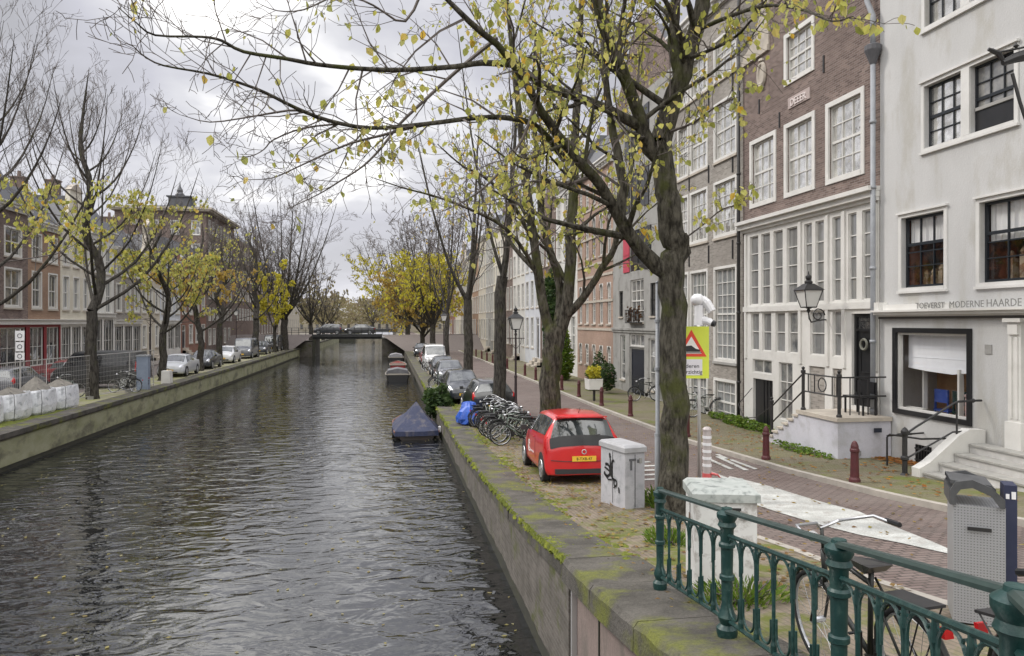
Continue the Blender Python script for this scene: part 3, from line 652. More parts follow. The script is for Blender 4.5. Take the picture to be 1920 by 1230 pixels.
# ---------------- white stucco house on the right edge
def white_house():
    y0, y1 = 8.2, 17.57; T = TR
    t = thing('canal_house', 'white stucco house with black framed shop window, lettered ledge and stone steps at the right', 'house', (DR, 13, 1.2)); off = t.location.copy()
    def win(pxl, pxr, ya, yb): a = FP(pxl, ya); b = FP(pxr, ya); c = FP(pxl, yb); return (b[0], a[0], c[1], a[1])
    top1 = win(1735, 1803, -120, 52); top2 = win(1820, 1908, -190, 10)
    w2a = win(1734, 1804, 163, 279); w2b = win(1820, 1903, 125, 250)
    w3 = win(1691, 1771, 410, 540); w4 = win(1838, 1945, 382, 529)
    shop = win(1677, 1822, 616, 772); base = win(1716, 1747, 832, 868)
    dr = (11.35, 13.05, 2.12, 4.75)
    w4 = (w4[1]-1.75, *w4[1:])
    top2 = (top2[0], top2[1], top1[2], top1[3]); w2b = (w2b[0], w2b[1], w2a[2], w2a[3])
    w4 = (w4[0], w4[1], w3[2], w3[3])
    w2c = (w2b[0]-.15-1.3, w2b[0]-.15, w2a[2], w2a[3]); top2c = (top2[0]-.15-1.3, top2[0]-.15, top1[2], top1[3])
    holes = [top1, top2, w2a, w2b, w3, w4, shop, base, dr]
    holes2 = [(w4[0]-3.0, w4[0]-1.2, w4[2], w4[3])]
    mb = MB(); fwall(mb, y0, y1-.008, .8, 17.4, holes+holes2, T, .2); shell(mb, y0, y1-.008, .8, 17.4, T); mb.build('wall', STUCCO, t, off)
    cornice(t, off, T, y0, y1-.01, 17.42, .5, .5); roofp(t, off, T, y0, y1-.01, 17.43)
    B2 = mat('black_blue_sash_paint', (.014, .018, .024), rough=.35)
    for k, w in enumerate((top1, top2, w2a, w2b)):
        fm = B2
        window(t, off, T, *w, nx=3, ny=4, fm=fm, pm=P_SKY if k != 3 else P_MID, fw=.045, mw=.022, sill=False, dep=.17)
    # raised lower sash: dark gap below the third floor pair's right window
    s = MB(); s.box(-.165, -.10, w2b[0]+.045, w2b[1]-.045, w2b[2]+.046, w2b[2]+.48, T); s.build('open_sash_gap', BLACKP, t, off)
    s = MB(); s.box(-.12, -.06, w2b[0]+.045, w2b[1]-.045, w2b[2]+.48, w2b[2]+.55, T); s.build('raised_sash_rail', GREYP, t, off)
    for k, w in enumerate((w3, w4)):
        o = window(t, off, T, *w, nx=3, ny=2, fm=B2, pm=ROOMGLASS, fw=.06, mw=.03, sash=True, rail=.62, sill=False, dep=.17)
        m2 = MB(); zz = w[2]+(w[3]-w[2])*.3; m2.box(-.166, -.115, w[0]+.06, w[1]-.06, zz-.013, zz+.013, T); m2.build('glazing_bar', B2, o, off)
        a, b, c, d = w
        rb = MB(); rb.box(-1.5, -1.45, a-.3, b+.3, c-.3, d+.2, T); rb.box(-1.5, -.2, a-.35, a-.3, c-.3, d+.2, T); rb.box(-1.5, -.2, b+.3, b+.35, c-.3, d+.2, T)
        rb.box(-1.5, -.2, a-.3, b+.3, c-.35, c-.3, T); rb.box(-1.5, -.2, a-.3, b+.3, d+.2, d+.25, T); rb.build('room', mat('dim_red_brown_room', (.45, .16, .09), (.10, .05, .04), scale=2.2, wid=.1), o, off)
        cu = MB(); n = 22
        for i in range(n):
            s_a, s_b = a+.03+(b-a-.06)*i/n, a+.03+(b-a-.06)*(i+1)/n; da, db = (-.27 if i % 2 else -.24), (-.24 if i % 2 else -.27)
            zb = c+(d-c)*(.60 if k == 0 else .50); cu.face([T(da, s_a, zb), T(db, s_b, zb), T(db, s_b, d), T(da, s_a, d)])
        cu.build('net_curtain', CURT, o, off)
        th = MB(); rr = random.Random(k+4)
        for i in range(5):
            s = a+.12+(b-a-.3)*i/4.6; h = rr.uniform(.25, .6); th.box(-.6, -.45, s, s+.14, c-.1, c+h, T); th.lathe([(.05, 0), (.08, .06), (.03, .16)], 8, T(-.5, s+.07, c+h))
        th.build('sill_ornaments', mat('brown_ornaments', (.20, .11, .06), (.35, .28, .2), scale=5, wid=.1), o, off)
    # white surrounds
    for k, w in enumerate(((top1[1], top2c[0]+1.4, top1[2], top1[3]), (w2a[1], w2b[0], w2a[2], w2a[3]), (w3[1], w3[0], w3[2], w3[3]), (w4[1], w4[0], w4[2], w4[3]))):
        b, a, c, d = w; m = MB()
        m.box(-.02, .03, a-.10, a-.003, c-.08, d+.09, T); m.box(-.02, .03, b+.003, b+.10, c-.08, d+.09, T); m.box(-.02, .028, a-.003, b+.003, d+.003, d+.09, T)
        m.box(-.02, .08, a-.13, b+.13, d+.09, d+.14, T); m.box(-.02, .07, a-.12, b+.12, c-.14, c-.08, T); m.box(-.02, .04, a-.003, b+.003, c-.08, c-.003, T)
        if k == 0: m.box(-.1, .04, top2[1]+.003, top1[0]-.003, c, d, T)
        if k == 1: m.box(-.1, .04, w2b[1]+.003, w2a[0]-.003, c, d, T)
        m.build('window_surround', mat('off_white_surround_paint', (.70, .695, .675), (.60, .595, .575), scale=1.2, rough=.6, grain=.08) if not k else MATS['off_white_surround_paint'], t, off)
    # ledge and lettering
    zl = FP(1665, 598)[1]
    m = MB(); m.box(-.01, .10, y0, y1-.05, zl+.06, zl+.10, T); m.box(-.01, .22, y0, y1-.04, zl+.10, zl+.17, T); m.box(-.01, .30, y0, y1-.03, zl+.17, zl+.22, T); m.build('shop_cornice', WHITE, t, off)
    m = MB(); m.box(-.01, .09, y0, y1-.06, zl, zl+.055, T); m.build('ledge_shadow_strip', mat('ledge_shadow_paint', (.06, .055, .05), rough=.6), t, off)  # thin shadow under the ledge, built as a dark painted strip
    m = MB(); m.box(-.01, .26, y1-.3, y1-.12, zl+.221, zl+.42, T); m.box(-.01, .17, 14.95, y1-.3, zl+.221, zl+.36, T); m.build('ledge_blocks', WHITE, t, off)
    GL_ = mat('grey_sign_letters', (.20, .20, .19), rough=.6)
    Tm = lambda s0_, z0_: (lambda d, s, z: (DR-.19-d, s0_-s, z0_+z))
    m = MB()
    yt, _ = FP(1757, 583); text_mb(m, 'TOEVERST', Tm(yt, zl+.24), .20, .006)
    yt, _ = FP(1826, 575); text_mb(m, 'MODERNE', Tm(yt, zl+.24), .21, .006)
    yt, _ = FP(1897, 575); text_mb(m, 'HAARDE', Tm(yt, zl+.24), .23, .006)
    m.build('sign_letters', GL_, t, off)
    # shop window with a room behind
    a, b, c, d = shop; f = .1
    m = MB(); m.box(-.14, .05, a-.02, a+f, c-.02, d+.02, T); m.box(-.14, .05, b-f, b+.02, c-.02, d+.02, T); m.box(-.14, .048, a+f, b-f, c-.02, c+f, T); m.box(-.14, .048, a+f, b-f, d-f, d+.02, T)
    sw = m.build('shop_window', BLACKP, t, off)
    m = MB(); m.box(-.13, -.02, a+f, a+f+.05, c+f, d-f, T); m.box(-.13, -.02, b-f-.05, b-f, c+f, d-f, T); m.box(-.13, -.02, a+f+.05, b-f-.05, c+f, c+f+.05, T); m.box(-.13, -.02, a+f+.05, b-f-.05, d-f-.05, d-f, T); m.build('inner_frame', WHITE, sw, off)
    m = MB(); m.face([T(-.08, a+f, c+f), T(-.08, b-f, c+f), T(-.08, b-f, d-f), T(-.08, a+f, d-f)]); m.build('pane', ROOMGLASS, sw, off)
    m = MB(); m.box(-1.7, -1.65, a-.6, b+.6, c-.5, d+.3, T); m.box(-2.6, -.22, a-.65, a-.6, c-.5, d+.3, T); m.box(-2.6, -.22, b+.6, b+.65, c-.5, d+.3, T); m.box(-2.6, -.22, a-.6, b+.6, d+.3, d+.34, T); m.build('room', mat('lamplight_brown_room', (.62, .34, .17), (.40, .22, .12), scale=1.5), sw, off)  # wall colour made bright and warm in place of lamp light
    m = MB(); m.box(-2.6, -.22, a-.6, b+.6, c-.56, c-.5, T); m.build('room_floor', mat('room_floor_wood', (.4, .26, .15)), sw, off)
    m = MB(); zb = c+(d-c)*.56
    for i in range(4): z_ = zb+(d-zb)*i/4; m.box(-.30, -.28, a+.16, b-.16, z_, z_+(d-zb)/4-.012, T); m.box(-.305, -.27, a+.16, b-.16, z_+(d-zb)/4-.012, z_+(d-zb)/4, T)
    m.prism([(a+.16, zb), (b-.16, zb), (b-.16, zb-.05), (b-.8, zb-.10), (a+.9, zb-.13), (a+.16, zb-.04)], -.31, -.27, T)
    m.build('roman_blind', mat('white_blind_cloth', (.78, .80, .84), rough=.9), sw, off)
    m = MB(); m.box(-.34, -.22, a+.62, a+.68, c+.1, zb, T); m.box(-.34, -.22, b-.72, b-.15, c+.1, c+.16, T); m.box(-.6, -.5, b-.42, b-.36, c+.1, zb+.1, T); m.build('inner_post', WHITE, sw, off)
    for s_, mm_, nm in ((b-.75, NAVY, 'chair'), (b-1.35, DKGREEN, 'chair')):
        m = MB(); 
        for x in (s_-.22, s_+.2): m.box(-.75, -.71, x, x+.035, c-.5, c+.62, T); m.box(-1.1, -1.06, x, x+.035, c-.5, c+.1, T)
        m.box(-1.12, -.7, s_-.24, s_+.25, c+.08, c+.13, T); m.box(-.76, -.70, s_-.2, s_+.2, c+.3, c+.62, T); m.build(nm, BLUECH if mm_ is NAVY else DKGREEN, sw, off)
    m = MB(); m.box(-1.0, -.45, a+.15, a+.72, c-.5, c+.55, T); m.box(-1.05, -.4, a+.12, a+.75, c+.55, c+.6, T); m.build('cloth_covered_table', mat('pale_pink_cloth', (.55, .40, .38), (.45, .32, .3), scale=6), sw, off)
    # basement grille, plaque
    a, b, c, d = base; m = MB(); m.box(-.16, -.13, a, b, c, d, T); gp_ = m.build('basement_opening', BLACKP, t, off)
    m = MB()
    for i in range(6): s_ = a+(b-a)*(i+.5)/6; m.box(-.02, .02, s_-.012, s_+.012, c, d, T)
    for z_ in (c+.1, d-.1): m.box(-.025, .025, a, b, z_-.015, z_+.015, T)
    m.build('grille', IRON, gp_, off)
    s_, z_ = FP(1854, 655); m = MB(); m.box(0, .02, s_-.09, s_+.09, z_-.1, z_+.1, T); m.build('wall_plaque', GREYP, t, off)
    # door surround and door
    a, b, c, d = dr; m = MB()
    for s_ in (a-.42, b+.02):
        m.box(-.02, .12, s_, s_+.4, c, c+.55, T); m.box(-.02, .08, s_+.04, s_+.36, c+.55, d-.05, T); m.box(.08, .11, s_+.1, s_+.16, c+.62, d-.35, T); m.box(.08, .11, s_+.24, s_+.3, c+.62, d-.35, T); m.box(-.02, .16, s_-.02, s_+.42, d-.05, zl-.003, T); m.box(.08, .13, s_+.08, s_+.32, d-.3, d-.1, T)
    m.box(-.02, .1, a-.02, b+.02, d, zl-.003, T); m.build('door_surround', WHITE, t, off)
    doorp(t, off, T, a, b, c, d, dm=WHITE, fm=WHITE)
    # gutter side pipe
    return t
ROOMGLASS = None
def room_glass():
    m = bpy.data.materials.new('clear_room_glass'); m.use_nodes = True; nt = m.node_tree; N, L = nt.nodes, nt.links; N.clear()
    o = N.new('ShaderNodeOutputMaterial'); mx = N.new('ShaderNodeMixShader'); tr = N.new('ShaderNodeBsdfTransparent'); gs = N.new('ShaderNodeBsdfGlossy')
    gs.inputs['Roughness'].default_value = .02; gs.inputs['Color'].default_value = (.9, .9, .9, 1)
    lw = N.new('ShaderNodeLayerWeight'); lw.inputs[0].default_value = .5; pw = N.new('ShaderNodeMath'); pw.operation = 'POWER'; pw.inputs[1].default_value = 4; L.new(lw.outputs['Facing'], pw.inputs[0])
    fr = N.new('ShaderNodeMath'); fr.operation = 'MULTIPLY_ADD'; fr.inputs[1].default_value = .7; fr.inputs[2].default_value = .06; L.new(pw.outputs[0], fr.inputs[0]); L.new(fr.outputs[0], mx.inputs[0]); L.new(tr.outputs[0], mx.inputs[1]); L.new(gs.outputs[0], mx.inputs[2]); L.new(mx.outputs[0], o.inputs[0])
    return m
ROOMGLASS = room_glass()
CURT = mat('white_net_curtain', (.8, .8, .8), rough=1)
BLUECH = mat('blue_chair_paint', (.03, .06, .25), rough=.4)
white_house()
# drainpipe between the white and the brown house
t = thing('drainpipe', 'pale grey drainpipe with hopper between the brown brick and white houses', 'drainpipe', (12.45, 17.6, 1.2)); off = t.location
m = MB(); yy = 17.6; zj = FP(1655, 92)[1]
m.tube([(12.42, yy, 1.1), (12.42, yy, zj-.2)], .065, 10); m.tube([(12.42, yy, zj), (12.42, yy, zj+.9), (12.42, yy+.25, zj+1.4), (12.42, yy+.25, 16)], .07, 10)
for z_ in (2.4, 4.2, 6.1, 8.2, 9.9): m.tube([(12.42, yy, z_-.04), (12.42, yy, z_+.04)], .085, 10)
m.build('pipe', ZINC, t, off, smooth=True)
m = MB(); m.lathe([(.08, -.35), (.13, -.2), (.21, 0), (.21, .12), (.17, .15)], 12, (12.42, yy, zj)); m.build('hopper', mat('dark_hopper_metal', (.10, .10, .11), rough=.6), t, off)
t2 = thing('drainpipe', 'dark drainpipe between the grey and the brown brick house', 'drainpipe', (12.45, 25.2, 1.0)); m = MB(); m.tube([(12.45, 25.2, .9), (12.45, 25.2, 16.5)], .06, 8)
for z_ in (2.5, 5, 7.5, 10, 12.5): m.tube([(12.45, 25.2, z_), (12.45, 25.2, z_+.08)], .08, 8)
m.build('pipe', IRON, t2, t2.location, smooth=True)

# ---------------- brown brick house
def brown_house():
    y0, y1 = 17.57, 25.16; T = TR
    t = thing('canal_house', 'purple brown brick house with white glazed front, scrolled gable and black door', 'house', (DR, 21.4, 1.1)); off = t.location.copy()
    def win(pxl, pxr, ya, yb): a = FP(pxl, ya); b = FP(pxr, ya); c = FP(pxl, yb); return (b[0], a[0], c[1], a[1])
    rows = [win(1410, 1452, 274, 384), win(1475, 1524, 240, 364), win(1554, 1616, 200, 338)]
    zb = sum(r[2] for r in rows)/3; zt = sum(r[3] for r in rows)/3; rows = [(r[0], r[1], zb, zt) for r in rows]
    gw = win(1475, 1523, 72, 154); zw = zt-zb
    zc0, zc1 = FP(1393, 439)[1], FP(1393, 422)[1]+.05
    za = gw[2]+2.15            # shoulder of the gable
    holes = rows+[gw]
    up = (rows[1][0], rows[1][1], gw[2]+2.6, gw[2]+4.0)
    mb = MB(); fwall(mb, y0+.008, y1-.008, zc0, 13.9, holes, T, .18); shell(mb, y0+.008, y1-.008, .8, 13.9, T); mb.build('wall', BRICK_BR, t, off)
    gable(t, off, T, y0+.01, y1-.01, 13.9, 'neck', BRICK_BR, h=3.6); roofp(t, off, T, y0+.01, y1-.01, 13.85, h=3.4, kind='saddle')
    for w in holes: window(t, off, T, *w, nx=3, ny=4, pm=P_SKY, casing=.13, fw=.06, mw=.028, dep=.13, sill=False)
    s, z = FP(1430, 140); m = MB()
    for k in range(2):
        pts = [T(.04, s+math.cos(a)*(.22-.04*k), z+math.sin(a)*(.38-.05*k)) for a in [i*6.2832/16 for i in range(17)]]; m.tube(pts, .07-.03*k, 6, cap=False)
    m.prism([(s+math.cos(a)*.16, z+math.sin(a)*.30) for a in [i*6.2832/14 for i in range(14)]], 0, .05, T)
    for sg in (-1, 1): m.lathe([(.02, -.02), (.13, 0), (.1, .08), (0.02, .12)], 8, T(.03, s, z+sg*.45))
    m.build('oval_ornament', STONE, t, off)
    s, z = FP(1499, 186); m = MB(); m.box(0, .035, s-.62, s+.62, z-.15, z+.20, T); m.build('inscription_stone', mat('pale_pink_stone', (.42, .35, .33), rough=.9), t, off)
    m = MB(); text_mb(m, 'DEEER', lambda d, ss, zz: (DR-.036-d, s-ss, z-.10+zz), .32, .03); m.build('inscription', mat('pale_carved_letters', (.75, .68, .66), rough=.9), t, off)
    m = MB(); 
    for px, py in ((1424, 200), (1545, 120), (1640, 150), (1636, 330), (1462, 225)):
        s, z = FP(px, py); m.box(0, .03, s-.03, s+.03, z-.25, z+.25, T)
    m.build('wall_anchor', IRON, t, off)
    # timber front
    m = MB(); m.box(-.02, .10, y0+.02, y1-.02, zc0-.0, zc0+.10, T); m.box(-.02, .22, y0+.01, y1-.01, zc0+.10, zc0+.26, T); m.box(-.02, .34, y0+.0, y1-.0, zc0+.26, zc1, T); m.build('cornice', WHITE, t, off)
    zA1, zA0 = 7.70, 5.30; zB1, zB0 = 5.02, 3.72
    colsA = [(1406.7, 1422.7), (1428, 1444.6), (1451.3, 1468.5), (1476, 1496), (1508.7, 1523.3), (1529.7, 1545.8), (1561.8, 1577.3), (1591.3, 1607), (1617.5, 1635)]
    hs = [(FP(b, 500)[0], FP(a, 500)[0], zA0, zA1) for a, b in colsA]
    colsB = [(1409, 1424), (1430, 1447), (1455, 1473), (1479, 1497), (1520, 1547), (1562, 1580)]
    hb = [(FP(b, 600)[0], FP(a, 600)[0], zB0, zB1) for a, b in colsB]
    door = (FP(1637, 600)[0], FP(1598, 600)[0], 2.42, 4.93)
    pa = (FP(1448, 700)[0], FP(1412, 700)[0], 2.95, 3.42); pd = (FP(1450, 700)[0], FP(1413, 700)[0], 1.0, 2.75)
    pb = (FP(1487, 700)[0], FP(1461, 700)[0], 1.55, 3.40)
    bk = [(FP(1547.6, 700)[0], FP(1518, 700)[0], 1.0, 3.38), (FP(1580, 700)[0], FP(1562, 700)[0], 1.0, 3.38)]
    mb = MB(); T5 = lambda d, s, z: T(d+.02, s, z); fwall(mb, y0+.03, y1-.12, .85, zc0, hs+hb+[door, pa, pd, pb]+bk, T5, .14)
    mb.face([T(.02, y0+.03, .85), T(-.3, y0+.03, .85), T(-.3, y0+.03, zc0), T(.02, y0+.03, zc0)])
    fr = mb.build('timber_front', WHITE, t, off)
    for w in hs: window(t, off, T, *w, nx=1, ny=4, fw=.035, mw=.03, pm=P_FRONT, sash=False, sill=False, dep=.08)
    for k, w in enumerate(hb): window(t, off, T, *w, nx=1, ny=2, fw=.035, mw=.03, pm=P_FRONT if k != 3 else P_MID, sash=False, sill=False, dep=.08)
    window(t, off, T, *pa, nx=2, ny=1, fw=.04, pm=P_MID, sash=False, sill=False, dep=.08); window(t, off, T, *pb, nx=2, ny=3, fw=.04, pm=P_MID, sash=False, sill=False, dep=.08)
    m = MB(); m.box(-.12, -.08, pd[0], pd[1], pd[2], pd[3], T); 
    for k in range(4): m.box(-.08, -.06, pd[0]+.08+k*.22, pd[0]+.11+k*.22, pd[2], pd[3], T)
    m.build('basement_door', BLACKP, t, off)
    m = MB()
    for a, b, c, d in bk: m.box(-.14, -.03, a, b, c, d, T)
    m.build('brick_panel', BRICK_GR, t, off)
    doorp(t, off, T, *door, dm=BLACKP, fm=BLACKP, light=.32)
    m = MB(); s = (door[0]+door[1])/2; m.torus((0, 0, 0), .14, .035, 14, 5); w_ = MB(); w_.raw([(DR+.06-.02+v[0], s+v[1], 4.1+v[2]) for v in m.v], m.f); w_.build('door_wreath', mat('grey_dry_wreath', (.2, .2, .17), rough=1), t, off)
    # pilaster mouldings
    m = MB()
    for px in (1400, 1502, 1553, 1584, 1643):
        s = FP(px, 500)[0]; m.box(.02, .07, s-.07, s+.07, zB0-.3, zA1+.1, T)
    m.box(.02, .08, y0+.04, y1-.13, zA0-.24, zA0-.06, T); m.build('mouldings', WHITE, t, off)
    # stoop
    zf = 2.3; P = MB()
    Ya, Yb = 17.1, 18.95; Xo, Xi = 11.1, DR+.0
    P.box(Xo, Xi-.03, Ya, Yb, .9, zf-.1); 
    P.box(Xo, Xi-.03, Yb, 21.0, .9, 1.05)
    n = 7
    P2 = MB(); P2.box(Xo-.05, Xi-.025, Ya-.05, Yb+.02, zf-.1, zf)
    for k in range(n):
        zt = zf-.0-(k+1)*(zf-1.08)/(n+1); y_ = Yb+k*.28; P.box(Xo+.03, Xi-.03, y_+.001, y_+.28, .95, zt-.05); P2.box(Xo-.02, Xi-.028, y_-.02+.002, y_+.28, zt-.05, zt)
    st_ = thing('stoop', 'lilac white painted stoop with stone slab and steps below the black door', 'stoop', (12, 18, 1.2)); o2 = st_.location.copy()
    P.build('base', STUCCO2, st_, o2); P2.build('steps', STONE, st_, o2)
    m = MB(); m.box(Xo+.35, Xo+.6, Ya-.06, Ya-.002, 1.35, 1.47); m.build('air_vent', mat('grey_vent', (.25, .25, .26)), st_, o2)
    m = MB(); m.box(Xo+1.0, Xo+1.05, Ya-.1, Ya, 1.95, 2.02); m.box(Xo+.92, Xo+1.13, Ya-.12, Ya-.1, 1.93, 2.04); m.build('hook', NAVY, st_, o2)
    rl = thing('stoop_railing', 'black iron railing with ball posts on the lilac white stoop', 'railing', (11.2, 18, 2.3)); o3 = rl.location.copy()
    for (x, y_, zb_) in ((11.2, 17.2, zf), (11.2, 18.85, zf), (11.2, 20.55, 1.3)):
        m = MB(); m.lathe([(.07, 0), (.07, .05), (.045, .08), (.045, 1.0), (.065, 1.02), (.065, 1.08), (.03, 1.1), (.05, 1.16), (.0, 1.2)], 10, (x, y_, zb_)); m.build('post', IRON, rl, o3, smooth=False)
    m = MB()
    for h in (.52, 1.0): m.tube([(11.2, 17.2, zf+h), (11.2, 18.85, zf+h)], .022, 6); m.tube([(11.2, 18.85, zf+h), (11.2, 20.55, 1.3+h-.1)], .022, 6); m.tube([(11.2, 17.2, zf+h), (12.5, 17.2, zf+h)], .022, 6)
    m.tube([(11.2, 20.55, 2.2), (11.25, 21.6, 1.75), (11.35, 22.6, 1.6), (11.6, 23.5, 1.95), (12.5, 24.3, 2.4)], .015, 6)
    m.build('rail', IRON, rl, o3)
    m = MB()
    for y_ in (17.3, 17.5, 18.3, 18.6): m.tube([(11.2, y_, zf+.52), (11.2, y_, zf+1.0)], .016, 5)
    for x_ in (11.5, 11.75, 12.0, 12.25): m.tube([(x_, 17.2, zf+.05), (x_, 17.2, zf+1.0)], .016, 5)
    m.torus((11.2, 17.95, zf+.76), .18, .016, 14, 5); m.build('rail_ornament', IRON, rl, o3)
    bn = thing('bench', 'low dark wooden bench standing on the stoop beside the black door', 'bench', (12.2, 18.2, zf)); o4 = bn.location.copy()
    m = MB(); m.box(11.95, 12.35, 17.35, 18.2, zf+.42, zf+.47); m.build('seat', BLACKP, bn, o4)
    m = MB(); m.box(12.33, 12.37, 17.35, 18.2, zf+.55, zf+.85); m.build('backrest', BLACKP, bn, o4)
    for x_ in (11.98, 12.33):
        for y_ in (17.38, 18.13): m = MB(); m.box(x_, x_+.04, y_, y_+.04, zf, zf+(.42 if x_ < 12 else .85)); m.build('leg', BLACKP, bn, o4)
P_FRONT = pane('front_room_glass', (.18, .185, .185), (.27, .27, .265), scale=1.4, stretch=(6, 6, .4), ior=2.0)
brown_house()

# ---------------- stone steps of the white house
t = thing('entrance_steps', 'worn white stone steps with a side wall rising to the right door', 'steps', (11.8, 12.6, 1.4)); off = t.location.copy()
m = MB(); zg = 1.3
for k in range(4):
    x0 = 11.1+.36*k; m.box(x0, 12.58, 10.6, 14.05-.0*k, zg-.2, 1.55+.19*k-.04)
m.build('risers', mat('painted_step_risers', (.58, .57, .55), (.44, .43, .41), scale=3, rough=.8), t, off)
m = MB()
for k in range(4):
    x0 = 11.1+.36*k; m.box(x0-.04, 12.57, 10.58, 14.03, 1.55+.19*k-.038, 1.55+.19*k)
m.build('treads', mat('worn_step_stone', (.40, .39, .36), (.28, .275, .26), scale=4, rough=.8), t, off)
m = MB(); m.prism([(11.0, 1.1), (12.57, 1.1), (12.57, 2.4), (12.2, 2.42), (11.95, 2.3), (11.25, 1.75), (11.0, 1.62)], 14.06, 14.3, lambda d, s, z: (s, d, z)); m.build('side_wall', WHITE, t, off)
m = MB(); m.box(11.06, 11.098, 12.2, 12.4, 1.38, 1.46); m.build('air_vent', IRON, t, off)
rl = thing('handrail', 'black iron handrail with a ringed newel post beside the white steps', 'handrail', (11.1, 14.5, 1.4)); off = rl.location.copy()
m = MB(); m.lathe([(.10, -.1), (.10, .12), (.055, .16), (.055, .42), (.085, .45), (.085, .5), (.055, .53), (.055, .95), (.08, 1.0), (.085, 1.06), (.04, 1.12), (.0, 1.15)], 10, (10.95, 14.45, 1.3)); m.build('post', IRON, rl, off)
m = MB(); m.tube([(10.95, 14.45, 2.28), (11.2, 14.42, 2.45), (11.9, 14.2, 2.95), (12.0, 14.18, 3.0), (12.35, 14.15, 3.02), (12.55, 14.15, 3.02)], .025, 8); m.lathe([(.0, -.05), (.05, -.02), (.05, .02), (0, .05)], 8, (12.35, 14.15, 3.02))
m.tube([(10.95, 14.45, 1.75), (11.9, 14.2, 2.35), (12.55, 14.15, 2.38)], .02, 8); m.tube([(11.98, 14.18, 1.95), (11.98, 14.18, 3.0)], .02, 8); m.tube([(10.8, 14.47, 2.28), (11.1, 14.43, 2.30)], .03, 8)
m.build('rail', IRON, rl, off)
hp = thing('hoop_rail', 'low bent iron hoop over the basement grille of the white house', 'railing', (11.8, 15.4, 1.3)); off = hp.location.copy()
m = MB(); m.tube([(11.55, 15.85, 1.25), (11.55, 15.85, 2.0), (11.58, 15.8, 2.07), (11.7, 14.9, 2.1), (12.58, 14.85, 2.1)], .022, 8); m.tube([(11.55, 15.85, 2.03), (12.58, 15.95, 2.06)], .022, 8); m.build('hoop', IRON, hp, off)

# ---------------- narrow weathered grey house
def grey_house():
    y0, y1 = 25.16, 31.6; T = TR
    t = thing('canal_house', 'narrow weathered grey brick house with tall small-paned white windows', 'house', (DR, 28, 1)); off = t.location.copy()
    cols = [(FP(1380, 500)[0], FP(1341, 500)[0]), (FP(1324, 500)[0], FP(1297, 500)[0]), (30.15, 31.2)]
    cols[1] = (FP(1326, 500)[0], FP(1296, 500)[0])
    fl = [(3.27, 6.75, 4, 7), (8.05, 10.05, 3, 4), (11.0, 13.1, 3, 4), (14.1, 15.6, 3, 3), (.85, 2.45, 3, 4)]
    holes = [(a, b, c, d) for a, b in cols for c, d, _, _ in fl]
    mb = MB(); fwall(mb, y0+.008, y1-.008, .6, 17.3, holes, T, .18); shell(mb, y0+.008, y1-.008, .6, 17.3, T); mb.build('wall', BRICK_GR, t, off)
    cornice(t, off, T, y0+.01, y1-.01, 17.32, .5, .45); roofp(t, off, T, y0+.01, y1-.01, 17.33)
    for a, b in cols:
        for k, (c, d, nx, ny) in enumerate(fl):
            window(t, off, T, a, b, c, d, nx=nx, ny=ny, casing=.09, fw=.06, mw=.03, pm=(P_CUR, P_SKY, P_SKY, P_SKY, P_CUR)[k], dep=.12, sill=STONE if k else GREYP)
    m = MB()
    for s in (25.9+.05, 28.05, 30.0):
        for z in (7.4, 10.6, 13.6): m.box(0, .04, s-.03, s+.03, z-.35, z+.35, T)
    m.build('wall_anchor', IRON, t, off)
    m = MB(); m.box(0, .05, y0+.02, y1-.02, .6, .95, T); m.build('plinth', GREYP, t, off)
grey_house()
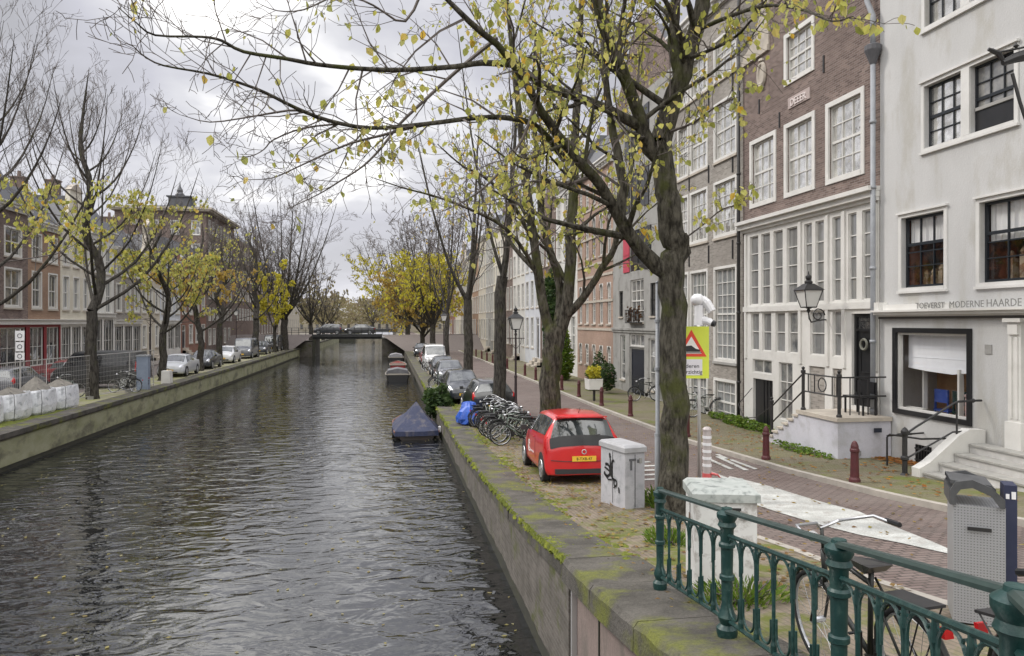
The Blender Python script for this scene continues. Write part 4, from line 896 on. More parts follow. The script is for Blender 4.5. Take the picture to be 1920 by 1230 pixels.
# ---------------- warehouse with shutters
def warehouse():
    y0, y1 = 31.6, 40.9; T = TR
    t = thing('warehouse', 'narrow grey plaster warehouse with black loft shutters, one pink-red shutter and navy door', 'house', (DR, 36, 1)); off = t.location.copy()
    sc = FP(1195, 500)[0]
    def r(pxl, pxr, za, zb): return (FP(pxr, 500)[0], FP(pxl, 500)[0], za, zb)
    loft = [r(1181, 1208, z, z+2.1) for z in (7.35, 10.5, 13.4)]
    win = r(1182, 1207, 4.7, 6.9); w2 = [r(1161, 1168, 5.0, 6.4), r(1219, 1229, 5.0, 6.6)]
    dr = r(1180, 1208, 1.0, 3.4); fan = r(1180, 1208, 3.45, 4.1); s1 = r(1163, 1172, 1.6, 4.0); s2 = r(1216, 1228, 1.4, 3.9)
    holes = loft+[win]+w2+[dr, fan, s1, s2]
    mb = MB(); fwall(mb, y0+.008, y1-.008, .6, 16.2, holes, T, .2); shell(mb, y0+.008, y1-.008, .6, 16.2, T); mb.build('wall', GREYP, t, off)
    mb = MB(); fwall(mb, y0+.006, y1-.006, 8.0, 16.2, [h for h in holes if h[2] > 9], lambda d, s, z: T(d+.02, s, z), .2)
    gable(t, off, T, y0+.01, y1-.01, 16.2, 'point', BRICK_BR, h=4); roofp(t, off, T, y0+.01, y1-.01, 16.1, h=3.8, kind='saddle')
    for k, h in enumerate(loft):
        a, b, c, d = h
        m = MB(); m.box(-.12, -.06, a, b, c, d, T); m.box(-.06, -.03, (a+b)/2-.03, (a+b)/2+.03, c, d, T); m.build('loft_door', BLACKP, t, off)
        m = MB(); w_ = (b-a)*(.42 if k == 0 else .3)
        m.box(.0, .05, b+.02, b+.02+w_*1.05, c, d, T); m.box(.05, .07, b+.1, b+w_, c+.9, c+1.0, T); m.build('shutter', PINKSH if k == 0 else BLACKP, t, off)
        m = MB(); m.box(.0, .05, a-.02-w_*1.05, a-.02, c, d, T); m.box(.05, .07, a-w_, a-.1, c+.9, c+1.0, T); m.build('shutter', BLACKP, t, off)
    window(t, off, T, *win, nx=3, ny=4, pm=P_MID, fw=.08, mw=.04)
    m = MB(); a, b, c, d = win; m.box(0, .3, a, b, c-.05, c, T); 
    for k in range(9): s = a+(b-a)*k/8; m.box(.27, .3, s-.015, s+.015, c, c+.6, T)
    m.box(.26, .31, a, b, c+.6, c+.64, T); m.build('window_balcony', IRON, t, off)
    m = MB(); rr = random.Random(5)
    for k in range(60): p = T(rr.uniform(.05, .25), rr.uniform(a, b), c+rr.uniform(.05, .8)); q = rr.uniform(.04, .09); m.raw([(p[0]-q, p[1], p[2]), (p[0], p[1]-q, p[2]+q), (p[0]+q, p[1], p[2]), (p[0], p[1]+q, p[2]-q)], [(0, 1, 2, 3)])
    m.build('window_box_flowers', mat('red_brown_flowers', (.3, .07, .04), (.1, .13, .04), scale=20), t, off)
    for h in w2: window(t, off, T, *h, nx=1, ny=2, pm=P_DK, fm=BLACKP, sash=False)
    for h in (s1, s2): window(t, off, T, *h, nx=1, ny=3, pm=P_MID, sash=False)
    window(t, off, T, *fan, nx=3, ny=1, pm=P_MID, sash=False, sill=False); doorp(t, off, T, *dr, dm=NAVY, fm=GREYP, light=0)
    m = MB(); m.box(0, .12, y0+.02, y1-.02, 4.28, 4.4, T); m.box(0, .06, y0+.02, y1-.02, 4.15, 4.28, T); m.build('ledge', GREYP, t, off)
    m = MB(); m.box(0, 1.2, sc-.08, sc+.08, 18.2, 18.4, T); m.build('hoist_beam', BLACKP, t, off)
warehouse()
# ---------------- the rest of the right row
house(TR, 40.9, 49.0, 'pinkish brick house with round-arched windows and pale stone bands', BRICK_PK, 14.3, bays=5, floors=[(2.0, 3.3), (4.6, 7.0), (8.7, 11.2), (12.0, 13.5)], z0=.9, arch=True, bands=(4.2, 5.9, 7.45, 8.2, 9.9, 11.7), top='cornice', ny=3, nx=2, wr=.5, ground='x', seed=2, gm=None, pm=(P_SKY, P_MID, P_MID))
rowR = [
 (49, 55.5, 'white plastered house left of the arched pinkish brick house', WHITE, 14.8, 3, 'cornice', DKGREEN),
 (55.5, 61.5, 'dark brick house behind the ivy shrubs with a stepped gable', BRICK_DK, 12.5, 3, 'step', NAVY),
 (61.5, 68.5, 'pale blue grey plastered house with a bell gable on the right bank', PALEBL, 13.6, 3, 'bell', BLACKP),
 (68.5, 75.5, 'tall white house with dark door behind the street lamp', WHITE, 16.4, 3, 'flat', BLACKP),
 (75.5, 82, 'weathered brown brick house with neck gable behind the bare trees', BRICK_BR, 13.5, 3, 'neck', NAVY),
 (82, 90, 'wide cream plastered house with straight cornice on the right bank', CREAM, 15.6, 4, 'cornice', DKGREEN),
 (90, 97, 'grey plastered house with bell gable far along the right bank', GREYP, 15, 3, 'bell', NAVY),
 (97, 105, 'beige plastered house with mansard roof far along the right bank', BEIGEP, 16.2, 3, 'cornice', DKGREEN),
 (105, 113, 'orange brown brick house beside the beige plastered one far down the row', BRICK_OR, 14.2, 3, 'step', NAVY),
 (113, 122, 'cream house with red roof behind the yellow trees', CREAM, 15.0, 4, 'cornice', NAVY),
 (122, 131, 'grey brick house half hidden by the yellow trees', BRICK_GR, 14.5, 3, 'neck', NAVY),
 (131, 142, 'pale plastered house behind the farthest yellow tree', BEIGEP, 15.5, 4, 'flat', DKGREEN),
 (142, 156, 'red brick house at the far end of the right row', BRICK_RD, 14.5, 4, 'cornice', NAVY),
 (156, 172, 'last pale house of the right row beyond the bridge', PALEBL, 15, 4, 'cornice', NAVY)]
for k, (a, b, lab, wm, z1, bays, top, dm) in enumerate(rowR):
    house(TR, a, b, lab, wm, z1, bays=bays, z0=.9, top=top, seed=k+1, doorm=dm, casing=.07, wr=.5, nx=2, ny=4 if k < 7 else 2, roofm=TILE if k in (9, 4) else SLATE, rh=2.6)
# ---------------- left row
rowL = [
 (30, 37.5, 'brown brick house partly cut by the left frame edge', BRICK_BR, 12.0, 3, 'cornice', 'shop', REDP, 2.6),
 (37.5, 48.2, 'plum brown brick shop house with dark red shop front and slate mansard roof', BRICK_BR, 11.4, 3, 'cornice', 'shop', REDP, 2.4),
 (48.2, 52.6, 'narrow orange brown brick house with dark red ground floor', BRICK_OR, 10.8, 2, 'cornice', 'shop', REDP, 2.2),
 (52.6, 57.6, 'narrow cream house with white glazed ground floor behind the first bare tree', CREAM, 10.6, 3, 'bell', 'shop', WHITE, 2.4),
 (57.6, 62.2, 'tall white house with full height white pilasters on the left bank', WHITE, 11.5, 2, 'cornice', 'shop', WHITE, 2.2),
 (62.2, 68.6, 'grey brown brick house with three tall white windows over a white shop front', BRICK_GR, 10.6, 3, 'cornice', 'shop', WHITE, 2.2),
 (68.6, 74, 'cream plastered house with a neck gable left of the white rendered one', BEIGEP, 10.4, 3, 'neck', 'door', None, 2.2),
 (74, 81, 'white rendered house with tall ground floor windows behind the third bare tree', PALEBL, 10.8, 3, 'cornice', 'shop', WHITE, 1.8),
 (81, 91.9, 'reddish brick house with small round-headed windows beside the tall brick block', BRICK_RD, 11.6, 4, 'cornice', 'door', None, 1.8)]
for k, (a, b, lab, wm, z1, bays, top, gr, gm_, rh) in enumerate(rowL):
    house(TL, a, b, lab, wm, z1, bays=bays, z0=GL+.1, top=top, seed=k+40, ground=gr, gm=gm_, casing=.09, wr=.52, nx=2, ny=2, rh=rh, pm=(P_DK, P_CUR, P_MID), roofm=SLATE,
          floors=[(2.5, 4.4), (5.6, 7.7), (8.5, 10.0)] if wm is not WHITE else [(2.2, 4.9), (5.4, 7.9), (8.4, 10.2)])
# tall brick block, its end wall looks towards the camera
def block():
    t = thing('apartment_block', 'tall dark brick corner block with pale eaves and roof turret on the left bank', 'building', (-25, 95, GL)); off = t.location.copy()
    z1 = 17.6; T = TL; T2 = TS(92); holes = []
    for k in range(5):
        for i in range(7): s = 93.2+i*2.0; holes.append((s, s+1.0, 4.9+k*2.6, 6.4+k*2.6))
    hg = [(s, s+1.2, 2.0, 3.9) for s in (93.2, 95.4, 99, 101.5, 104)]
    h2 = [(s, s+.9, 12.2+k*2.7, 13.8+k*2.7) for k in range(2) for s in (-29.5, -27.2, -24.9, -22.6)]
    mb = MB(); fwall(mb, 92.02, 108, .9, z1, holes+hg, T, .15); fwall(mb, -31, -21.0, .9, z1, h2, T2, .15); mb.face([(-31, 92, .9), (-31, 108, .9), (-31, 108, z1), (-31, 92, z1)]); mb.face([(-31, 108, .9), (-21, 108, .9), (-21, 108, z1), (-31, 108, z1)]); mb.build('wall', BRICK_BR, t, off)
    for h in holes+hg: window(t, off, T, *h, nx=2, ny=2, pm=P_MID, sill=False, casing=.06, fw=.1, mw=.05)
    for h in h2: window(t, off, T2, *h, nx=2, ny=2, pm=P_MID, sill=False, casing=.06, fw=.1, mw=.05)
    m = MB(); m.box(-31.4, -20.4, 91.4, 108.3, z1, z1+.18); m.box(-31.6, -20.2, 91.2, 108.5, z1+.18, z1+.42); m.build('cornice', STONE, t, off)
    m = MB(); m.raw([(-31.4, 91.4, z1+.42), (-20.4, 91.4, z1+.42), (-20.4, 108.3, z1+.42), (-31.4, 108.3, z1+.42), (-26, 98, z1+1.6), (-26, 102, z1+1.6)], [(0, 1, 4), (1, 2, 5, 4), (2, 3, 5), (3, 0, 4, 5)]); rf = m.build('roof', SLATE, t, off)
    m = MB(); m.box(-25.6, -23.2, 93.5, 96, z1+.5, z1+1.9); m.box(-25.8, -23.0, 93.3, 96.2, z1+1.9, z1+2.05); m.lathe([(.5, 0), (.55, .3), (.3, .6), (.35, .8), (.1, 1.3), (.02, 1.9)], 8, (-24.6, 94.7, z1+2.05)); m.build('roof_turret', SLATE, rf, off)
    t = thing('apartment_block', 'darker brick block with rounded top floor just beyond the tall corner block', 'building', (-25, 115, GL)); off = t.location.copy(); z1 = 16.4; holes = []
    for k in range(4):
        for i in range(8): s = 109.5+i*2.1; holes.append((s, s+1.0, 5+k*2.8, 6.6+k*2.8))
    mb = MB(); fwall(mb, 108.05, 127, .9, z1, holes, T, .15); shell(mb, 108.05, 127, .9, z1, T); mb.build('wall', BRICK_DK, t, off)
    for h in holes: window(t, off, T, *h, nx=1, ny=2, pm=P_MID, sill=False, casing=.06, fw=.1)
    roofp(t, off, T, 108.05, 127, z1, h=1.3)
block()
house(TL, 127, 150, 'long brown brick row at the far end of the left bank', BRICK_BR, 13, bays=8, z0=GL, top='cornice', seed=77, ny=1, nx=1, wr=.45, ground='x', pm=(P_MID,)*3)
house(TL, 150, 185, 'pale distant row beyond the bridge on the left bank', BEIGEP, 12, bays=10, z0=GL, top='cornice', seed=78, ny=1, nx=1, wr=.45, ground='x', pm=(P_MID,)*3)
# ------------------------------------------------------------------ trees
def barkmat(name, c1, c2, c3, moss=.6):
    m, nt, b = nodes(name); N, L = nt.nodes, nt.links; b.inputs['Roughness'].default_value = .95; b.inputs['Specular IOR Level'].default_value = .2
    geo = N.new('ShaderNodeNewGeometry')
    mp = N.new('ShaderNodeMapping'); mp.inputs['Scale'].default_value = (1, 1, .28); L.new(geo.outputs['Position'], mp.inputs[0])
    def noi(s, src, d=6):
        n = N.new('ShaderNodeTexNoise'); n.inputs['Scale'].default_value = s; n.inputs['Detail'].default_value = d; n.inputs['Roughness'].default_value = .65; L.new(src, n.inputs['Vector']); return n.outputs[0]
    a = noi(14, mp.outputs[0])
    r = N.new('ShaderNodeValToRGB'); L.new(a, r.inputs[0]); e = r.color_ramp.elements; e[0].position = .38; e[0].color = (*c1, 1); e[1].position = .62; e[1].color = (*c2, 1)
    mr = N.new('ShaderNodeMapRange'); mr.inputs['From Min'].default_value = moss-.06; mr.inputs['From Max'].default_value = moss+.10; L.new(noi(1.7, geo.outputs['Position']), mr.inputs['Value'])
    mx = N.new('ShaderNodeMixRGB'); mx.inputs[2].default_value = (*c3, 1); L.new(mr.outputs[0], mx.inputs[0]); L.new(r.outputs[0], mx.inputs[1]); L.new(mx.outputs[0], b.inputs['Base Color'])
    bp = N.new('ShaderNodeBump'); bp.inputs['Strength'].default_value = 1; bp.inputs['Distance'].default_value = .07; L.new(noi(20, mp.outputs[0]), bp.inputs['Height']); L.new(bp.outputs[0], b.inputs['Normal'])
    return m
BARK = barkmat('mossy_elm_bark', (.026, .023, .018), (.125, .115, .092), (.075, .082, .028), .55)
BARK2 = barkmat('grey_brown_bark', (.030, .027, .024), (.095, .087, .076), (.07, .075, .03), .62)
TWIG = mat('dark_twig_bark', (.085, .072, .066), (.14, .12, .11), scale=3, rough=.9)
def leafmat(name, cols):
    m = bpy.data.materials.new(name); m.use_nodes = True; nt = m.node_tree; N, L = nt.nodes, nt.links; N.clear()
    o = N.new('ShaderNodeOutputMaterial'); d = N.new('ShaderNodeBsdfPrincipled'); d.inputs['Roughness'].default_value = .55; d.inputs['Specular IOR Level'].default_value = .3
    tl = N.new('ShaderNodeBsdfTranslucent'); mx = N.new('ShaderNodeMixShader'); mx.inputs[0].default_value = .45
    geo = N.new('ShaderNodeNewGeometry'); r = N.new('ShaderNodeValToRGB'); L.new(geo.outputs['Random Per Island'], r.inputs[0])
    e = r.color_ramp.elements; e[0].position = 0; e[0].color = (*cols[0], 1); e[1].position = 1; e[1].color = (*cols[-1], 1)
    for i, c in enumerate(cols[1:-1]): x = e.new((i+1)/(len(cols)-1)); x.color = (*c, 1)
    L.new(r.outputs[0], d.inputs['Base Color']); L.new(r.outputs[0], tl.inputs['Color']); L.new(d.outputs[0], mx.inputs[1]); L.new(tl.outputs[0], mx.inputs[2]); L.new(mx.outputs[0], o.inputs[0])
    return m
LEAF = leafmat('yellow_green_elm_leaves', [(.22, .25, .07), (.46, .47, .10), (.56, .54, .12), (.62, .58, .18), (.40, .43, .12), (.60, .55, .20), (.66, .42, .05)])
LEAFY = leafmat('bright_yellow_leaves', [(.52, .46, .05), (.62, .56, .05), (.68, .60, .07), (.46, .44, .07), (.60, .50, .05)])
LEAFO = leafmat('orange_yellow_leaves', [(.52, .36, .07), (.56, .42, .09), (.46, .30, .08), (.44, .36, .12)])
LEAFD = leafmat('dull_brown_leaves', [(.20, .17, .10), (.28, .25, .12), (.24, .19, .13), (.33, .30, .15)])
LEAFG = leafmat('dark_ivy_leaves', [(.02, .045, .015), (.05, .09, .03), (.04, .07, .02), (.09, .14, .04)])
LEAFL = leafmat('fresh_green_leaves', [(.08, .16, .02), (.14, .24, .03), (.20, .27, .04), (.06, .11, .02)])
def rnd_perp(rg, d):
    v = Vector((rg.gauss(0, 1), rg.gauss(0, 1), rg.gauss(0, 1))); v -= d*v.dot(d)
    return v.normalized() if v.length > 1e-5 else d.orthogonal().normalized()
class Tree:
    def __init__(s, seed, thr=.02, leaf=.1, leafp=0, up=.15, sides=(9, 6, 4, 3), minr=.004, levels=4, nch=(6, 6, 5), ang=(38, 38, 42), ratio=.55, segs=(6, 5, 4, 3, 2), wob=.13, leafn=2, lz=(-99, 99), droop=0):
        s.rg = random.Random(seed); s.W = MB(); s.C = MB(); s.thr = thr; s.leaf = leaf; s.leafp = leafp; s.up = up; s.sides = sides; s.minr = minr
        s.levels = levels; s.nch = nch; s.ang = ang; s.ratio = ratio; s.segs = segs; s.wob = wob; s.leafn = leafn; s.lz = lz; s.nl = 0; s.lf = None; s.droop = droop
    def emit(s, pts, rads, lvl):
        n = s.sides[min(lvl, 3)]
        if max(rads) > s.thr: s.W.tube(pts, rads, n, cap=False)
        else: s.C.cur = 0; s.C.tube(pts, rads, 3, cap=False)
    def addleaf(s, p, d):
        rg = s.rg; L = s.leaf*(.4+.95*rg.random()**1.3); w = L*.36
        t = Vector((rg.gauss(0, .5), rg.gauss(0, .5), -1.0)).normalized(); n = rnd_perp(rg, t); b = t.cross(n)
        p = p+Vector((rg.gauss(0, 1), rg.gauss(0, 1), rg.gauss(0, 1)))*L*.25
        c = n*w*.3
        s.C.cur = 1
        s.C.raw([p, p+t*L*.35+b*w-c, p+t*L*.72+b*w*.7-c, p+t*L, p+t*L*.72-b*w*.7-c, p+t*L*.35-b*w-c, p+t*L*.5], [(0, 1, 6), (1, 2, 6), (2, 3, 6), (3, 4, 6), (4, 5, 6), (5, 0, 6)] if s.leaf > .085 and s.big else [(0, 1, 2, 3), (0, 3, 4, 5)])
        s.nl += 1
    big = False
    def grow(s, p, d, L, r, lvl):
        rg = s.rg; n = s.segs[min(lvl, 4)]; pts = [p.copy()]; rads = [r]; q = p.copy(); dd = d.copy()
        for k in range(n):
            dd = (dd+rnd_perp(rg, dd)*s.wob*(1+.4*lvl)+Vector((0, 0, s.up*(1 if lvl < 3 else .4)-s.droop*(lvl >= 2)))*1.0/n*2).normalized()
            q = q+dd*(L/n); pts.append(q.copy()); rads.append(max(s.minr, r*(1-.82*(k+1)/n)))
        s.emit(pts, rads, lvl)
        s.side(pts, rads, L, lvl)
    def side(s, pts, rads, L, lvl, t0=.2, mult=1, nch=None):
        rg = s.rg
        if lvl >= s.levels:
            if s.leafp:
                for k in range(s.leafn):
                    t = rg.random(); i = min(int(t*(len(pts)-1)), len(pts)-2); q = pts[i].lerp(pts[i+1], t*(len(pts)-1)-i)
                    lp = s.lf(q) if s.lf else (s.leafp if s.lz[0] < q.z < s.lz[1] else 0)
                    if rg.random() < lp: s.addleaf(q, None)
            return
        nc = nch if nch is not None else s.nch[min(lvl, len(s.nch)-1)]; nc = max(1, int(nc*mult+rg.uniform(-.5, .5)))
        N = len(pts)-1
        for k in range(nc):
            t = t0+(1-t0)*(k+rg.random())/nc; i = min(int(t*N), N-1); f = t*N-i
            q = pts[i].lerp(pts[i+1], f); d = (pts[i+1]-pts[i]).normalized(); a = R(s.ang[min(lvl, len(s.ang)-1)])*rg.uniform(.65, 1.25)
            v = rnd_perp(rg, d); v = (v+Vector((0, 0, .35))).normalized(); v = (v-d*v.dot(d)).normalized()
            nd = (d*math.cos(a)+v*math.sin(a)).normalized(); rr = (rads[i]+(rads[i+1]-rads[i])*f)*rg.uniform(.38, .6)
            s.grow(q, nd, L*s.ratio*rg.uniform(.7, 1.25)*(1.1-.45*t), max(s.minr, rr), lvl+1)
    def limb(s, pts, rads, lvl, mult=1, t0=.15, smooth=3, L=None, nch=None):
        """an explicit limb: smoothed through its points, with side growth"""
        P = [Vector(p) for p in pts]; o, orr = [], []
        for i in range(len(P)-1):
            p0 = P[max(0, i-1)]; p1 = P[i]; p2 = P[i+1]; p3 = P[min(len(P)-1, i+2)]
            for k in range(smooth):
                t = k/smooth; o.append(.5*((2*p1)+(p2-p0)*t+(2*p0-5*p1+4*p2-p3)*t*t+(3*p1-p0-3*p2+p3)*t**3)); orr.append(rads[i]+(rads[i+1]-rads[i])*t)
        o.append(P[-1]); orr.append(rads[-1])
        if lvl <= 1:
            for i in range(1, len(o)-1): o[i] = o[i]+Vector((s.rg.gauss(0, .12), s.rg.gauss(0, .12), 0))*orr[i]
        if max(orr) > s.thr: s.W.tube(o, orr, (14, 10, 6, 4)[min(lvl, 3)], cap=False)
        else: s.C.cur = 0; s.C.tube(o, orr, 4, cap=False)
        tot = L or sum((b-a).length for a, b in zip(o, o[1:]))
        if nch != 0: s.side(o, orr, tot, lvl, t0=t0, mult=mult, nch=nch)
    def finish(s, name, label, loc, group, bark=BARK2, leafm=LEAF, cat='tree'):
        t = thing(name, label, cat, loc, 0, group)
        s.W.build('trunk', bark, t, loc, smooth=True)
        s.C.build('crown', [TWIG, leafm], t, loc); return t

TG = 'elms lining the canal'
def near_elm():
    T = Tree(11, thr=.03, leaf=.105, leafp=.9, up=.10, minr=.0035, levels=4, nch=(5, 9, 8, 5), ang=(45, 48, 52, 55), ratio=.43, leafn=2, droop=.05); T.big = True
    base = Vector((4.59, 11.6, g(11.6)))
    # leaves thin out towards the canal, and thicken over the street
    def lf(q):
        k = (q.x*ct-q.y*st)/(q.x*st+q.y*ct)*FPX+CX
        return .05+.87*max(0, min(1, (q.x+1.3)/2.4))
    T.lf = lf; z = 12.2
    q = lambda *a: [Q(px, py, zc) for px, py, zc in a]
    T.limb([base+Vector((0, 0, -.3)), base+Vector((0, 0, .15))]+q((1262, 800, z), (1262, 640, z), (1263, 520, z), (1262, 455, z), (1252, 390, z), (1243, 330, z), (1238, 265, z)), [.34, .25, .222, .215, .212, .212, .195, .18, .175], 0, nch=0, smooth=4)
    T.limb(q((1262, 470, z), (1281, 452, z-.15), (1284, 436, z-.2)), [.12, .11, .03], 1, nch=0)   # burr
    T.limb(q((1238, 268, z), (1256, 200, z), (1288, 110, z-.1), (1314, 10, z-.2), (1334, -140, z-.2), (1350, -330, z)), [.18, .16, .14, .12, .08, .03], 1, mult=1.1, L=5.5)
    T.limb(q((1275, 140, z), (1262, 80, z+.1), (1268, 0, z+.3), (1262, -160, z+.5)), [.10, .09, .075, .03], 1, L=4)
    T.limb(q((1240, 300, z), (1212, 262, z-.1), (1196, 205, z-.2), (1165, 128, z-.5), (1130, 45, z-.8), (1108, -60, z-1), (1085, -220, z-1)), [.14, .125, .105, .095, .08, .06, .03], 1, mult=1.2, L=5.5)
    T.limb(q((1204, 240, z-.1), (1140, 205, z-.5), (1075, 180, z-.9), (1010, 155, z-1.3), (972, 122, z-1.5)), [.09, .075, .068, .06, .052], 1, L=4, nch=5)
    T.limb(q((1256, 520, z), (1218, 485, z-.1), (1180, 440, z-.3), (1160, 405, z-.4), (1128, 350, z-.6), (1085, 302, z-.9), (1040, 245, z-1.2), (1005, 190, z-1.5), (950, 105, z-1.9), (880, 40, z-2.3), (800, -40, z-2.6)), [.15, .13, .11, .10, .085, .078, .07, .062, .05, .04, .02], 1, mult=1.4, L=5.5)
    T.limb(q((1162, 410, z-.4), (1168, 340, z-.3), (1150, 250, z-.2), (1135, 150, z), (1128, 20, z+.2), (1120, -120, z+.2)), [.085, .075, .065, .05, .04, .02], 1, L=4.5)
    # long whips over the water
    S = 2
    T.limb(q((972, 122, z-1.5), (905, 118, z-1.9), (853, 125, z-2.2), (754, 131, z-2.7), (680, 129, z-3.1), (596, 121, z-3.5), (536, 110, z-3.9), (457, 97, z-4.3), (415, 76, z-4.5), (378, 69, z-4.7), (291, 66, z-5.1), (255, 42, z-5.3), (222, 14, z-5.4)), [.052, .042, .036, .031, .028, .025, .022, .018, .015, .013, .010, .007, .004], 2, mult=3.6, L=2.3)
    T.limb(q((1060, 300, z-.8), (1010, 240, z-1.2), (960, 222, z-1.6), (893, 221, z-2), (794, 233, z-2.5), (695, 240, z-2.9), (616, 226, z-3.3), (556, 203, z-3.6), (500, 175, z-3.9), (457, 158, z-4.1), (390, 138, z-4.4), (307, 123, z-4.8), (270, 105, z-5), (247, 84, z-5.1)), [.055, .045, .040, .036, .031, .027, .024, .021, .018, .016, .013, .009, .007, .004], 2, mult=3.6, L=2.3)
    T.limb(q((600, 221, z-3.4), (556, 207, z-3.5), (510, 212, z-3.6), (469, 219, z-3.7), (394, 229, z-3.9), (342, 216, z-4)), [.016, .014, .012, .010, .007, .003], 2, mult=1.6, L=1.4)
    T.limb(q((932, 71, z-1.9), (860, 130, z-2), (794, 190, z-2.3), (750, 232, z-2.4), (715, 277, z-2.6), (680, 312, z-2.8), (635, 341, z-3), (596, 365, z-3.1), (536, 393, z-3.3)), [.030, .026, .022, .019, .016, .013, .011, .008, .004], 2, mult=2.6, L=2)
    T.limb(q((794, 234, z-2.5), (760, 242, z-2.6), (715, 254, z-2.8), (660, 268, z-3), (616, 286, z-3.1), (556, 314, z-3.3), (509, 334, z-3.4), (453, 337, z-3.5)), [.024, .02, .017, .014, .012, .009, .006, .003], 2, mult=2.4, L=1.8)
    T.limb(q((640, 232, z-3.2), (570, 240, z-3.3), (513, 262, z-3.5), (495, 280, z-3.5), (469, 293, z-3.6), (422, 294, z-3.7)), [.013, .011, .009, .007, .005, .003], 2, mult=1, L=1)
    T.limb(q((800, -40, z-2.6), (760, 40, z-2.6), (700, 10, z-2.8), (640, -10, z-3), (570, 18, z-3.2), (520, 20, z-3.2), (480, 4, z-3.3)), [.02, .017, .014, .012, .009, .006, .003], 2, mult=2.2, L=1.8)
    T.limb(q((1005, 190, z-1.5), (980, 260, z-1.7), (930, 330, z-2), (880, 372, z-2.2), (820, 400, z-2.4)), [.026, .021, .017, .012, .004], 2, mult=2.0, L=1.7)
    T.limb(q((1110, 330, z-.7), (1060, 345, z-1), (1000, 340, z-1.4), (940, 360, z-1.7)), [.03, .024, .018, .006], 2, mult=1.8, L=1.6)
    T.limb(q((1300, 60, z-.2), (1370, 30, z-1.2), (1440, 10, z-2.2), (1510, 20, z-3.2), (1560, 40, z-4), (1600, 30, z-4.4)), [.035, .03, .024, .017, .010, .003], 2, mult=3.0, L=1.7)
    T.limb(q((1290, 110, z-.1), (1340, 90, z-.8), (1390, 60, z-1.5), (1450, -20, z-2.2)), [.035, .028, .02, .008], 2, mult=2.4, L=1.7)
    T.limb(q((1281, 450, z-.1), (1320, 420, z-.6), (1355, 392, z-1), (1388, 384, z-1.4), (1402, 378, z-1.5)), [.016, .013, .011, .008, .004], 2, mult=1.2, L=.9)
    T.limb(q((1248, 250, z), (1300, 230, z-.5), (1350, 195, z-1), (1390, 180, z-1.3)), [.028, .02, .014, .005], 2, mult=1.8, L=1.5)
    T.limb(q((1190, 210, z-.2), (1160, 120, z+.3), (1180, 40, z+.6), (1210, -60, z+.8)), [.05, .04, .03, .012], 2, mult=2.5, L=2.4)
    return T.finish('elm_tree', 'nearest thick mossy elm beside the yellow sign, its long whips reaching over the water', base, TG, bark=BARK)
near_elm()
def second_elm():
    T = Tree(23, thr=.03, leaf=.16, leafp=.8, up=.22, minr=.006, levels=4, nch=(7, 9, 7, 5), ang=(36, 42, 48, 48), ratio=.42, leafn=2)
    base = Vector((4.35, 20.0, g(20))); z = 20.35
    T.lf = lambda q: .08+.72*max(0, min(1, (q.x-.3)/3.2))
    q = lambda *a: [Q(px, py, zc) for px, py, zc in a]
    T.limb([base+Vector((0, 0, -.3)), base+Vector((0, 0, .2))]+q((1032, 740, z), (1036, 660, z), (1042, 615, z)), [.42, .32, .28, .275, .265], 0, nch=0, smooth=4)
    T.limb(q((1038, 640, z), (1018, 565, z), (1002, 460, z), (987, 340, z-.2), (973, 210, z-.4), (958, 80, z-.6), (948, -60, z-.8)), [.15, .135, .12, .10, .085, .06, .03], 1, L=7)
    T.limb(q((1042, 620, z), (1050, 540, z+.3), (1020, 430, z+.5), (1010, 320, z+.7), (1000, 190, z+.8), (1005, 60, z+.8)), [.13, .115, .10, .08, .055, .03], 1, L=6)
    T.limb(q((1046, 640, z), (1064, 560, z), (1071, 440, z), (1077, 310, z), (1084, 160, z), (1090, 10, z+.2), (1096, -120, z+.3)), [.18, .16, .145, .12, .10, .07, .04], 1, L=7)
    T.limb(q((1058, 600, z), (1092, 560, z-.3), (1128, 505, z-.6), (1152, 462, z-.8), (1170, 380, z-.9), (1190, 280, z-.8), (1205, 170, z-.6)), [.12, .105, .09, .08, .065, .05, .025], 1, L=5.5)
    T.limb(q((1018, 565, z), (1000, 500, z-.4), (950, 430, z-.9), (880, 392, z-1.6), (815, 368, z-2.2), (755, 352, z-2.7), (690, 330, z-3)), [.07, .065, .05, .035, .027, .018, .007], 2, mult=2.6, L=3.2)
    T.limb(q((1002, 460, z), (960, 380, z-.6), (905, 330, z-1.2), (868, 312, z-1.6), (820, 270, z-2)), [.06, .05, .035, .025, .01], 2, mult=2.4, L=3)
    return T.finish('elm_tree', 'broad forked elm rising behind the red car', base, TG, bark=BARK)
second_elm()
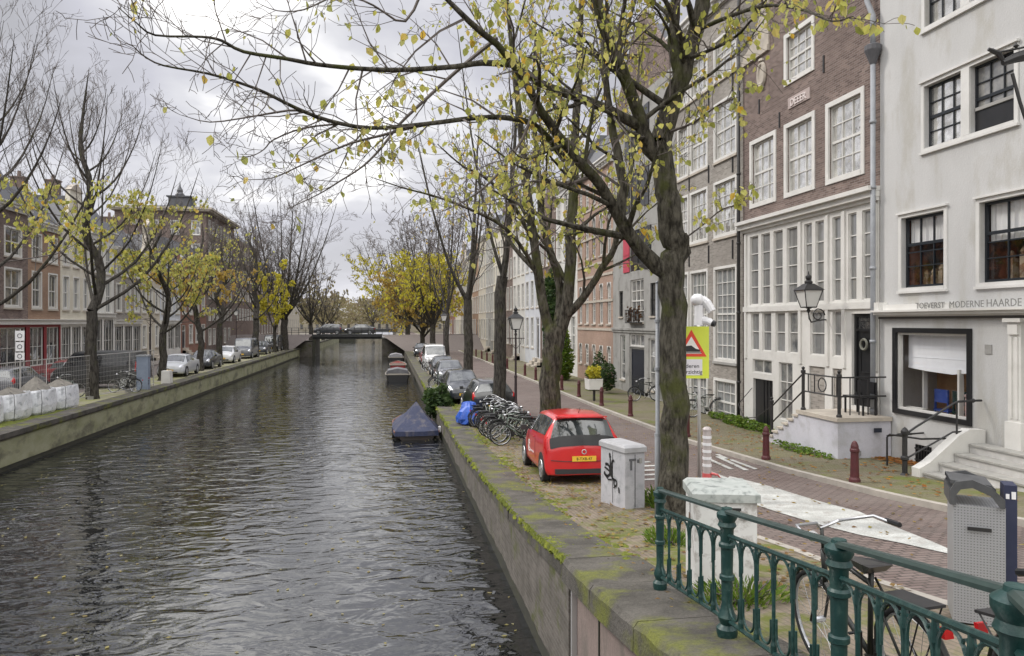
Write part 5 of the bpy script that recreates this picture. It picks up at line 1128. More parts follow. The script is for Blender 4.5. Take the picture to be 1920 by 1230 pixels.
def upright_tree(seed, px, y, x, top, lean=0, tr=.2, leafp=.5, leafm=LEAF, label='', zfork=4.5, limbs=5, spread=.45, levels=4, nch=(6, 7, 5, 4), leaf=.12, minr=.01, lz=(0, 99), leafn=2, name='elm_tree', gz=None, sides=(7, 5, 4, 3), up=.25, ratio=.45, bark=BARK2, grp=TG, ang=(30, 34, 40), leader=False):
    gz = (GL if x < -10 else g(y)) if gz is None else gz
    base = Vector((x, y, gz)); rg = random.Random(seed*3+1)
    T = Tree(seed, thr=.035, leaf=leaf, leafp=leafp, up=up, minr=minr, levels=levels, nch=nch, ang=ang, ratio=ratio, leafn=leafn, lz=lz, sides=sides)
    f = base+Vector((lean*.4, 0, zfork-gz))
    T.limb([base+Vector((0, 0, -.3)), base+Vector((0, 0, .2)), base+Vector((lean*.15, 0, (zfork-gz)*.5)), f], [tr*1.4, tr*1.1, tr, tr*.9], 0, nch=0)
    H = top-zfork
    if leader:
        n = limbs*2; P = [f]; RR = [tr*.9]
        for k in range(1, 7): t_ = k/6; P.append(f+Vector((lean*.5*t_+rg.gauss(0, .32), rg.gauss(0, .3), H*t_))); RR.append(tr*.9*(1-t_)**.8+minr)
        T.limb(P, RR, 1, nch=6, t0=.6, L=H*.4)
        for k in range(n):
            t_ = (k/n)**1.05*.72; i = min(int(t_*6), 5); q0 = P[i].lerp(P[i+1], t_*6-i); az = k*2.4+rg.uniform(-.4, .4); rem = H*(1-t_); ln = rem*rg.uniform(.55, .82)+.8
            sl = spread*1.25*(1.15-.5*t_); e = Vector((math.cos(az)*sl, math.sin(az)*sl, 1)).normalized()*ln; r0 = tr*(1-t_)**.7*rg.uniform(.26, .40)
            T.limb([q0, q0+Vector((e.x*.45, e.y*.45, e.z*.22)), q0+Vector((e.x*.8, e.y*.8, e.z*.6)), q0+e], [r0, r0*.75, r0*.42, minr*1.3], 1, L=ln, t0=.15, nch=6)
        return T.finish(name, label, base, grp, bark=bark, leafm=leafm)
    for k in range(limbs):
        az = 6.283*(k+rg.uniform(-.25, .25))/limbs; out = spread*H*rg.uniform(.5, 1.1) if k else spread*.15*H; hh = H*(rg.uniform(.75, 1.0) if k else 1.0); r0 = tr*rg.uniform(.30, .46)*(1.5 if k == 0 else 1)
        e = Vector((math.cos(az)*out+lean, math.sin(az)*out, hh)); st0 = f+Vector((0, 0, -rg.uniform(0, .8) if k else 0))
        T.limb([st0, st0+Vector((e.x*.35, e.y*.35, hh*.22)), st0+Vector((e.x*.7, e.y*.7, hh*.58)), st0+e], [r0, r0*.78, r0*.45, minr*1.5], 1, L=H*.8, t0=.12)
    return T.finish(name, label, base, grp, bark=bark, leafm=leafm)
upright_tree(31, 0, 29.0, Xat(935, 29), 16.5, tr=.24, leafp=.22, label='slender elm standing just right of the black street lamp', zfork=6.5, limbs=4, spread=.22, lean=.4, minr=.008, nch=(6, 6, 5, 4))
upright_tree(32, 0, 42.6, Xat(877, 42.6), 16, tr=.26, leafp=.10, label='bare elm rising from between the parked cars on the right bank', zfork=6, limbs=5, spread=.42, minr=.010, nch=(6, 6, 5, 4))
upright_tree(33, 0, 62, Xat(838, 62), 15.5, tr=.22, leafp=.25, leafm=LEAFO, label='thin bare topped elm beside the far street lamp on the right bank', zfork=5.5, limbs=4, spread=.4, minr=.016, leaf=.2, nch=(5, 6, 5, 3))
def yellow(seed, px, y, top, lm, lab, x=None, low=4.5, spread=.5, tr=.3, dens=.95, leaf=.27, topbare=True):
    x = Xat(px, y) if x is None else x
    return upright_tree(seed, px, y, x, top, tr=tr, leafp=dens, leafm=lm, label=lab, zfork=low, limbs=11, spread=spread, minr=.020, leaf=leaf, leafn=9, nch=(6, 8, 6, 4), lz=(3, top-4.2 if topbare else 99), ang=(45, 45, 50), up=.1)
yellow(41, 742, 112, 18.8, LEAFY, 'bright yellow tree leaning over the canal just before the far bridge', spread=.55, x=2.9)
yellow(42, 792, 92, 15.0, LEAFO, 'orange yellow tree right of the bright yellow one on the right bank', spread=.5, low=3.5)
yellow(43, 0, 78, 16.0, LEAFY, 'thin yellow tree before the orange yellow one, beside the parked white van', x=4.6, spread=.38, dens=.5)
yellow(44, 0, 150, 19.5, LEAFD, 'large brownish tree standing beyond the far bridge on the right', x=3.6, spread=.6, dens=.30)
# left bank
upright_tree(51, 0, 37, Xat(172, 37), 16.4, tr=.25, leafp=.75, label='bare topped tree with yellow lower leaves behind the dark van on the left bank', zfork=5.2, leader=True, limbs=10, spread=.46, minr=.006, leaf=.18, lz=(2, 10.6), leafn=8, nch=(7, 7, 6, 4), up=.32, ang=(34, 32, 34))
upright_tree(52, 0, 27.5, Xat(-70, 27.5), 15.8, tr=.24, leafp=.75, label='tree at the left frame edge with branches reaching in above the white bags', zfork=4.6, leader=True, limbs=10, spread=.5, minr=.005, leaf=.16, lz=(2, 9.4), leafn=8, nch=(7, 7, 6, 4), up=.30, ang=(36, 32, 34))
upright_tree(53, 0, 48, Xat(305, 48), 11.2, tr=.22, leafp=.7, label='small crowned tree behind the silver car with thin yellow leaves', zfork=4.0, leader=True, limbs=8, spread=.55, minr=.009, leaf=.20, lz=(2, 9.0), leafn=6)
upright_tree(54, 0, 57, Xat(376, 57), 12.0, tr=.22, leafp=.8, label='tree with rusty yellow leaves between the silver car and the brick block', leafm=LEAFO, zfork=4, leader=True, limbs=7, spread=.5, minr=.011, leaf=.21, leafn=6, lz=(2, 8.6))
upright_tree(55, 0, 65, Xat(412, 65), 12.0, tr=.24, leafp=.25, label='nearly bare tree with straight black trunk before the brick block', zfork=4.5, leader=True, limbs=7, spread=.4, minr=.010, leaf=.2)
upright_tree(56, 0, 79, Xat(480, 79), 14.5, tr=.32, leafp=.30, label='bare tree left of the tallest one on the left bank', leafm=LEAFO, zfork=5, leader=True, limbs=6, spread=.36, minr=.013, leaf=.22, lz=(2, 8))
upright_tree(57, 0, 98, Xat(533, 98), 21.2, tr=.45, leafp=.15, label='tallest bare tree with wide rounded crown on the left bank', zfork=5.5, limbs=13, spread=.50, minr=.014, leaf=.25, lz=(2, 8), nch=(7, 10, 7, 6), ang=(42, 42, 44))
upright_tree(58, 0, 90, Xat(515, 90), 10.5, tr=.2, leafp=.95, leafm=LEAFY, label='small yellow tree under the tallest bare one', zfork=4, limbs=5, spread=.5, minr=.02, leaf=.28, leafn=8)
upright_tree(59, 0, 118, Xat(583, 118), 14.0, tr=.30, leafp=.45, leafm=LEAFD, label='brown leaved tree at the left end of the far bridge', zfork=5, limbs=8, spread=.62, minr=.024, leaf=.4, lz=(2, 12), nch=(7, 7, 5, 3), ang=(44, 42, 44))
upright_tree(60, 0, 150, Xat(606, 150), 12.8, tr=.32, leafp=.6, leafm=LEAFD, label='brown tree behind the far bridge on the left', zfork=4.5, limbs=8, spread=.6, minr=.03, leaf=.5, nch=(7, 5, 4), ang=(44, 42, 44))
upright_tree(61, 0, 190, Xat(622, 190), 12.2, tr=.32, leafp=.7, leafm=LEAFD, label='more distant brown tree behind the far bridge', zfork=4.5, limbs=7, spread=.6, minr=.035, leaf=.6, nch=(6, 5, 4), ang=(44, 42, 44))
upright_tree(62, 0, 230, Xat(700, 230), 12.2, tr=.36, leafp=.7, leafm=LEAFD, label='dull yellow tree far behind the bridge right of the water', zfork=4.5, limbs=7, spread=.6, minr=.04, leaf=.7, nch=(6, 5, 4), ang=(44, 42, 44))
# far-off mass of trees closing the view
mb = MB(); mb2 = MB(); rg = random.Random(99)
for k in range(9000):
    x = rg.uniform(-46, 34); y = rg.uniform(255, 300); top = 11.5+3*noise.noise(Vector((x*.09, 0, 1)))+2.5*noise.noise(Vector((x*.3, 2, 1)))
    z = 4+(top-3)*rg.random()**.8; s = rg.uniform(.25, .7); a, b = rnd_perp(rg, Vector((0, 1, 0))), rnd_perp(rg, Vector((0, 0, 1))); p = Vector((x, y, z))
    mb.raw([p-a*s, p+b*s, p+a*s, p-b*s], [(0, 1, 2, 3)])
o = mb.build('far_trees', LEAFD); tag(o, 'far-off brownish trees closing the end of the canal', None, None, 'stuff')
t = thing('distant_bank', 'distant pale house row closing the canal below the far-off trees', 'building', (-5, 306, .9)); m = MB(); m.box(-60, 60, 302, 314, .9, 8.5); m.build('wall', BEIGEP, t, t.location)
m = MB(); 
for k in range(40): m.box(-58+k*3, -57+k*3, 301.9, 302.01, 2, 4); m.box(-58+k*3, -57+k*3, 301.9, 302.01, 5, 6.6)
m.build('window', P_DK, t, t.location)
# ------------------------------------------------------------------ shrubs
def shrub(name, label, cat, c, rx, ry, rz, n, lm, leaf=.1, seed=0, group=None, base=None, spiky=False):
    rg = random.Random(seed); base = base or Vector((c[0], c[1], c[2]-rz)); t = thing(name, label, cat, base, 0, group)
    m = MB(); m.cur = 0
    for k in range(14):
        a = rg.uniform(0, 6.28); e = Vector((c[0]+math.cos(a)*rx*.6, c[1]+math.sin(a)*ry*.6, c[2]+rz*rg.uniform(-.2, .8))); b = Vector(base); m.tube([b, b.lerp(e, .5)+Vector((0, 0, rz*.2)), e], [.02, .014, .006], 4)
    m.cur = 1; k = 0
    while k < n:
        v = Vector((rg.uniform(-1, 1), rg.uniform(-1, 1), rg.uniform(-1, 1)))
        if v.length > 1: continue
        p = Vector((c[0]+v.x*rx, c[1]+v.y*ry, c[2]+v.z*rz))
        if v.length > .55+.55*noise.noise(p*1.7/max(rx, rz)*.8+Vector((seed, 0, 0)))+.35: continue
        k += 1; d = rnd_perp(rg, Vector((0, 0, 1))) if not spiky else Vector((v.x, v.y, abs(v.z)+.5)).normalized(); w = rnd_perp(rg, d); L = leaf*rg.uniform(.6, 1.3)
        nrm = d.cross(w); d = (d+nrm*rg.uniform(-.6, .6)).normalized()
        m.raw([p-d*L*.5, p+w*L*(.1 if spiky else .3), p+d*L*.5, p-w*L*(.1 if spiky else .3)], [(0, 1, 2, 3)])
    m.build('foliage', [TWIG, lm], t, base); return t
y = 52.; shrub('climbing_shrub', 'tall pale green climbing shrub on the facade behind the street lamp', 'shrub', (12.0, 54.5, 5.2), .6, 1.6, 3.6, 2600, LEAFG, .32, 1)
shrub('garden_shrub', 'light green leafy shrub on the pavement left of the forked elm', 'shrub', (10.9, 46.5, 2.6), .8, 1.2, 1.9, 2200, LEAFL, .26, 2)
shrub('garden_shrub', 'dark green shrub in the pot right of the forked elm', 'shrub', (11.2, 37.5, 1.9), .55, .8, .75, 900, LEAFG, .16, 3)
shrub('potted_shrub', 'round dark bush by the arched brick house door', 'shrub', (11.9, 41.5, 2.1), .45, .6, 1.0, 700, LEAFG, .16, 4)
shrub('overhanging_bush', 'dark green bush hanging over the quay edge above the blue covered boat', 'bush', (2.3, 34.6, 1.1), .8, 1.5, .85, 2600, LEAFG, .19, 5)
shrub('weeds', 'green weeds growing at the foot of the grey brick house', 'weeds', (12.2, 24.6, 1.18), .35, 2.6, .22, 1500, LEAFL, .12, 6)
shrub('weeds', 'tuft of weeds and grass against the lilac stoop', 'weeds', (10.9, 18.3, 1.28), .28, 1.8, .14, 700, LEAFL, .09, 7)
shrub('grass_tuft', 'bright green grass tuft at the right foot of the graffitied cabinet', 'grass', (4.75, 12.7, g(12.7)+.10), .32, .5, .2, 900, LEAFL, .12, 8, spiky=True)
shrub('grass_tuft', 'low bright grass tuft beside the first railing post', 'grass', (3.75, 9.6, g(9.6)+.06), .35, .45, .12, 700, LEAFL, .10, 9, spiky=True)
shrub('grass_tuft', 'grass growing round the foot of the white electrical box', 'grass', (3.3, 6.6, g(6.6)+.1), .5, .35, .16, 700, LEAFL, .10, 10, spiky=True)
# planters
def planter(x, y, w, h, z, label, lm, seed):
    t = thing('planter', label, 'planter', (x, y, g(y)+.1)); off = t.location.copy(); m = MB(); T = None
    m.box(x-w/2, x+w/2, y-w/2, y+w/2, z, z+h, taper=1.08); m.box(x-w/2-.03, x+w/2+.03, y-w/2-.03, y+w/2+.03, z+h-.05, z+h); m.build('tub', WHITE, t, off)
    m = MB(); m.tube([(x, y, g(y)+.05), (x, y, z+.02)], .06 if z > g(y)+.3 else .2, 8); m.build('stand', IRON, t, off)
    shrub('potted_plant', 'leafy plant growing in the '+label, 'plant', (x, y, z+h+.28), w*.62, w*.62, .42, 700, lm, .12, seed, base=Vector((x, y, z+h-.03)))
x_, y_ = gp(1124, 765); planter(Xat(1114, 34), 34, .62, .5, 1.55, 'white square tub on a dark post', LEAFY, 21)
planter(11.0, 39.4, .7, .6, 1.05, 'low white box standing farther up the pavement', LEAFL, 22)
# fallen leaves
m = MB(); rg = random.Random(5)
def fallen(m, n, fx, fy, fz, s=(.04, .07)):
    for k in range(n):
        x, y = fx(), fy(); z = fz(y)+rg.uniform(.008, .03); a = rg.uniform(0, 6.28); q = rg.uniform(*s); c, d = math.cos(a)*q, math.sin(a)*q
        m.raw([(x-c, y-d, z), (x+d*.6, y-c*.6, z+rg.uniform(0, .02)), (x+c, y+d, z+rg.uniform(0, .02)), (x-d*.6, y+c*.6, z)], [(0, 1, 2, 3)])
fallen(m, 420, lambda: 12.5-abs(rg.gauss(0, .3)), lambda: rg.uniform(15.6, 17.0), lambda y: g(y)+.11)
fallen(m, 500, lambda: rg.uniform(9.3, 12.4), lambda: rg.uniform(11, 26), lambda y: g(y)+.10)
o = m.build('fallen_leaves', leafmat('orange_fallen_leaves', [(.42, .16, .03), (.30, .12, .04), (.50, .26, .06), (.22, .12, .05)])); tag(o, 'orange fallen leaves on the right pavement', None, None, 'stuff')
m = MB(); fallen(m, 2200, lambda: rg.uniform(2.5, 5.1), lambda: rg.uniform(6.5, 30), lambda y: g(y)+.0, (.03, .055)); fallen(m, 500, lambda: rg.uniform(5.1, 9), lambda: rg.uniform(8, 32), lambda y: g(y)+.0, (.03, .055))
o = m.build('fallen_leaves', leafmat('brown_fallen_leaves', [(.22, .12, .06), (.30, .20, .07), (.36, .30, .08), (.16, .10, .06)])); tag(o, 'brown fallen leaves strewn on the quay strip and road', None, None, 'stuff')
m = MB(); fallen(m, 650, lambda: rg.uniform(-11, 2.1), lambda: rg.uniform(8, 40), lambda y: -.02, (.03, .06)); m.v = [(a, b, .012) for a, b, c in m.v]
o = m.build('floating_leaves', leafmat('pale_floating_leaves', [(.40, .36, .14), (.30, .24, .10), (.45, .42, .25)])); tag(o, 'pale leaves floating on the canal', None, None, 'stuff')

# ------------------------------------------------------------------ railing on the quay
RG = mat('dark_green_iron_paint', (.006, .032, .030), (.010, .047, .043), scale=7, rough=.42, bump=.15, bscale=60, c3=(.03, .07, .062), s3=14)
RB = mat('green_black_rail_paint', (.018, .035, .032), (.03, .055, .05), scale=9, rough=.4)
PST = [(2.71, 7.2), (2.63, 5.52), (2.5, 3.84), (2.05, 2.16), (1.2, .95)]
ZT = [3.0, 3.21, 3.45, 3.80, 4.05]
def railing():
    t = thing('canal_railing', 'dark green cast iron railing with arched balusters on the quay coping', 'railing', (2.6, 5, 2.2)); off = t.location.copy()
    ZB = [g(y)+.03 for x, y in PST]
    for k, ((x, y), zt) in enumerate(zip(PST, ZT)):
        m = MB(); zb = ZB[k]; h = zt-zb; s = .86 if k else .74
        prof = [(.085, 0), (.095, .03), (.095, .07), (.06, .10), (.075, .13), (.085, .16), (.06, .21), (.048, .26), (.052, h*.45), (.068, h*.46), (.068, h*.49), (.052, h*.5), (.056, h*.71), (.074, h*.72), (.074, h*.745), (.058, h*.76), (.060, h*.86), (.085, h*.89), (.070, h*.92), (.092, h*.955), (.092, h*.985), (.05, h+.012), (.045, h+.03)]
        m.lathe([(r*s, hh) for r, hh in prof], 20, (x, y, zb)); o = m.build('post', RG, t, off, smooth=True)
        try: o.data.set_sharp_from_angle(angle=R(35))
        except Exception: pass
    for k in range(len(PST)-1):
        A = Vector((*PST[k], 0)); B = Vector((*PST[k+1], 0)); za, zb = ZT[k], ZT[k+1]; ga, gb = ZB[k]+.13, ZB[k+1]+.13; d = (B-A).normalized(); L = (B-A).length
        P = lambda s, z: A+d*(s*L)+Vector((0, 0, z)); n_ = Vector((-d.y, d.x, 0))
        # top rail: rounded flat bar
        m = MB(); v = []
        for s, z in ((0, za), (1, zb)):
            p = P(s, z)
            for a, b in ((-.034, -.012), (.034, -.012), (.034, .006), (.018, .020), (-.018, .020), (-.034, .006)): v.append(p+n_*a+Vector((0, 0, b)))
        m.raw(v, [(i, (i+1) % 6, (i+1) % 6+6, i+6) for i in range(6)]+[tuple(range(6)), tuple(range(11, 5, -1))]); m.build('top_rail', RB, t, off)
        zm = lambda s: za+(zb-za)*s-.185; zl = lambda s: ga+(gb-ga)*s
        m = MB(); m.tube([P(0, zm(0)), P(1, zm(1))], .017, 6); m.tube([P(0, zl(0)), P(1, zl(1))], .017, 6); m.build('mid_rail', RG, t, off)
        n = 6
        for i in range(1, n):
            s = i/n; m = MB(); p0, p1 = P(s, zl(s)), P(s, zm(s)); H = zm(s)-zl(s)
            m.tube([p0, p0.lerp(p1, .08), p0.lerp(p1, .12), p0.lerp(p1, .82), p0.lerp(p1, .86), p1], [.022, .022, .013, .0125, .02, .014], 7); m.build('baluster', RG, t, off)
        hw = L/n/2
        for i in range(n):
            sc = (i+.5)/n; c = P(sc, 0); rr = hw*.86
            for top in (1, 0):
                m = MB(); zc = (zm(sc)-rr-.02) if top else (zl(sc)+rr*.9+.02); rad = rr if top else rr*.8; pts = []
                for j in range(9):
                    a = math.pi*j/8; pts.append(c+d*(math.cos(a)*rad)+Vector((0, 0, zc+math.sin(a)*rad*(1 if top else -1))))
                m.tube([pts[0]+Vector((0, 0, -.12 if top else .10))]+pts+[pts[-1]+Vector((0, 0, -.12 if top else .10))], .0095, 5)
                if top:
                    for q in (-1, 1):
                        cc = c+d*(q*hw*.72)+Vector((0, 0, zm(sc)-.045)); pts = [cc+d*(math.cos(a)*.028)+Vector((0, 0, math.sin(a)*.028)) for a in [6.283*j/8 for j in range(9)]]; m.tube(pts, .007, 4, cap=False)
                m.build('arch' if top else 'lower_loop', RG, t, off)
railing()

# ------------------------------------------------------------------ street furniture
def bollard_proto():
    t = thing('bollard', 'x', 'bollard', (0, 0, 0), 0, 'maroon bollards along the pavement edge')
    m = MB(); m.lathe([(.11, -.1), (.115, .02), (.11, .06), (.088, .1), (.078, .55), (.08, .60), (.095, .62), (.095, .66), (.078, .68), (.076, .73), (.05, .80), (.02, .83), (.0, .835)], 12); m.build('post', MAROON, t, smooth=False)
    return t
bp = bollard_proto()
names = ['nearest maroon bollard, standing before the lilac white stoop', 'second maroon bollard, standing where the stoop steps end', 'maroon bollard half hidden by the striped tape post', 'fourth maroon bollard, right of the red car roof', 'fifth maroon bollard, under the white tub', 'sixth maroon bollard, right of the forked elm',
         'seventh maroon bollard, just left of the forked elm trunk', 'eighth maroon bollard, right of the street lamp post', 'ninth maroon bollard, right beside the slender elm', 'tenth maroon bollard, left of the slender elm', 'eleventh maroon bollard up the far kerb', 'twelfth maroon bollard up the far kerb', 'thirteenth maroon bollard up the far kerb', 'last maroon bollard up the far kerb, beside the bare elm']
ys = [13.8, 17.4, 22.4, 28, 32, 36, 39.7, 47, 50.8, 58.6, 67, 71, 75, 80]
for k, (yy, lb) in enumerate(zip(ys, names)):
    o = bp if k == 0 else dup(bp); o.location = (9.33, yy, g(yy)+.1); o['label'] = lb

def lantern(T, t, off, s=1.0):
    """crown lantern; T maps lantern-local to world"""
    m = MB(); w0, w1, h = .13*s, .24*s, .42*s
    for a, b in ((-1, -1), (1, -1), (1, 1), (-1, 1)): m.tube([T(a*w0, b*w0, 0), T(a*w1, b*w1, h)], .013*s, 4)
    for w, z in ((w0, 0), (w1, h)):
        P = [T(a*w, b*w, z) for a, b in ((-1, -1), (1, -1), (1, 1), (-1, 1), (-1, -1))]; m.tube(P, .015*s, 4)
    m.raw([T(-w1*1.15, -w1*1.15, h), T(w1*1.15, -w1*1.15, h), T(w1*1.15, w1*1.15, h), T(-w1*1.15, w1*1.15, h), T(-.09*s, -.09*s, h+.16*s), T(.09*s, -.09*s, h+.16*s), T(.09*s, .09*s, h+.16*s), T(-.09*s, .09*s, h+.16*s)], [(0, 1, 5, 4), (1, 2, 6, 5), (2, 3, 7, 6), (3, 0, 4, 7), (4, 5, 6, 7), (3, 2, 1, 0)])
    b = T(0, 0, h+.16*s); m.lathe([(.09*s, 0), (.10*s, .05*s), (.05*s, .09*s), (.075*s, .14*s), (.075*s, .18*s), (.02*s, .23*s), (.01*s, .3*s)], 10, b)
    m.lathe([(.02*s, -.14*s), (.05*s, -.08*s), (.03*s, -.04*s), (.12*s, 0)], 8, T(0, 0, 0)); m.build('lantern_frame', IRON, t, off)
    m = MB(); q = .93
    for (a, b), (c, d) in zip(((-1, -1), (1, -1), (1, 1), (-1, 1)), ((1, -1), (1, 1), (-1, 1), (-1, -1))):
        m.face([T(a*w0*q, b*w0*q, .01), T(c*w0*q, d*w0*q, .01), T(c*w1*q, d*w1*q, h-.01), T(a*w1*q, b*w1*q, h-.01)])
    m.build('lantern_glass', mat('frosted_lamp_glass', (.72, .72, .70), rough=.25) if 'frosted_lamp_glass' not in MATS else MATS['frosted_lamp_glass'], t, off)
def street_lamp(x, y, gz, label, H=3.5):
    t = thing('street_lamp', label, 'street lamp', (x, y, gz), 0, 'crown topped street lamps'); off = t.location.copy()
    m = MB(); m.lathe([(.14, -.1), (.14, .1), (.1, .16), (.1, .5), (.07, .6), (.055, .7), (.05, 1.6), (.065, 1.62), (.065, 1.68), (.04, 1.7), (.034, H-.25), (.06, H-.22), (.04, H-.14)], 12, (x, y, gz)); m.tube([(x-.35, y, gz+H-.35), (x+.35, y, gz+H-.35)], .018, 6)
    for q in (-1, 1): m.tube([(x+q*.03, y, gz+H-.75), (x+q*.2, y, gz+H-.55), (x+q*.22, y, gz+H-.35)], .012, 5)
    m.build('pole', mat('lamp_post_paint', (.03, .018, .02), rough=.5) if 'lamp_post_paint' not in MATS else MATS['lamp_post_paint'], t, off)
    T = lambda a, b, c: Vector((x+a*1.0, y+b, gz+H+c)); lantern(T, t, off, 1.05)
street_lamp(Xat(967, 28.8), 28.8, g(28.8), 'nearest black street lamp with pale lantern beside the slender elm')
street_lamp(Xat(832, 60), 60, .9, 'farther black street lamp right of the orange yellow tree', H=3.9)
street_lamp(-15.0, Yat(282, -15.0), GL, 'black street lamp on the left bank left of the small crowned tree', H=4.1)
street_lamp(-15.0, Yat(203+240, -15.0), GL, 'small far black street lamp on the left bank beside the far parked cars', H=4.2)
# wall lantern
t = thing('wall_lantern', 'black wall lantern on a scrolled bracket over the glazed white front', 'lantern', (12.55, 19.9, 4.95)); off = t.location.copy()
cx, cy, cz = 11.72, 19.45, 5.12
lantern(lambda a, b, c: Vector((cx+a, cy+b, cz+c)), t, off, 1.15)
m = MB(); m.tube([(cx, cy, cz-.14), (cx+.02, cy, cz-.32), (cx+.12, cy+.06, cz-.42), (cx+.4, cy+.22, cz-.38), (12.0+.45, 19.85, cz-.35), (12.56, 19.9, cz-.35)], .022, 6)
pts = [(12.2+math.cos(a)*r_, 19.75, cz-.22+math.sin(a)*r_) for a, r_ in [(.0+k*.55, .21-.010*k) for k in range(17)]]; m.tube(pts, .018, 5); m.tube([(12.56, 19.9, cz-.75), (12.56, 19.9, cz)], .025, 6)
m.build('bracket', IRON, t, off)
# lamp arm at the right top corner
t = thing('iron_wall_ornament', 'black wrought iron arm with scrolls jutting in at the top right', 'wall ornament', (12.58, 11.2, 10)); off = t.location.copy()
m = MB(); q = lambda px, py, zc: Q(px, py, zc); zz = 13.2
m.tube([q(1880, 118, zz), q(1905, 108, zz), q(1960, 95, zz), q(2030, 80, zz)], [.05, .09, .13, .13], 8); m.tube([q(1853, 92, zz), q(1872, 100, zz), q(1884, 118, zz)], [.03, .05, .03], 6); m.tube([q(1872, 98, zz), q(1905, 92, zz), q(1960, 80, zz)], .02, 5)
m.tube([q(1898, 138, zz), q(1912, 190, zz), q(1935, 260, zz), q(1960, 300, zz)], .03, 6); m.lathe([(0, -.06), (.05, 0), (0, .06)], 6, q(1905, 86, zz)); m.lathe([(0, -.05), (.04, 0), (0, .05)], 6, q(1862, 95, zz)); m.tube([q(2030, 80, zz), Vector((12.6, 10.2, q(2030, 80, zz).z))], .1, 8)
m.build('arm', IRON, t, off)

# yellow warning sign
pxs = 11.9
SX, SY = Xat(1311, 13.4), 13.4
t = thing('warning_sign', 'fluorescent yellow board with a red triangle and car sign beside the big elm', 'sign', (SX, SY, g(SY))); off = t.location.copy()
m = MB(); m.tube([(SX, SY, g(SY)-.1), (SX, SY, 4.95)], .033, 10); m.build('pole', MATS['galvanised_steel'], t, off, smooth=True)
_, zt = 0, 0
zcs = SX*st+SY*ct; z1, z0 = CZ+(HY-612)*zcs/FPX, CZ+(HY-709)*zcs/FPX; hw = .5*(1328-1262)*zcs/FPX
e1 = Vector((ct, -st, 0)); e2 = Vector((0, 0, 1)); nn = Vector((-st, -ct, 0)); c0 = Vector((Xat(1295, 13.4), 13.4, 0))
ST = lambda d, s, z: c0+e1*s+nn*(d+.05)+e2*z
m = MB(); m.box(-.012, .0, -hw, hw, z0, z1, ST); m.build('board', mat('fluorescent_yellow', (.68, .76, .06), (.60, .68, .08), scale=3, rough=.45), t, off)
m = MB(); zb, zt = z0+(z1-z0)*.42, z1-.06; m.prism([(-hw*.86, zb), (hw*.86, zb), (0, zt)], .0005, .004, ST); m.build('triangle_border', mat('red_sign_border', (.70, .06, .03), rough=.5), t, off)
m = MB(); m.prism([(-hw*.58, zb+.055), (hw*.58, zb+.055), (0, zt-.13)], .0045, .007, ST); m.build('triangle_face', mat('white_sign_face', (.8, .78, .74), rough=.5), t, off)
m = MB(); a = zb+.10; m.prism([(-.14, a+.03), (-.10, a+.10), (.0, a+.11), (.08, a+.05), (.16, a+.03), (.17, a-.01), (-.14, a-.01)], .0075, .009, ST); m.prism([(-.19, a-.035), (.19, a-.035), (.19, a-.02), (-.19, a-.02)], .0075, .009, ST); m.build('car_pictogram', BLACKP, t, off)
m = MB(); m.box(.001, .004, -hw*.8, hw*.62, z0+.06, zb-.05, ST); m.build('text_panel', mat('white_text_panel', (.72, .70, .74)), t, off)
m = MB(); text_mb(m, 'kom', lambda d, s, z: ST(d+.005, s-.02, z+z0+.215), .12, .003); text_mb(m, 'rustig', lambda d, s, z: ST(d+.005, s+.0, z+z0+.10), .12, .003) if False else None
m = MB(); text_mb(m, 'naderen', lambda d, s, z: ST(d+.005, s-.03, z+z0+.20), .11, .003); text_mb(m, 'voorzichtig', lambda d, s, z: ST(d+.005, s-.03, z+z0+.09), .105, .003); m.build('lettering', BLACKP, t, off)
# white camera cluster on top
t = thing('security_camera', 'white security camera with dome and jointed arm on the sign pole', 'camera', (SX, SY, 4.75)); off = t.location.copy(); WP = mat('white_plastic', (.78, .78, .80), rough=.35)
m = MB(); m.tube([Q(1310, 610, 13.7), Q(1311, 572, 13.7)], .085, 12); m.build('housing', WP, t, off, smooth=False)
m = MB(); c = Q(1308, 562, 13.7); m.lathe([(.0, .11), (.06, .105), (.11, .06), (.13, 0), (.12, -.05), (.07, -.1), (0, -.11)], 14, c); m.build('dome', WP, t, off, smooth=True)
m = MB(); m.tube([Q(1316, 560, 13.7), Q(1325, 568, 13.65), Q(1335, 584, 13.6)], [.07, .085, .075], 10); m.build('arm', WP, t, off, smooth=False)
m = MB(); m.tube([Q(1318, 600, 13.7), Q(1330, 603, 13.6), Q(1336, 607, 13.55)], [.08, .07, .06], 10); cb = m.build('camera_body', WP, t, off, smooth=False)
m = MB(); m.tube([Q(1336, 606, 13.55), Q(1341, 608, 13.52)], [.062, .055], 10); m.build('lens', BLACKP, cb, off)
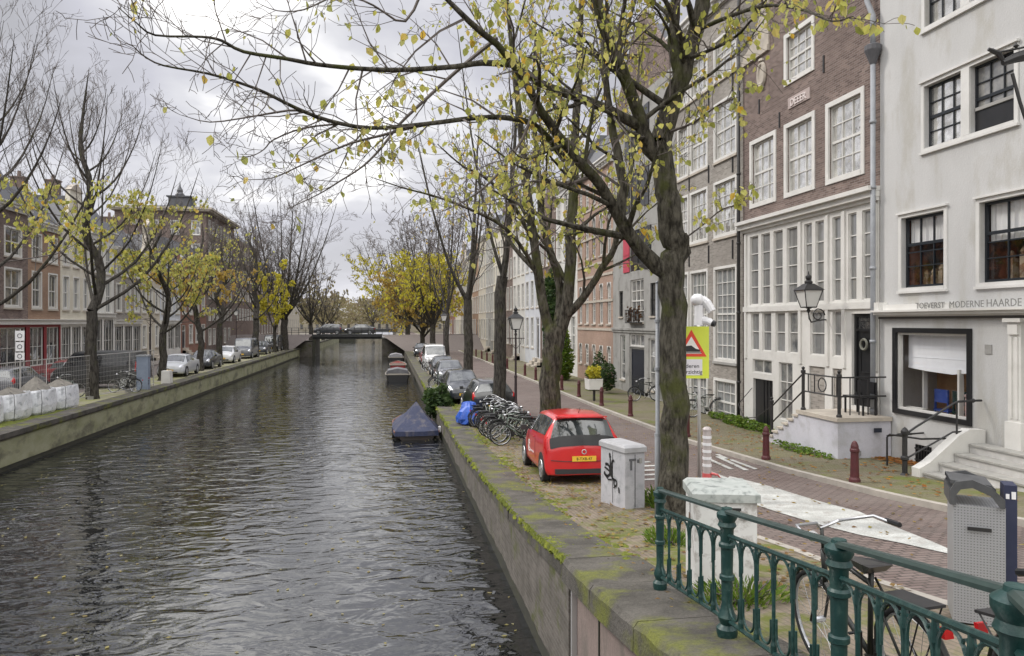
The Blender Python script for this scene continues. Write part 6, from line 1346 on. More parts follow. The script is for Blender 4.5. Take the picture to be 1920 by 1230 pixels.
# striped plastic tube post
t = thing('marker_post', 'short pale marker post wrapped in torn red and white tape right of the big elm', 'post', (SX+.02, SY-.35, g(SY))); off = t.location.copy(); x, y = SX+.0, SY-.35; zg = g(y)
m = MB(); m.tube([(x, y, zg-.1), (x, y, zg+1.28)], .075, 14); m.lathe([(.08, 0), (.085, .03), (.05, .07), (0, .08)], 14, (x, y, zg+1.28)); m.build('post', mat('translucent_grey_tube', (.52, .48, .47), (.42, .37, .36), scale=4, rough=.4), t, off)
m = MB(); 
for k in range(5): zz = zg+.62+k*.13; m.tube([(x, y, zz), (x+.0, y, zz+.05)], .083, 12)
m.build('white_tape', WP, t, off)
m = MB(); m.tube([(x, y, zg+.38), (x, y, zg+.50)], .084, 12); m.tube([(x+.05, y-.07, zg+.5), (x+.16, y-.1, zg+.48), (x+.22, y-.1, zg+.42)], [.03, .02, .008], 5); m.build('red_tape', mat('faded_red_tape', (.62, .12, .12), rough=.5), t, off)
# grey pole left of the elm
t = thing('grey_pole', 'thin grey steel pole standing against the left side of the big elm', 'pole', (Xat(1233, 11.9), 11.9, g(11.9))); x, y, zg = t.location; off = t.location.copy()
m = MB(); m.tube([(x, y, zg-.1), (x, y, zg+1.3), (x, y, zg+1.32), (x, y, 5.35)], [.048, .048, .036, .034], 12); m.lathe([(.04, 0), (.03, .03), (0, .04)], 10, (x, y, 5.35)); m.build('pole', ZINC, t, off, smooth=True)
m = MB(); 
for zz in (zg+1.3, zg+2.4, zg+3.2): m.tube([(x, y, zz), (x, y, zz+.05)], .052, 12)
m.build('clamp', ZINC, t, off)

# graffitied cabinet
def cabinet(x, y, w, d, h, rz, label, top, tagm, seed, name='electrical_cabinet'):
    zg = g(y); t = thing(name, label, 'cabinet', (x, y, zg), rz)
    m = MB(); m.box(-w/2, w/2, -d/2, d/2, -.1, h-.12); m.build('body', tagm, t)
    m = MB(); m.box(-w/2-.03, w/2+.03, -d/2-.03, d/2+.03, h-.12, h-.04); m.box(-w/2-.03, w/2+.03, -d/2-.03, d/2+.03, h-.0395, h+.0, taper=.88); m.build('lid', top, t)
    m = MB(); m.box(-.005, .005, -d/2-.006, -d/2-.001, .05, h-.16); m.box(-w/2-.006, -w/2-.001, -.005, .005, .05, h-.16); m.build('door_gap', IRON, t)
    m = MB(); m.box(w*.22, w*.34, -d/2-.02, -d/2, h*.72, h*.80); m.build('handle', MATS['galvanised_steel'] if seed else GREYP, t)
    return t
CABM = mat('grimy_pale_grey_paint', (.50, .50, .525), (.40, .40, .43), scale=3, rough=.6, c3=(.34, .35, .37), s3=8)
t = cabinet(4.16, 12.95, .39, .86, 1.13, R(13), 'pale grey street cabinet with black graffiti behind the red car', mat('grey_cabinet_lid', (.46, .46, .48), (.36, .36, .37), scale=4, rough=.7), CABM, 0)
SPRAY = mat('black_spray_paint', (.02, .02, .022), rough=.5)
m = MB(); xf = -.39/2-.004
def stroke(m, pts, w):
    for (a, b), (c, d) in zip(pts, pts[1:]):
        v = Vector((c-a, d-b)); L_ = v.length or 1; n = Vector((-v.y, v.x))/L_*w; e = v/L_*w*.5
        m.raw([(xf, a+n.x-e.x, b+n.y-e.y), (xf, c+n.x+e.x, d+n.y+e.y), (xf, c-n.x+e.x, d-n.y+e.y), (xf, a-n.x-e.x, b-n.y-e.y)], [(0, 1, 2, 3)])
xf -= 0
def arc(cx, cy, rx, ry, a0, a1, n=10): return [(cx+math.cos(R(a0+(a1-a0)*i/n))*rx, cy+math.sin(R(a0+(a1-a0)*i/n))*ry) for i in range(n+1)]
# seen from the canal the cabinet's far end is on the left: s runs with -y
stroke(m, arc(.20, .60, .11, .11, 60, 330), .026); xf -= .001; stroke(m, [(.12, .60), (.28, .64)], .02); xf -= .001
stroke(m, [(.10, .92), (.085, .80), (.08, .52)], .018); xf -= .001; stroke(m, [(.10, .90), (.09, .86)], .03); xf -= .001
stroke(m, arc(-.03, .64, .08, .17, 100, -110), .022); xf -= .001; stroke(m, [(-.0, .50), (.03, .76)], .014); xf -= .001
stroke(m, arc(-.10, .42, .05, .06, 0, 350), .016); xf -= .001; stroke(m, [(-.15, .40), (-.05, .33)], .014); xf -= .001; stroke(m, [(-.22, .36), (-.235, .28)], .02)
stroke(m, [(.30, .52), (.15, .44), (.02, .46)], .014)
m.build('graffiti', SPRAY, t)
m = MB(); m.box(-.12, .02, -.439, -.435, .86, .90); m.box(-.10, -.06, -.4385, -.4345, .70, .88); m.box(.04, .08, -.438, -.434, .82, .88); m.build('paint_drip_mark', mat('grey_paint_mark', (.12, .12, .13)), t)
t = cabinet(3.47, 7.45, .62, .62, 1.04, R(-14), 'white street cabinet with worn grey lid behind the green railing', mat('worn_grey_green_lid', (.33, .36, .34), (.44, .46, .44), scale=5, rough=.7, c3=(.2, .22, .21), s3=9), mat('chipped_white_paint', (.72, .72, .71), (.62, .62, .60), scale=3, rough=.55, c3=(.42, .40, .38), s3=9), 1)
m = MB(); m.box(.05, .15, -.318, -.312, .80, .86); m.build('sticker', IRON, t); m = MB(); m.box(-.318, -.312, -.02, .06, .3, .72); m.build('rust_mark', mat('brown_rust_mark', (.15, .10, .07)), t)
# litter bin
BX, BY = Xat(1838, 5.55), 5.55
t = thing('litter_bin', 'grey perforated litter bin with black arched lid and navy post at the lower right', 'bin', (BX, BY, g(BY)), R(-34))
HOLES = nodes('perforated_grey_steel')
def holes_mat():
    m, nt, b = HOLES; N, L = nt.nodes, nt.links; b.inputs['Roughness'].default_value = .45; b.inputs['Metallic'].default_value = .2
    tc = N.new('ShaderNodeTexCoord'); mp = N.new('ShaderNodeMapping'); mp.inputs['Scale'].default_value = (44, 44, 44); L.new(tc.outputs['Object'], mp.inputs[0])
    v = N.new('ShaderNodeTexVoronoi'); v.inputs['Randomness'].default_value = 0; v.inputs['Scale'].default_value = 1; L.new(mp.outputs[0], v.inputs['Vector'])
    r = N.new('ShaderNodeMapRange'); r.inputs['From Min'].default_value = .26; r.inputs['From Max'].default_value = .34; L.new(v.outputs['Distance'], r.inputs['Value'])
    mx = N.new('ShaderNodeMixRGB'); mx.inputs[1].default_value = (.17, .17, .175, 1); mx.inputs[2].default_value = (.33, .335, .35, 1); L.new(r.outputs[0], mx.inputs[0]); L.new(mx.outputs[0], b.inputs['Base Color'])
    bp = N.new('ShaderNodeBump'); bp.inputs['Strength'].default_value = .6; bp.inputs['Distance'].default_value = .006; L.new(r.outputs[0], bp.inputs['Height']); L.new(bp.outputs[0], b.inputs['Normal'])
holes_mat()
m = MB(); m.box(-.22, .15, -.20, .20, .03, 1.0); m.build('bin_body', HOLES[0], t)
m = MB()
P = [(a*.84, b) for a, b in [(-.29, 1.0), (-.29, 1.12), (-.24, 1.19), (-.10, 1.215), (.06, 1.16), (.17, 1.07), (.17, 1.0), (.13, 1.0), (.06, 1.09), (-.10, 1.15), (-.20, 1.13), (-.24, 1.08), (-.24, 1.0)]]
TP = lambda d, s, z: (s, d, z)
m.prism(P, -.23, -.20, TP); m.prism(P, .20, .23, TP); m.box(-.245, -.20, -.2, .2, 1.0, 1.13); m.raw([(-.24, -.2, 1.17), (.06, -.2, 1.14), (.06, .2, 1.14), (-.24, .2, 1.17), (-.24, -.2, 1.20), (.06, -.2, 1.175), (.06, .2, 1.175), (-.24, .2, 1.20)], [(0, 1, 2, 3), (4, 5, 6, 7), (0, 1, 5, 4), (2, 3, 7, 6)]); m.build('lid', mat('dark_grey_plastic', (.05, .052, .056), (.08, .082, .085), scale=8, rough=.5), t)
m = MB(); m.box(.155, .245, -.10, .10, -.1, 1.17); m.build('post', mat('navy_blue_post', (.018, .024, .06), (.03, .036, .075), scale=6, rough=.45), t)
m = MB(); m.box(.165, .19, -.106, -.101, 1.06, 1.10); m.box(.205, .235, -.106, -.101, 1.06, 1.12); m.build('emblem', WP, t)
m = MB(); m.box(-.12, .05, -.226, -.221, .80, .83); m.build('slot', IRON, t)
# cover planter on the left: fence, bags
FM = MATS['galvanised_steel']
def fence_panel(a, b, label):
    a, b = Vector(a), Vector(b); t = thing('mesh_fence', label, 'fence', (a.x, a.y, GL), 0, 'temporary mesh fence panels'); off = t.location.copy(); m = MB(); d = b-a
    m.tube([(a.x, a.y, GL), (a.x, a.y, GL+2), (b.x, b.y, GL+2), (b.x, b.y, GL), ], .022, 5); m.tube([(a.x, a.y, GL+.15), (b.x, b.y, GL+.15)], .02, 5); m.build('frame', FM, t, off)
    m = MB(); n = int(d.length/.13)
    for i in range(1, n): p = a+d*i/n; m.tube([(p.x, p.y, GL+.15), (p.x, p.y, GL+2)], .0035, 3, cap=False)
    for k in range(1, 9): m.tube([(a.x, a.y, GL+.15+k*.205), (b.x, b.y, GL+.15+k*.205)], .0035, 3, cap=False)
    m.build('wire_mesh', FM, t, off); m = MB(); m.box(a.x-.12, a.x+.12, a.y-.3, a.y+.3, GL, GL+.14); m.build('concrete_foot', GREYP, t, off)
fp = [(-14.3, 26.5), (-14.1, 30), (-13.9, 33.5), (-13.4, 37), (-12.9, 40.4), (-12.75, 43.8)]
for k, (a, b) in enumerate(zip(fp, fp[1:])): fence_panel(a, b, ['mesh fence panel cut by the left frame edge', 'mesh fence panel behind the first white bags', 'mesh fence panel behind the last white bags', 'mesh fence panel in front of the bare topped tree trunk', 'mesh fence panel in front of the dark van by the quay'][k])
BAG = mat('white_woven_bag', (.84, .85, .88), (.70, .72, .76), scale=5, rough=.8, bump=.6, bscale=12, c3=(.45, .47, .50), s3=6)
RUB = mat('grey_rubble', (.17, .16, .14), (.26, .24, .21), scale=8, rough=1, bump=1)
bl = ['nearest white rubble bag, cut by the left frame edge', 'second white rubble bag from the left frame edge', 'third white rubble bag, just before the farthest one', 'last white rubble bag at the far end of the row']
for k in range(4):
    y = 28.0+k*1.72; x = -13.75+k*.16; t = thing('rubble_bag', bl[k], 'bag', (x, y, GL), 0, 'white rubble bags on the quay'); rg = random.Random(k)
    m = MB(); n = 20; rings = []
    for j, (h, s) in enumerate(((0, .92), (.1, 1.02), (.35, 1.06), (.65, 1.03), (.88, 1.0), (.95, .97))):
        r = []
        for i in range(n):
            a = 6.283*i/n; c, d = math.cos(a), math.sin(a); q = .5/max(abs(c), abs(d))**.75; wv = 1+.05*noise.noise(Vector((c*2+k*5, d*2, h*4))); r.append((c*q*s*wv, d*q*s*wv, h+.05*noise.noise(Vector((c*2, d*2+k, 7)))*(h > .8)))
        rings.append(r)
    for r in rings: m.v += r
    for j in range(len(rings)-1):
        for i in range(n): m.f.append((j*n+i, j*n+(i+1) % n, (j+1)*n+(i+1) % n, (j+1)*n+i)); m.m.append(0)
    m.build('sack', BAG, t)
    m = MB(); top = 1.08+rg.uniform(.05, .35); vs = []; 
    for j, rr in enumerate((.5, .36, .2, .02)):
        for i in range(10): a = 6.283*i/10; vs.append((math.cos(a)*rr, math.sin(a)*rr, .86+(top-.86)*(j/3)**.8+rg.uniform(-.04, .04)))
    m.raw(vs, [(j*10+i, j*10+(i+1) % 10, (j+1)*10+(i+1) % 10, (j+1)*10+i) for j in range(3) for i in range(10)]); m.build('rubble', RUB, t)
    m = MB()
    for q in (-.48,): m.tube([(.50, q, .02), (.53, q, .5), (.50, q, .95), (.3, q*.8, 1.04)], .010, 4)
    m.build('lifting_strap', IRON, t); t.scale = (1.05, 1.62, 1.0)
# parking signs on the left bank
x, y = Xat(38, 36), 36; t = thing('parking_sign', 'grey post with three small white notice plates on the left bank', 'sign', (x, y, GL)); off = t.location.copy()
m = MB(); m.tube([(x, y, GL), (x, y, 4.4)], .03, 8); m.build('pole', FM, t, off)
for k, (z, w, h) in enumerate(((4.1, .19, .22), (3.62, .17, .2), (3.2, .19, .16))): m = MB(); m.box(x-w, x+w, y-.05, y-.035, z-h, z+h); p = m.build('plate', WP, t, off); m = MB(); m.tube([(x+math.cos(a)*.09, y-.056, z+math.sin(a)*.09) for a in [6.283*i/10 for i in range(11)]], .014, 4, cap=False); m.build('symbol', NAVY, p, off)
# blue-grey cabinet and white block by the fence end
x, y = Xat(269, 41.5), 41.5; t = thing('utility_cabinet', 'blue grey utility cabinet on the left quay at the fence end', 'cabinet', (x, y, GL)); off = t.location.copy()
m = MB(); m.box(x-.28, x+.28, y-.2, y+.2, GL-.1, GL+1.75); m.build('body', mat('blue_grey_paint', (.26, .31, .40), (.2, .24, .32), scale=3, rough=.6), t, off); m = MB(); m.box(x-.31, x+.31, y-.23, y+.23, GL+1.75, GL+1.82); m.build('lid', ZINC, t, off)
x, y = Xat(313, 45.5), 45.5; t = thing('concrete_block', 'low white concrete block on the quay before the silver car', 'block', (x, y, GL)); off = t.location.copy(); m = MB(); m.box(x-.25, x+.25, y-.3, y+.3, GL-.02, GL+.75, taper=.9); m.build('block', WHITE, t, off); m = MB(); m.tube([(x-.1, y, GL+.74), (x-.1, y, GL+.86), (x+.1, y, GL+.86), (x+.1, y, GL+.74)], .015, 5); m.build('lifting_eye', IRON, t, off)

# ------------------------------------------------------------------ vehicles
def paint(name, c, c2=None): return mat(name, c, c2, scale=2, rough=.32, coat=.8, spec=.5)
CARGLASS = pane('car_glass', (.025, .03, .032), (.09, .10, .105), scale=1.6, ior=1.9, wav=.02)
TYRE = mat('tyre_rubber', (.02, .02, .021), rough=.8); RIM = mat('silver_rim', (.55, .56, .58), rough=.35, metal=.7); CHROME = mat('head_lamp_glass', (.75, .76, .78), rough=.1, metal=.6); REDL = mat('red_tail_lamp', (.45, .012, .015), rough=.15); PLATE = mat('yellow_plate', (.80, .50, .05), rough=.5); DARKPL = mat('black_plastic_trim', (.03, .03, .032), rough=.6)
SH = {  # y, zlow, zbelt, ztop, w_low, w_mid, w_belt, w_top
 'mini': [(-1.78, .30, .60, .62, .62, .70, .68, .58), (-1.775, .22, .76, .78, .72, .79, .77, .69), (-1.71, .20, .93, 1.0, .75, .815, .79, .70), (-1.52, .20, .98, 1.40, .76, .825, .80, .57), (-1.30, .20, .97, 1.455, .76, .825, .80, .57), (-.45, .20, .95, 1.48, .76, .825, .80, .58), (.35, .20, .93, 1.43, .76, .825, .79, .56), (1.02, .20, .90, 1.0, .75, .82, .76, .62), (1.42, .20, .84, .92, .73, .80, .72, .58), (1.68, .22, .72, .78, .68, .74, .64, .50), (1.77, .30, .52, .54, .56, .60, .55, .40)],
 'hatch': [(-2.0, .34, .62, .64, .62, .68, .66, .5), (-1.99, .24, .86, .88, .76, .83, .8, .66), (-1.88, .22, .98, 1.04, .8, .86, .83, .7), (-1.6, .22, 1.0, 1.36, .8, .87, .83, .58), (-1.3, .22, .98, 1.43, .8, .87, .83, .58), (-.3, .22, .96, 1.47, .8, .87, .83, .6), (.45, .22, .93, 1.42, .8, .87, .82, .57), (1.2, .22, .88, .98, .8, .86, .78, .64), (1.65, .22, .82, .90, .77, .84, .74, .6), (1.93, .24, .70, .76, .70, .78, .66, .52), (2.02, .32, .52, .54, .58, .62, .58, .4)],
 'sedan': [(-2.25, .34, .66, .68, .62, .68, .66, .5), (-2.24, .24, .88, .92, .76, .83, .8, .66), (-2.1, .22, .94, 1.0, .8, .86, .82, .7), (-1.5, .22, .96, 1.06, .8, .87, .82, .66), (-.95, .22, .95, 1.38, .8, .87, .82, .56), (-.2, .22, .93, 1.42, .8, .87, .82, .58), (.5, .22, .91, 1.37, .8, .87, .81, .56), (1.25, .22, .87, .96, .8, .86, .78, .64), (1.8, .22, .80, .88, .77, .84, .74, .6), (2.15, .24, .68, .74, .70, .78, .66, .52), (2.25, .32, .52, .54, .58, .62, .58, .4)],
 'van': [(-2.3, .40, 1.0, 1.02, .74, .8, .8, .6), (-2.29, .28, 1.1, 1.3, .82, .9, .88, .7), (-2.26, .26, 1.15, 1.85, .84, .92, .9, .76), (-2.2, .26, 1.15, 1.95, .84, .93, .9, .78), (-1.9, .26, 1.15, 1.97, .84, .93, .9, .79), (-.4, .26, 1.13, 1.98, .84, .93, .9, .79), (1.0, .26, 1.1, 1.93, .84, .93, .89, .76), (1.65, .26, 1.04, 1.16, .84, .92, .86, .7), (2.1, .26, .95, 1.04, .82, .9, .82, .66), (2.3, .28, .8, .84, .76, .84, .74, .58), (2.36, .36, .6, .62, .62, .7, .62, .45)]}
def cr(a, b, c, d, t): return .5*((2*b)+(c-a)*t+(2*a-5*b+4*c-d)*t*t+(3*b-a-3*c+d)*t**3)
def car(kind, label, body, x, y, rz, gz, group=None, name='parked_car', cat='car', sx=1.0, rear_detail=False, window_m=None, tilt=0):
    S = SH[kind]; n = len(S); t = thing(name, label, cat, (x, y, gz), rz, group); t.rotation_euler = (tilt, 0, rz); wm = window_m or CARGLASS
    def prof(s):
        y_, zl, zb, zt, wl, wmid, wb, wt = s; zt0 = zt
        return [(y_, 0, zl), (y_, wl, zl), (y_, wmid, zl+(zb-zl)*.45), (y_, wb, zb), (y_, wt, zt-.05), (y_, wt*.70, zt), (y_, 0, zt+.028)]
    PR = [prof(s) for s in S]
    def surf(u, v):
        i = min(int(u), n-2); f = u-i; j = min(int(v), 5); h = v-j
        def row(k):
            k = max(0, min(n-1, k)); p = PR[k]; a = [p[max(0, j-1)], p[j], p[j+1], p[min(6, j+2)]]
            return [(p[j][c]*(1-h)+p[j+1][c]*h)*.45+.55*cr(a[0][c], a[1][c], a[2][c], a[3][c], h) for c in range(3)]
        A, B, C, D = row(i-1), row(i), row(i+1), row(i+2)
        P = [(B[c]*(1-f)+C[c]*f)*.6+.4*cr(A[c], B[c], C[c], D[c], f) for c in range(3)]
        return Vector((P[1]*sx, P[0]+bow(P[0], P[1]), P[2]))
    yA, yB = S[0][0], S[-1][0]
    def bow(y_, x_):
        k_ = (x_/.8)**2; ea = max(0, 1-(y_-yA)/.9)**1.5; eb = max(0, 1-(yB-y_)/1.1)**1.5
        return .13*k_*ea-.20*k_*eb
    def panel(m, u0, u1, v0, v1, nu, nv, sg, offs=0.0, uf=None):
        i0 = len(m.v)
        for a in range(nu+1):
            for b in range(nv+1):
                fa = a/nu; u = u0+(u1-u0)*fa; v = v0+(v1-v0)*b/nv
                if uf: u = uf(fa, b/nv)
                p = surf(u, v)
                if offs:
                    e = .02; du = surf(min(n-1.001, u+e), v)-surf(max(0, u-e), v); dv = surf(u, min(5.999, v+e))-surf(u, max(0, v-e)); nm = du.cross(dv); nm.normalize()
                    if nm.dot(p-Vector((0, p.y, .7))) < 0: nm = -nm
                    p = p+nm*offs
                m.v.append((p.x*sg, p.y, p.z))
        for a in range(nu):
            for b in range(nv): q = i0+a*(nv+1)+b; m.f.append((q, q+1, q+nv+2, q+nv+1)); m.m.append(0)
    m = MB(); k = 4
    for sg in (1, -1): panel(m, 0, n-1.0001, 0, 6, (n-1)*k, 24, sg)
    for u_ in (0, n-1.0001):
        rows = [surf(u_, v_*6/18-(1e-5 if v_ == 18 else 0)) for v_ in range(19)]; i0 = len(m.v); y0_ = rows[0].y
        for p in rows:
            for q in range(9): xx = p.x*(q/4-1); m.v.append((xx, (yA if u_ == 0 else yB)+bow(yA if u_ == 0 else yB, xx/sx), p.z))
        for a in range(18):
            for q in range(8): k_ = i0+a*9+q; m.f.append((k_, k_+1, k_+10, k_+9)); m.m.append(0)
    b = m.build('body', body, t, smooth=True)
    try: b.data.set_sharp_from_angle(angle=R(40))
    except Exception: pass
    ir = 2 if kind in ('mini', 'hatch') else (3 if kind == 'sedan' else 1)      # rear glass between stations ir, ir+1
    ur0, ur1 = (ir+.03, ir+.93); uf0 = next(i for i in range(n-1) if S[i][0] > 0 and S[i+1][3] < S[i][3]-.3)
    m = MB(); 
    for sg in (1, -1): panel(m, ur0, ur1, 4.02, 6, 5, 8, sg, .008)
    m.build('rear_window', wm, t, smooth=True)
    m = MB()
    for sg in (1, -1): panel(m, uf0+.1, uf0+.93, 4.02, 6, 5, 8, sg, .008)
    m.build('windscreen', wm, t, smooth=True)
    roof0, roof1 = ir+1, uf0
    cuts = [roof0+.15, (roof0+roof1)/2+.05, roof1+.62]
    if kind == 'mini': cuts = [roof0+.1, roof0+.98, roof1+.62]
    for sg in (1, -1):
        for a, b_ in zip(cuts, cuts[1:]):
            m = MB(); last = b_ > roof1
            panel(m, a+.04, b_-.04, 3.12, 3.9, 6, 4, sg, .007, uf=(lambda fa, fb, a=a, b_=b_, last=last: (a+.04)+((b_-.04-(.50*fb if last else 0))-(a+.04))*fa))
            m.build('side_window', wm, t, smooth=True)
    # wheels
    wb = {'mini': 1.21, 'hatch': 1.28, 'sedan': 1.35, 'van': 1.5}[kind]; rw = .29 if kind == 'mini' else .315
    for yy in (-wb, wb):
        for sg in (1, -1):
            xw = (S[5][5]-.078)*sg*sx
            m = MB(); m.lathe([(rw*.55, -.085), (rw*.97, -.085), (rw, -.06), (rw, .06), (rw*.97, .085), (rw*.55, .085)], 22, (xw, yy, rw), 'x'); w = m.build('wheel', TYRE, t)
            m = MB(); fx = xw+sg*.087
            for q in range(7):
                a = 6.283*q/7; ca, sa = math.cos(a), math.sin(a); P = [(.05, -.022), (rw*.62, -.035), (rw*.62, .035), (.05, .022)]
                m.raw([(fx, yy+ca*r_-sa*s_, rw+sa*r_+ca*s_) for r_, s_ in P]+[(fx-sg*.02, yy+ca*r_-sa*s_, rw+sa*r_+ca*s_) for r_, s_ in P], [(0, 1, 2, 3), (4, 5, 6, 7), (0, 1, 5, 4), (2, 3, 7, 6)])
            m.torus((fx-sg*.004, yy, rw), rw*.64, .014, 20, 5); m.lathe([(.0, -.01), (.06, -.008), (.055, .012), (0, .016)], 10, (fx, yy, rw), 'x'); m.build('rim', RIM, w)
            m = MB(); m.lathe([(rw*1.17, -.02), (rw*1.17, .02)], 24, ((S[5][5]-.014)*sg*sx, yy, rw+.02), 'x'); m.v = [(a, b2, max(c, .19)) for a, b2, c in m.v]; m.build('wheel_arch', DARKPL, t)
    # lamps, plates, mirrors
    yr, yf = S[1][0], S[-2][0]; zb = S[1][2]
    for sg in (1, -1):
        m = MB(); panel(m, 1.0, 2.3 if kind != 'sedan' else 1.6, 2.55, 3.45, 3, 4, sg, .009); m.build('tail_lamp', REDL, t, smooth=True)
        m = MB(); panel(m, n-2.75, n-1.75, 2.5, 3.6, 3, 4, sg, .009); m.build('headlight', CHROME, t, smooth=True)
        m = MB(); mx_ = (S[5][6]+.06)*sx; m.box(min(sg*mx_, sg*(mx_+.14)), max(sg*mx_, sg*(mx_+.14)), S[uf0][0]+.18, S[uf0][0]+.28, S[5][2]+.0, S[5][2]+.12); m.box(min(sg*(mx_-.1), sg*mx_), max(sg*(mx_-.1), sg*mx_), S[uf0][0]+.21, S[uf0][0]+.25, S[5][2]+.02, S[5][2]+.05); m.build('mirror', DARKPL if kind != 'sedan' else body, t)
    m = MB(); zp = .50 if kind != 'van' else .62; yb = S[0][0]; m.box(-.26, .26, yb-.02, yb-.001, zp, zp+.11); pr = m.build('number_plate', PLATE, t)
    m = MB(); m.box(-.26, .26, S[-1][0]+.0, S[-1][0]+.02, .40, .51); m.build('number_plate', PLATE, t)
    m = MB(); m.box(-.62*sx, .62*sx, yb-.012, yb+.1, .24, .34); m.build('bumper_grille', DARKPL, t); m = MB(); m.box(-.5*sx, .5*sx, S[-1][0]-.1, S[-1][0]+.015, .27, .37); m.build('bumper_grille', DARKPL, t)
    if rear_detail:
        m = MB()
        for sg in (1, -1): panel(m, 1.12, 2.06, 3.9, 6, 5, 8, sg, .011)
        m.build('tailgate_glass', BLACKP, t, smooth=True)
        m = MB(); text_mb(m, '8-TXB-47', lambda d, s, z: (s, yb-.021-d, zp+.025+z), .085, .002); m.build('plate_number', BLACKP, pr)
        for yd in (.72, -.40):
            m = MB(); P = [surf(v_, w_) for v_, w_ in [((yd+.45)/.8+5 if yd > -.45 else 5, w2) for w2 in (1.2, 1.7, 2.2, 2.7, 3.1)]]; m.tube([(-(p.x+.002), yd, p.z) for p in P], .005, 4); m.build('door_seam', DARKPL, t)
        m = MB(); xs = -(.825+.012)
        Td = lambda d, s, z: (xs+.0-d, -s, z)
        c0y, c0z = .42, .60
        for rr_, w_, a0, a1 in ((.13, .02, 20, 340), (.065, .018, -200, 120)):
            pts = [(xs, c0y-math.cos(R(a0+(a1-a0)*k/14))*rr_, c0z+math.sin(R(a0+(a1-a0)*k/14))*rr_) for k in range(15)]; m.tube(pts, w_, 5)
        m.v = [(xs+.012+(a-xs)*.15, b2, c) for a, b2, c in m.v]
        m.build('door_emblem', mat('white_vinyl', (.8, .78, .78), rough=.4), t)
        m = MB(); text_mb(m, 'greenwheels', lambda d, s, z: (xs-.002-d, -.05-s, .50+z), .10, .002); m.build('door_lettering', MATS['white_vinyl'], t)
        m = MB(); m.tube([(0, -1.25, 1.46), (0, -1.45, 1.62)], .005, 4); m.build('antenna', DARKPL, t)
        m = MB(); m.box(-.55, .55, -1.62, -1.46, 1.405, 1.43); m.build('spoiler', body, t)
        m = MB(); m.tube([(0, -1.72, 1.0), (.38, -1.68, 1.05)], .012, 4); m.build('rear_wiper', DARKPL, t)
        m = MB(); m.torus((0, -1.79, .70), .045, .009, 16, 5); m.v = [(b2*1.0+1.79, -1.79+(a)*.3, c) for a, b2, c in m.v]; m.build('round_badge', CHROME, t)
        m = MB(); m.tube([(-.70, -1.695, .52), (-.4, -1.775, .50), (0, -1.79, .50), (.4, -1.775, .50), (.70, -1.695, .52)], .008, 4); m.build('bumper_crease', DARKPL, t)
        m = MB(); m.box(-.835, -.822, -.25, -.08, .86, .89); m.build('door_handle', body, t)
        m = MB(); m.box(-.42, .42, -1.0, -.8, .62, 1.12); m.build('rear_seat', DARKPL, t)
    return t
yc = 17.15; ROLL = math.atan2(g(yc+1.2)-g(yc-1.2), 2.4)
car('mini', 'small red hatchback parked on the quay with its rear towards the camera', paint('glossy_red_paint', (.62, .018, .022), (.58, .016, .02)), 4.15, yc, R(-1.5), g(yc), rear_detail=True, tilt=ROLL, group='cars parked on the right quay')
DK = paint('dark_blue_grey_paint', (.035, .04, .05)); SIL = paint('silver_paint', (.52, .54, .57)); BLK = paint('black_car_paint', (.012, .013, .015)); MATTE = mat('dull_black_van_paint', (.014, .015, .017), rough=.5); WHC = paint('white_car_paint', (.72, .72, .72)); GRC = paint('grey_car_paint', (.11, .115, .13)); DRC = paint('dark_red_car_paint', (.22, .02, .025))
GR = 'cars parked on the right quay'; LG = 'cars parked on the left quay'
car('hatch', 'black hatchback parked behind the row of bicycles', BLK, 4.05, 31.0, R(2), .9, GR)
car('hatch', 'black grey car facing the camera next to the overhanging bush', DK, 3.5, 36.4, R(180), .9, GR)
car('hatch', 'grey car farther up the right quay behind the dark grey car', GRC, 3.75, 46.5, R(180), .9, GR)
car('sedan', 'dark blue car on the right quay before the white van', DK, 3.8, 53, R(180), .9, GR)
car('van', 'white van parked on the right quay below the yellow trees', WHC, 3.7, 61, R(180), .9, GR, name='parked_van', cat='van')
car('hatch', 'dark red car parked beyond the white van', DRC, 3.7, 69, R(180), .9, GR)
car('hatch', 'dark car farthest up the right quay', DK, 3.7, 84, R(180), .9, GR)
car('van', 'black minibus with a pale roof line behind the mesh fence on the left quay', MATTE, -15.35, 43.4, R(88), GL, LG, name='parked_van', cat='van', window_m=pane('dark_van_glass', (.01, .012, .015), (.02, .022, .028), ior=1.5))
car('sedan', 'silver saloon facing the camera on the left quay', SIL, -13.75, 52.6, R(180), GL, LG)
car('sedan', 'dark blue saloon behind the silver one on the left quay', DK, -13.9, 60.5, R(180), GL, LG)
car('hatch', 'white hatchback third in the left quay row', WHC, -13.9, 68.5, R(180), GL, LG)
car('van', 'dark grey van fourth in the left quay row', GRC, -13.9, 77, R(180), GL, LG, name='parked_van', cat='van')
car('hatch', 'grey blue hatchback fifth in the left quay row', DK, -13.9, 86, R(180), GL, LG)
car('van', 'last dark van in the left quay row before the far bridge', BLK, -13.9, 94.5, R(180), GL, LG, name='parked_van', cat='van')
car('hatch', 'dark red car on the far street behind the mesh fence', DRC, -17.3, 45.5, R(0), GL, 'cars on the far street')
car('hatch', 'grey hatchback on the far street at the left frame edge', GRC, -17.4, 38.5, R(0), GL, 'cars on the far street')
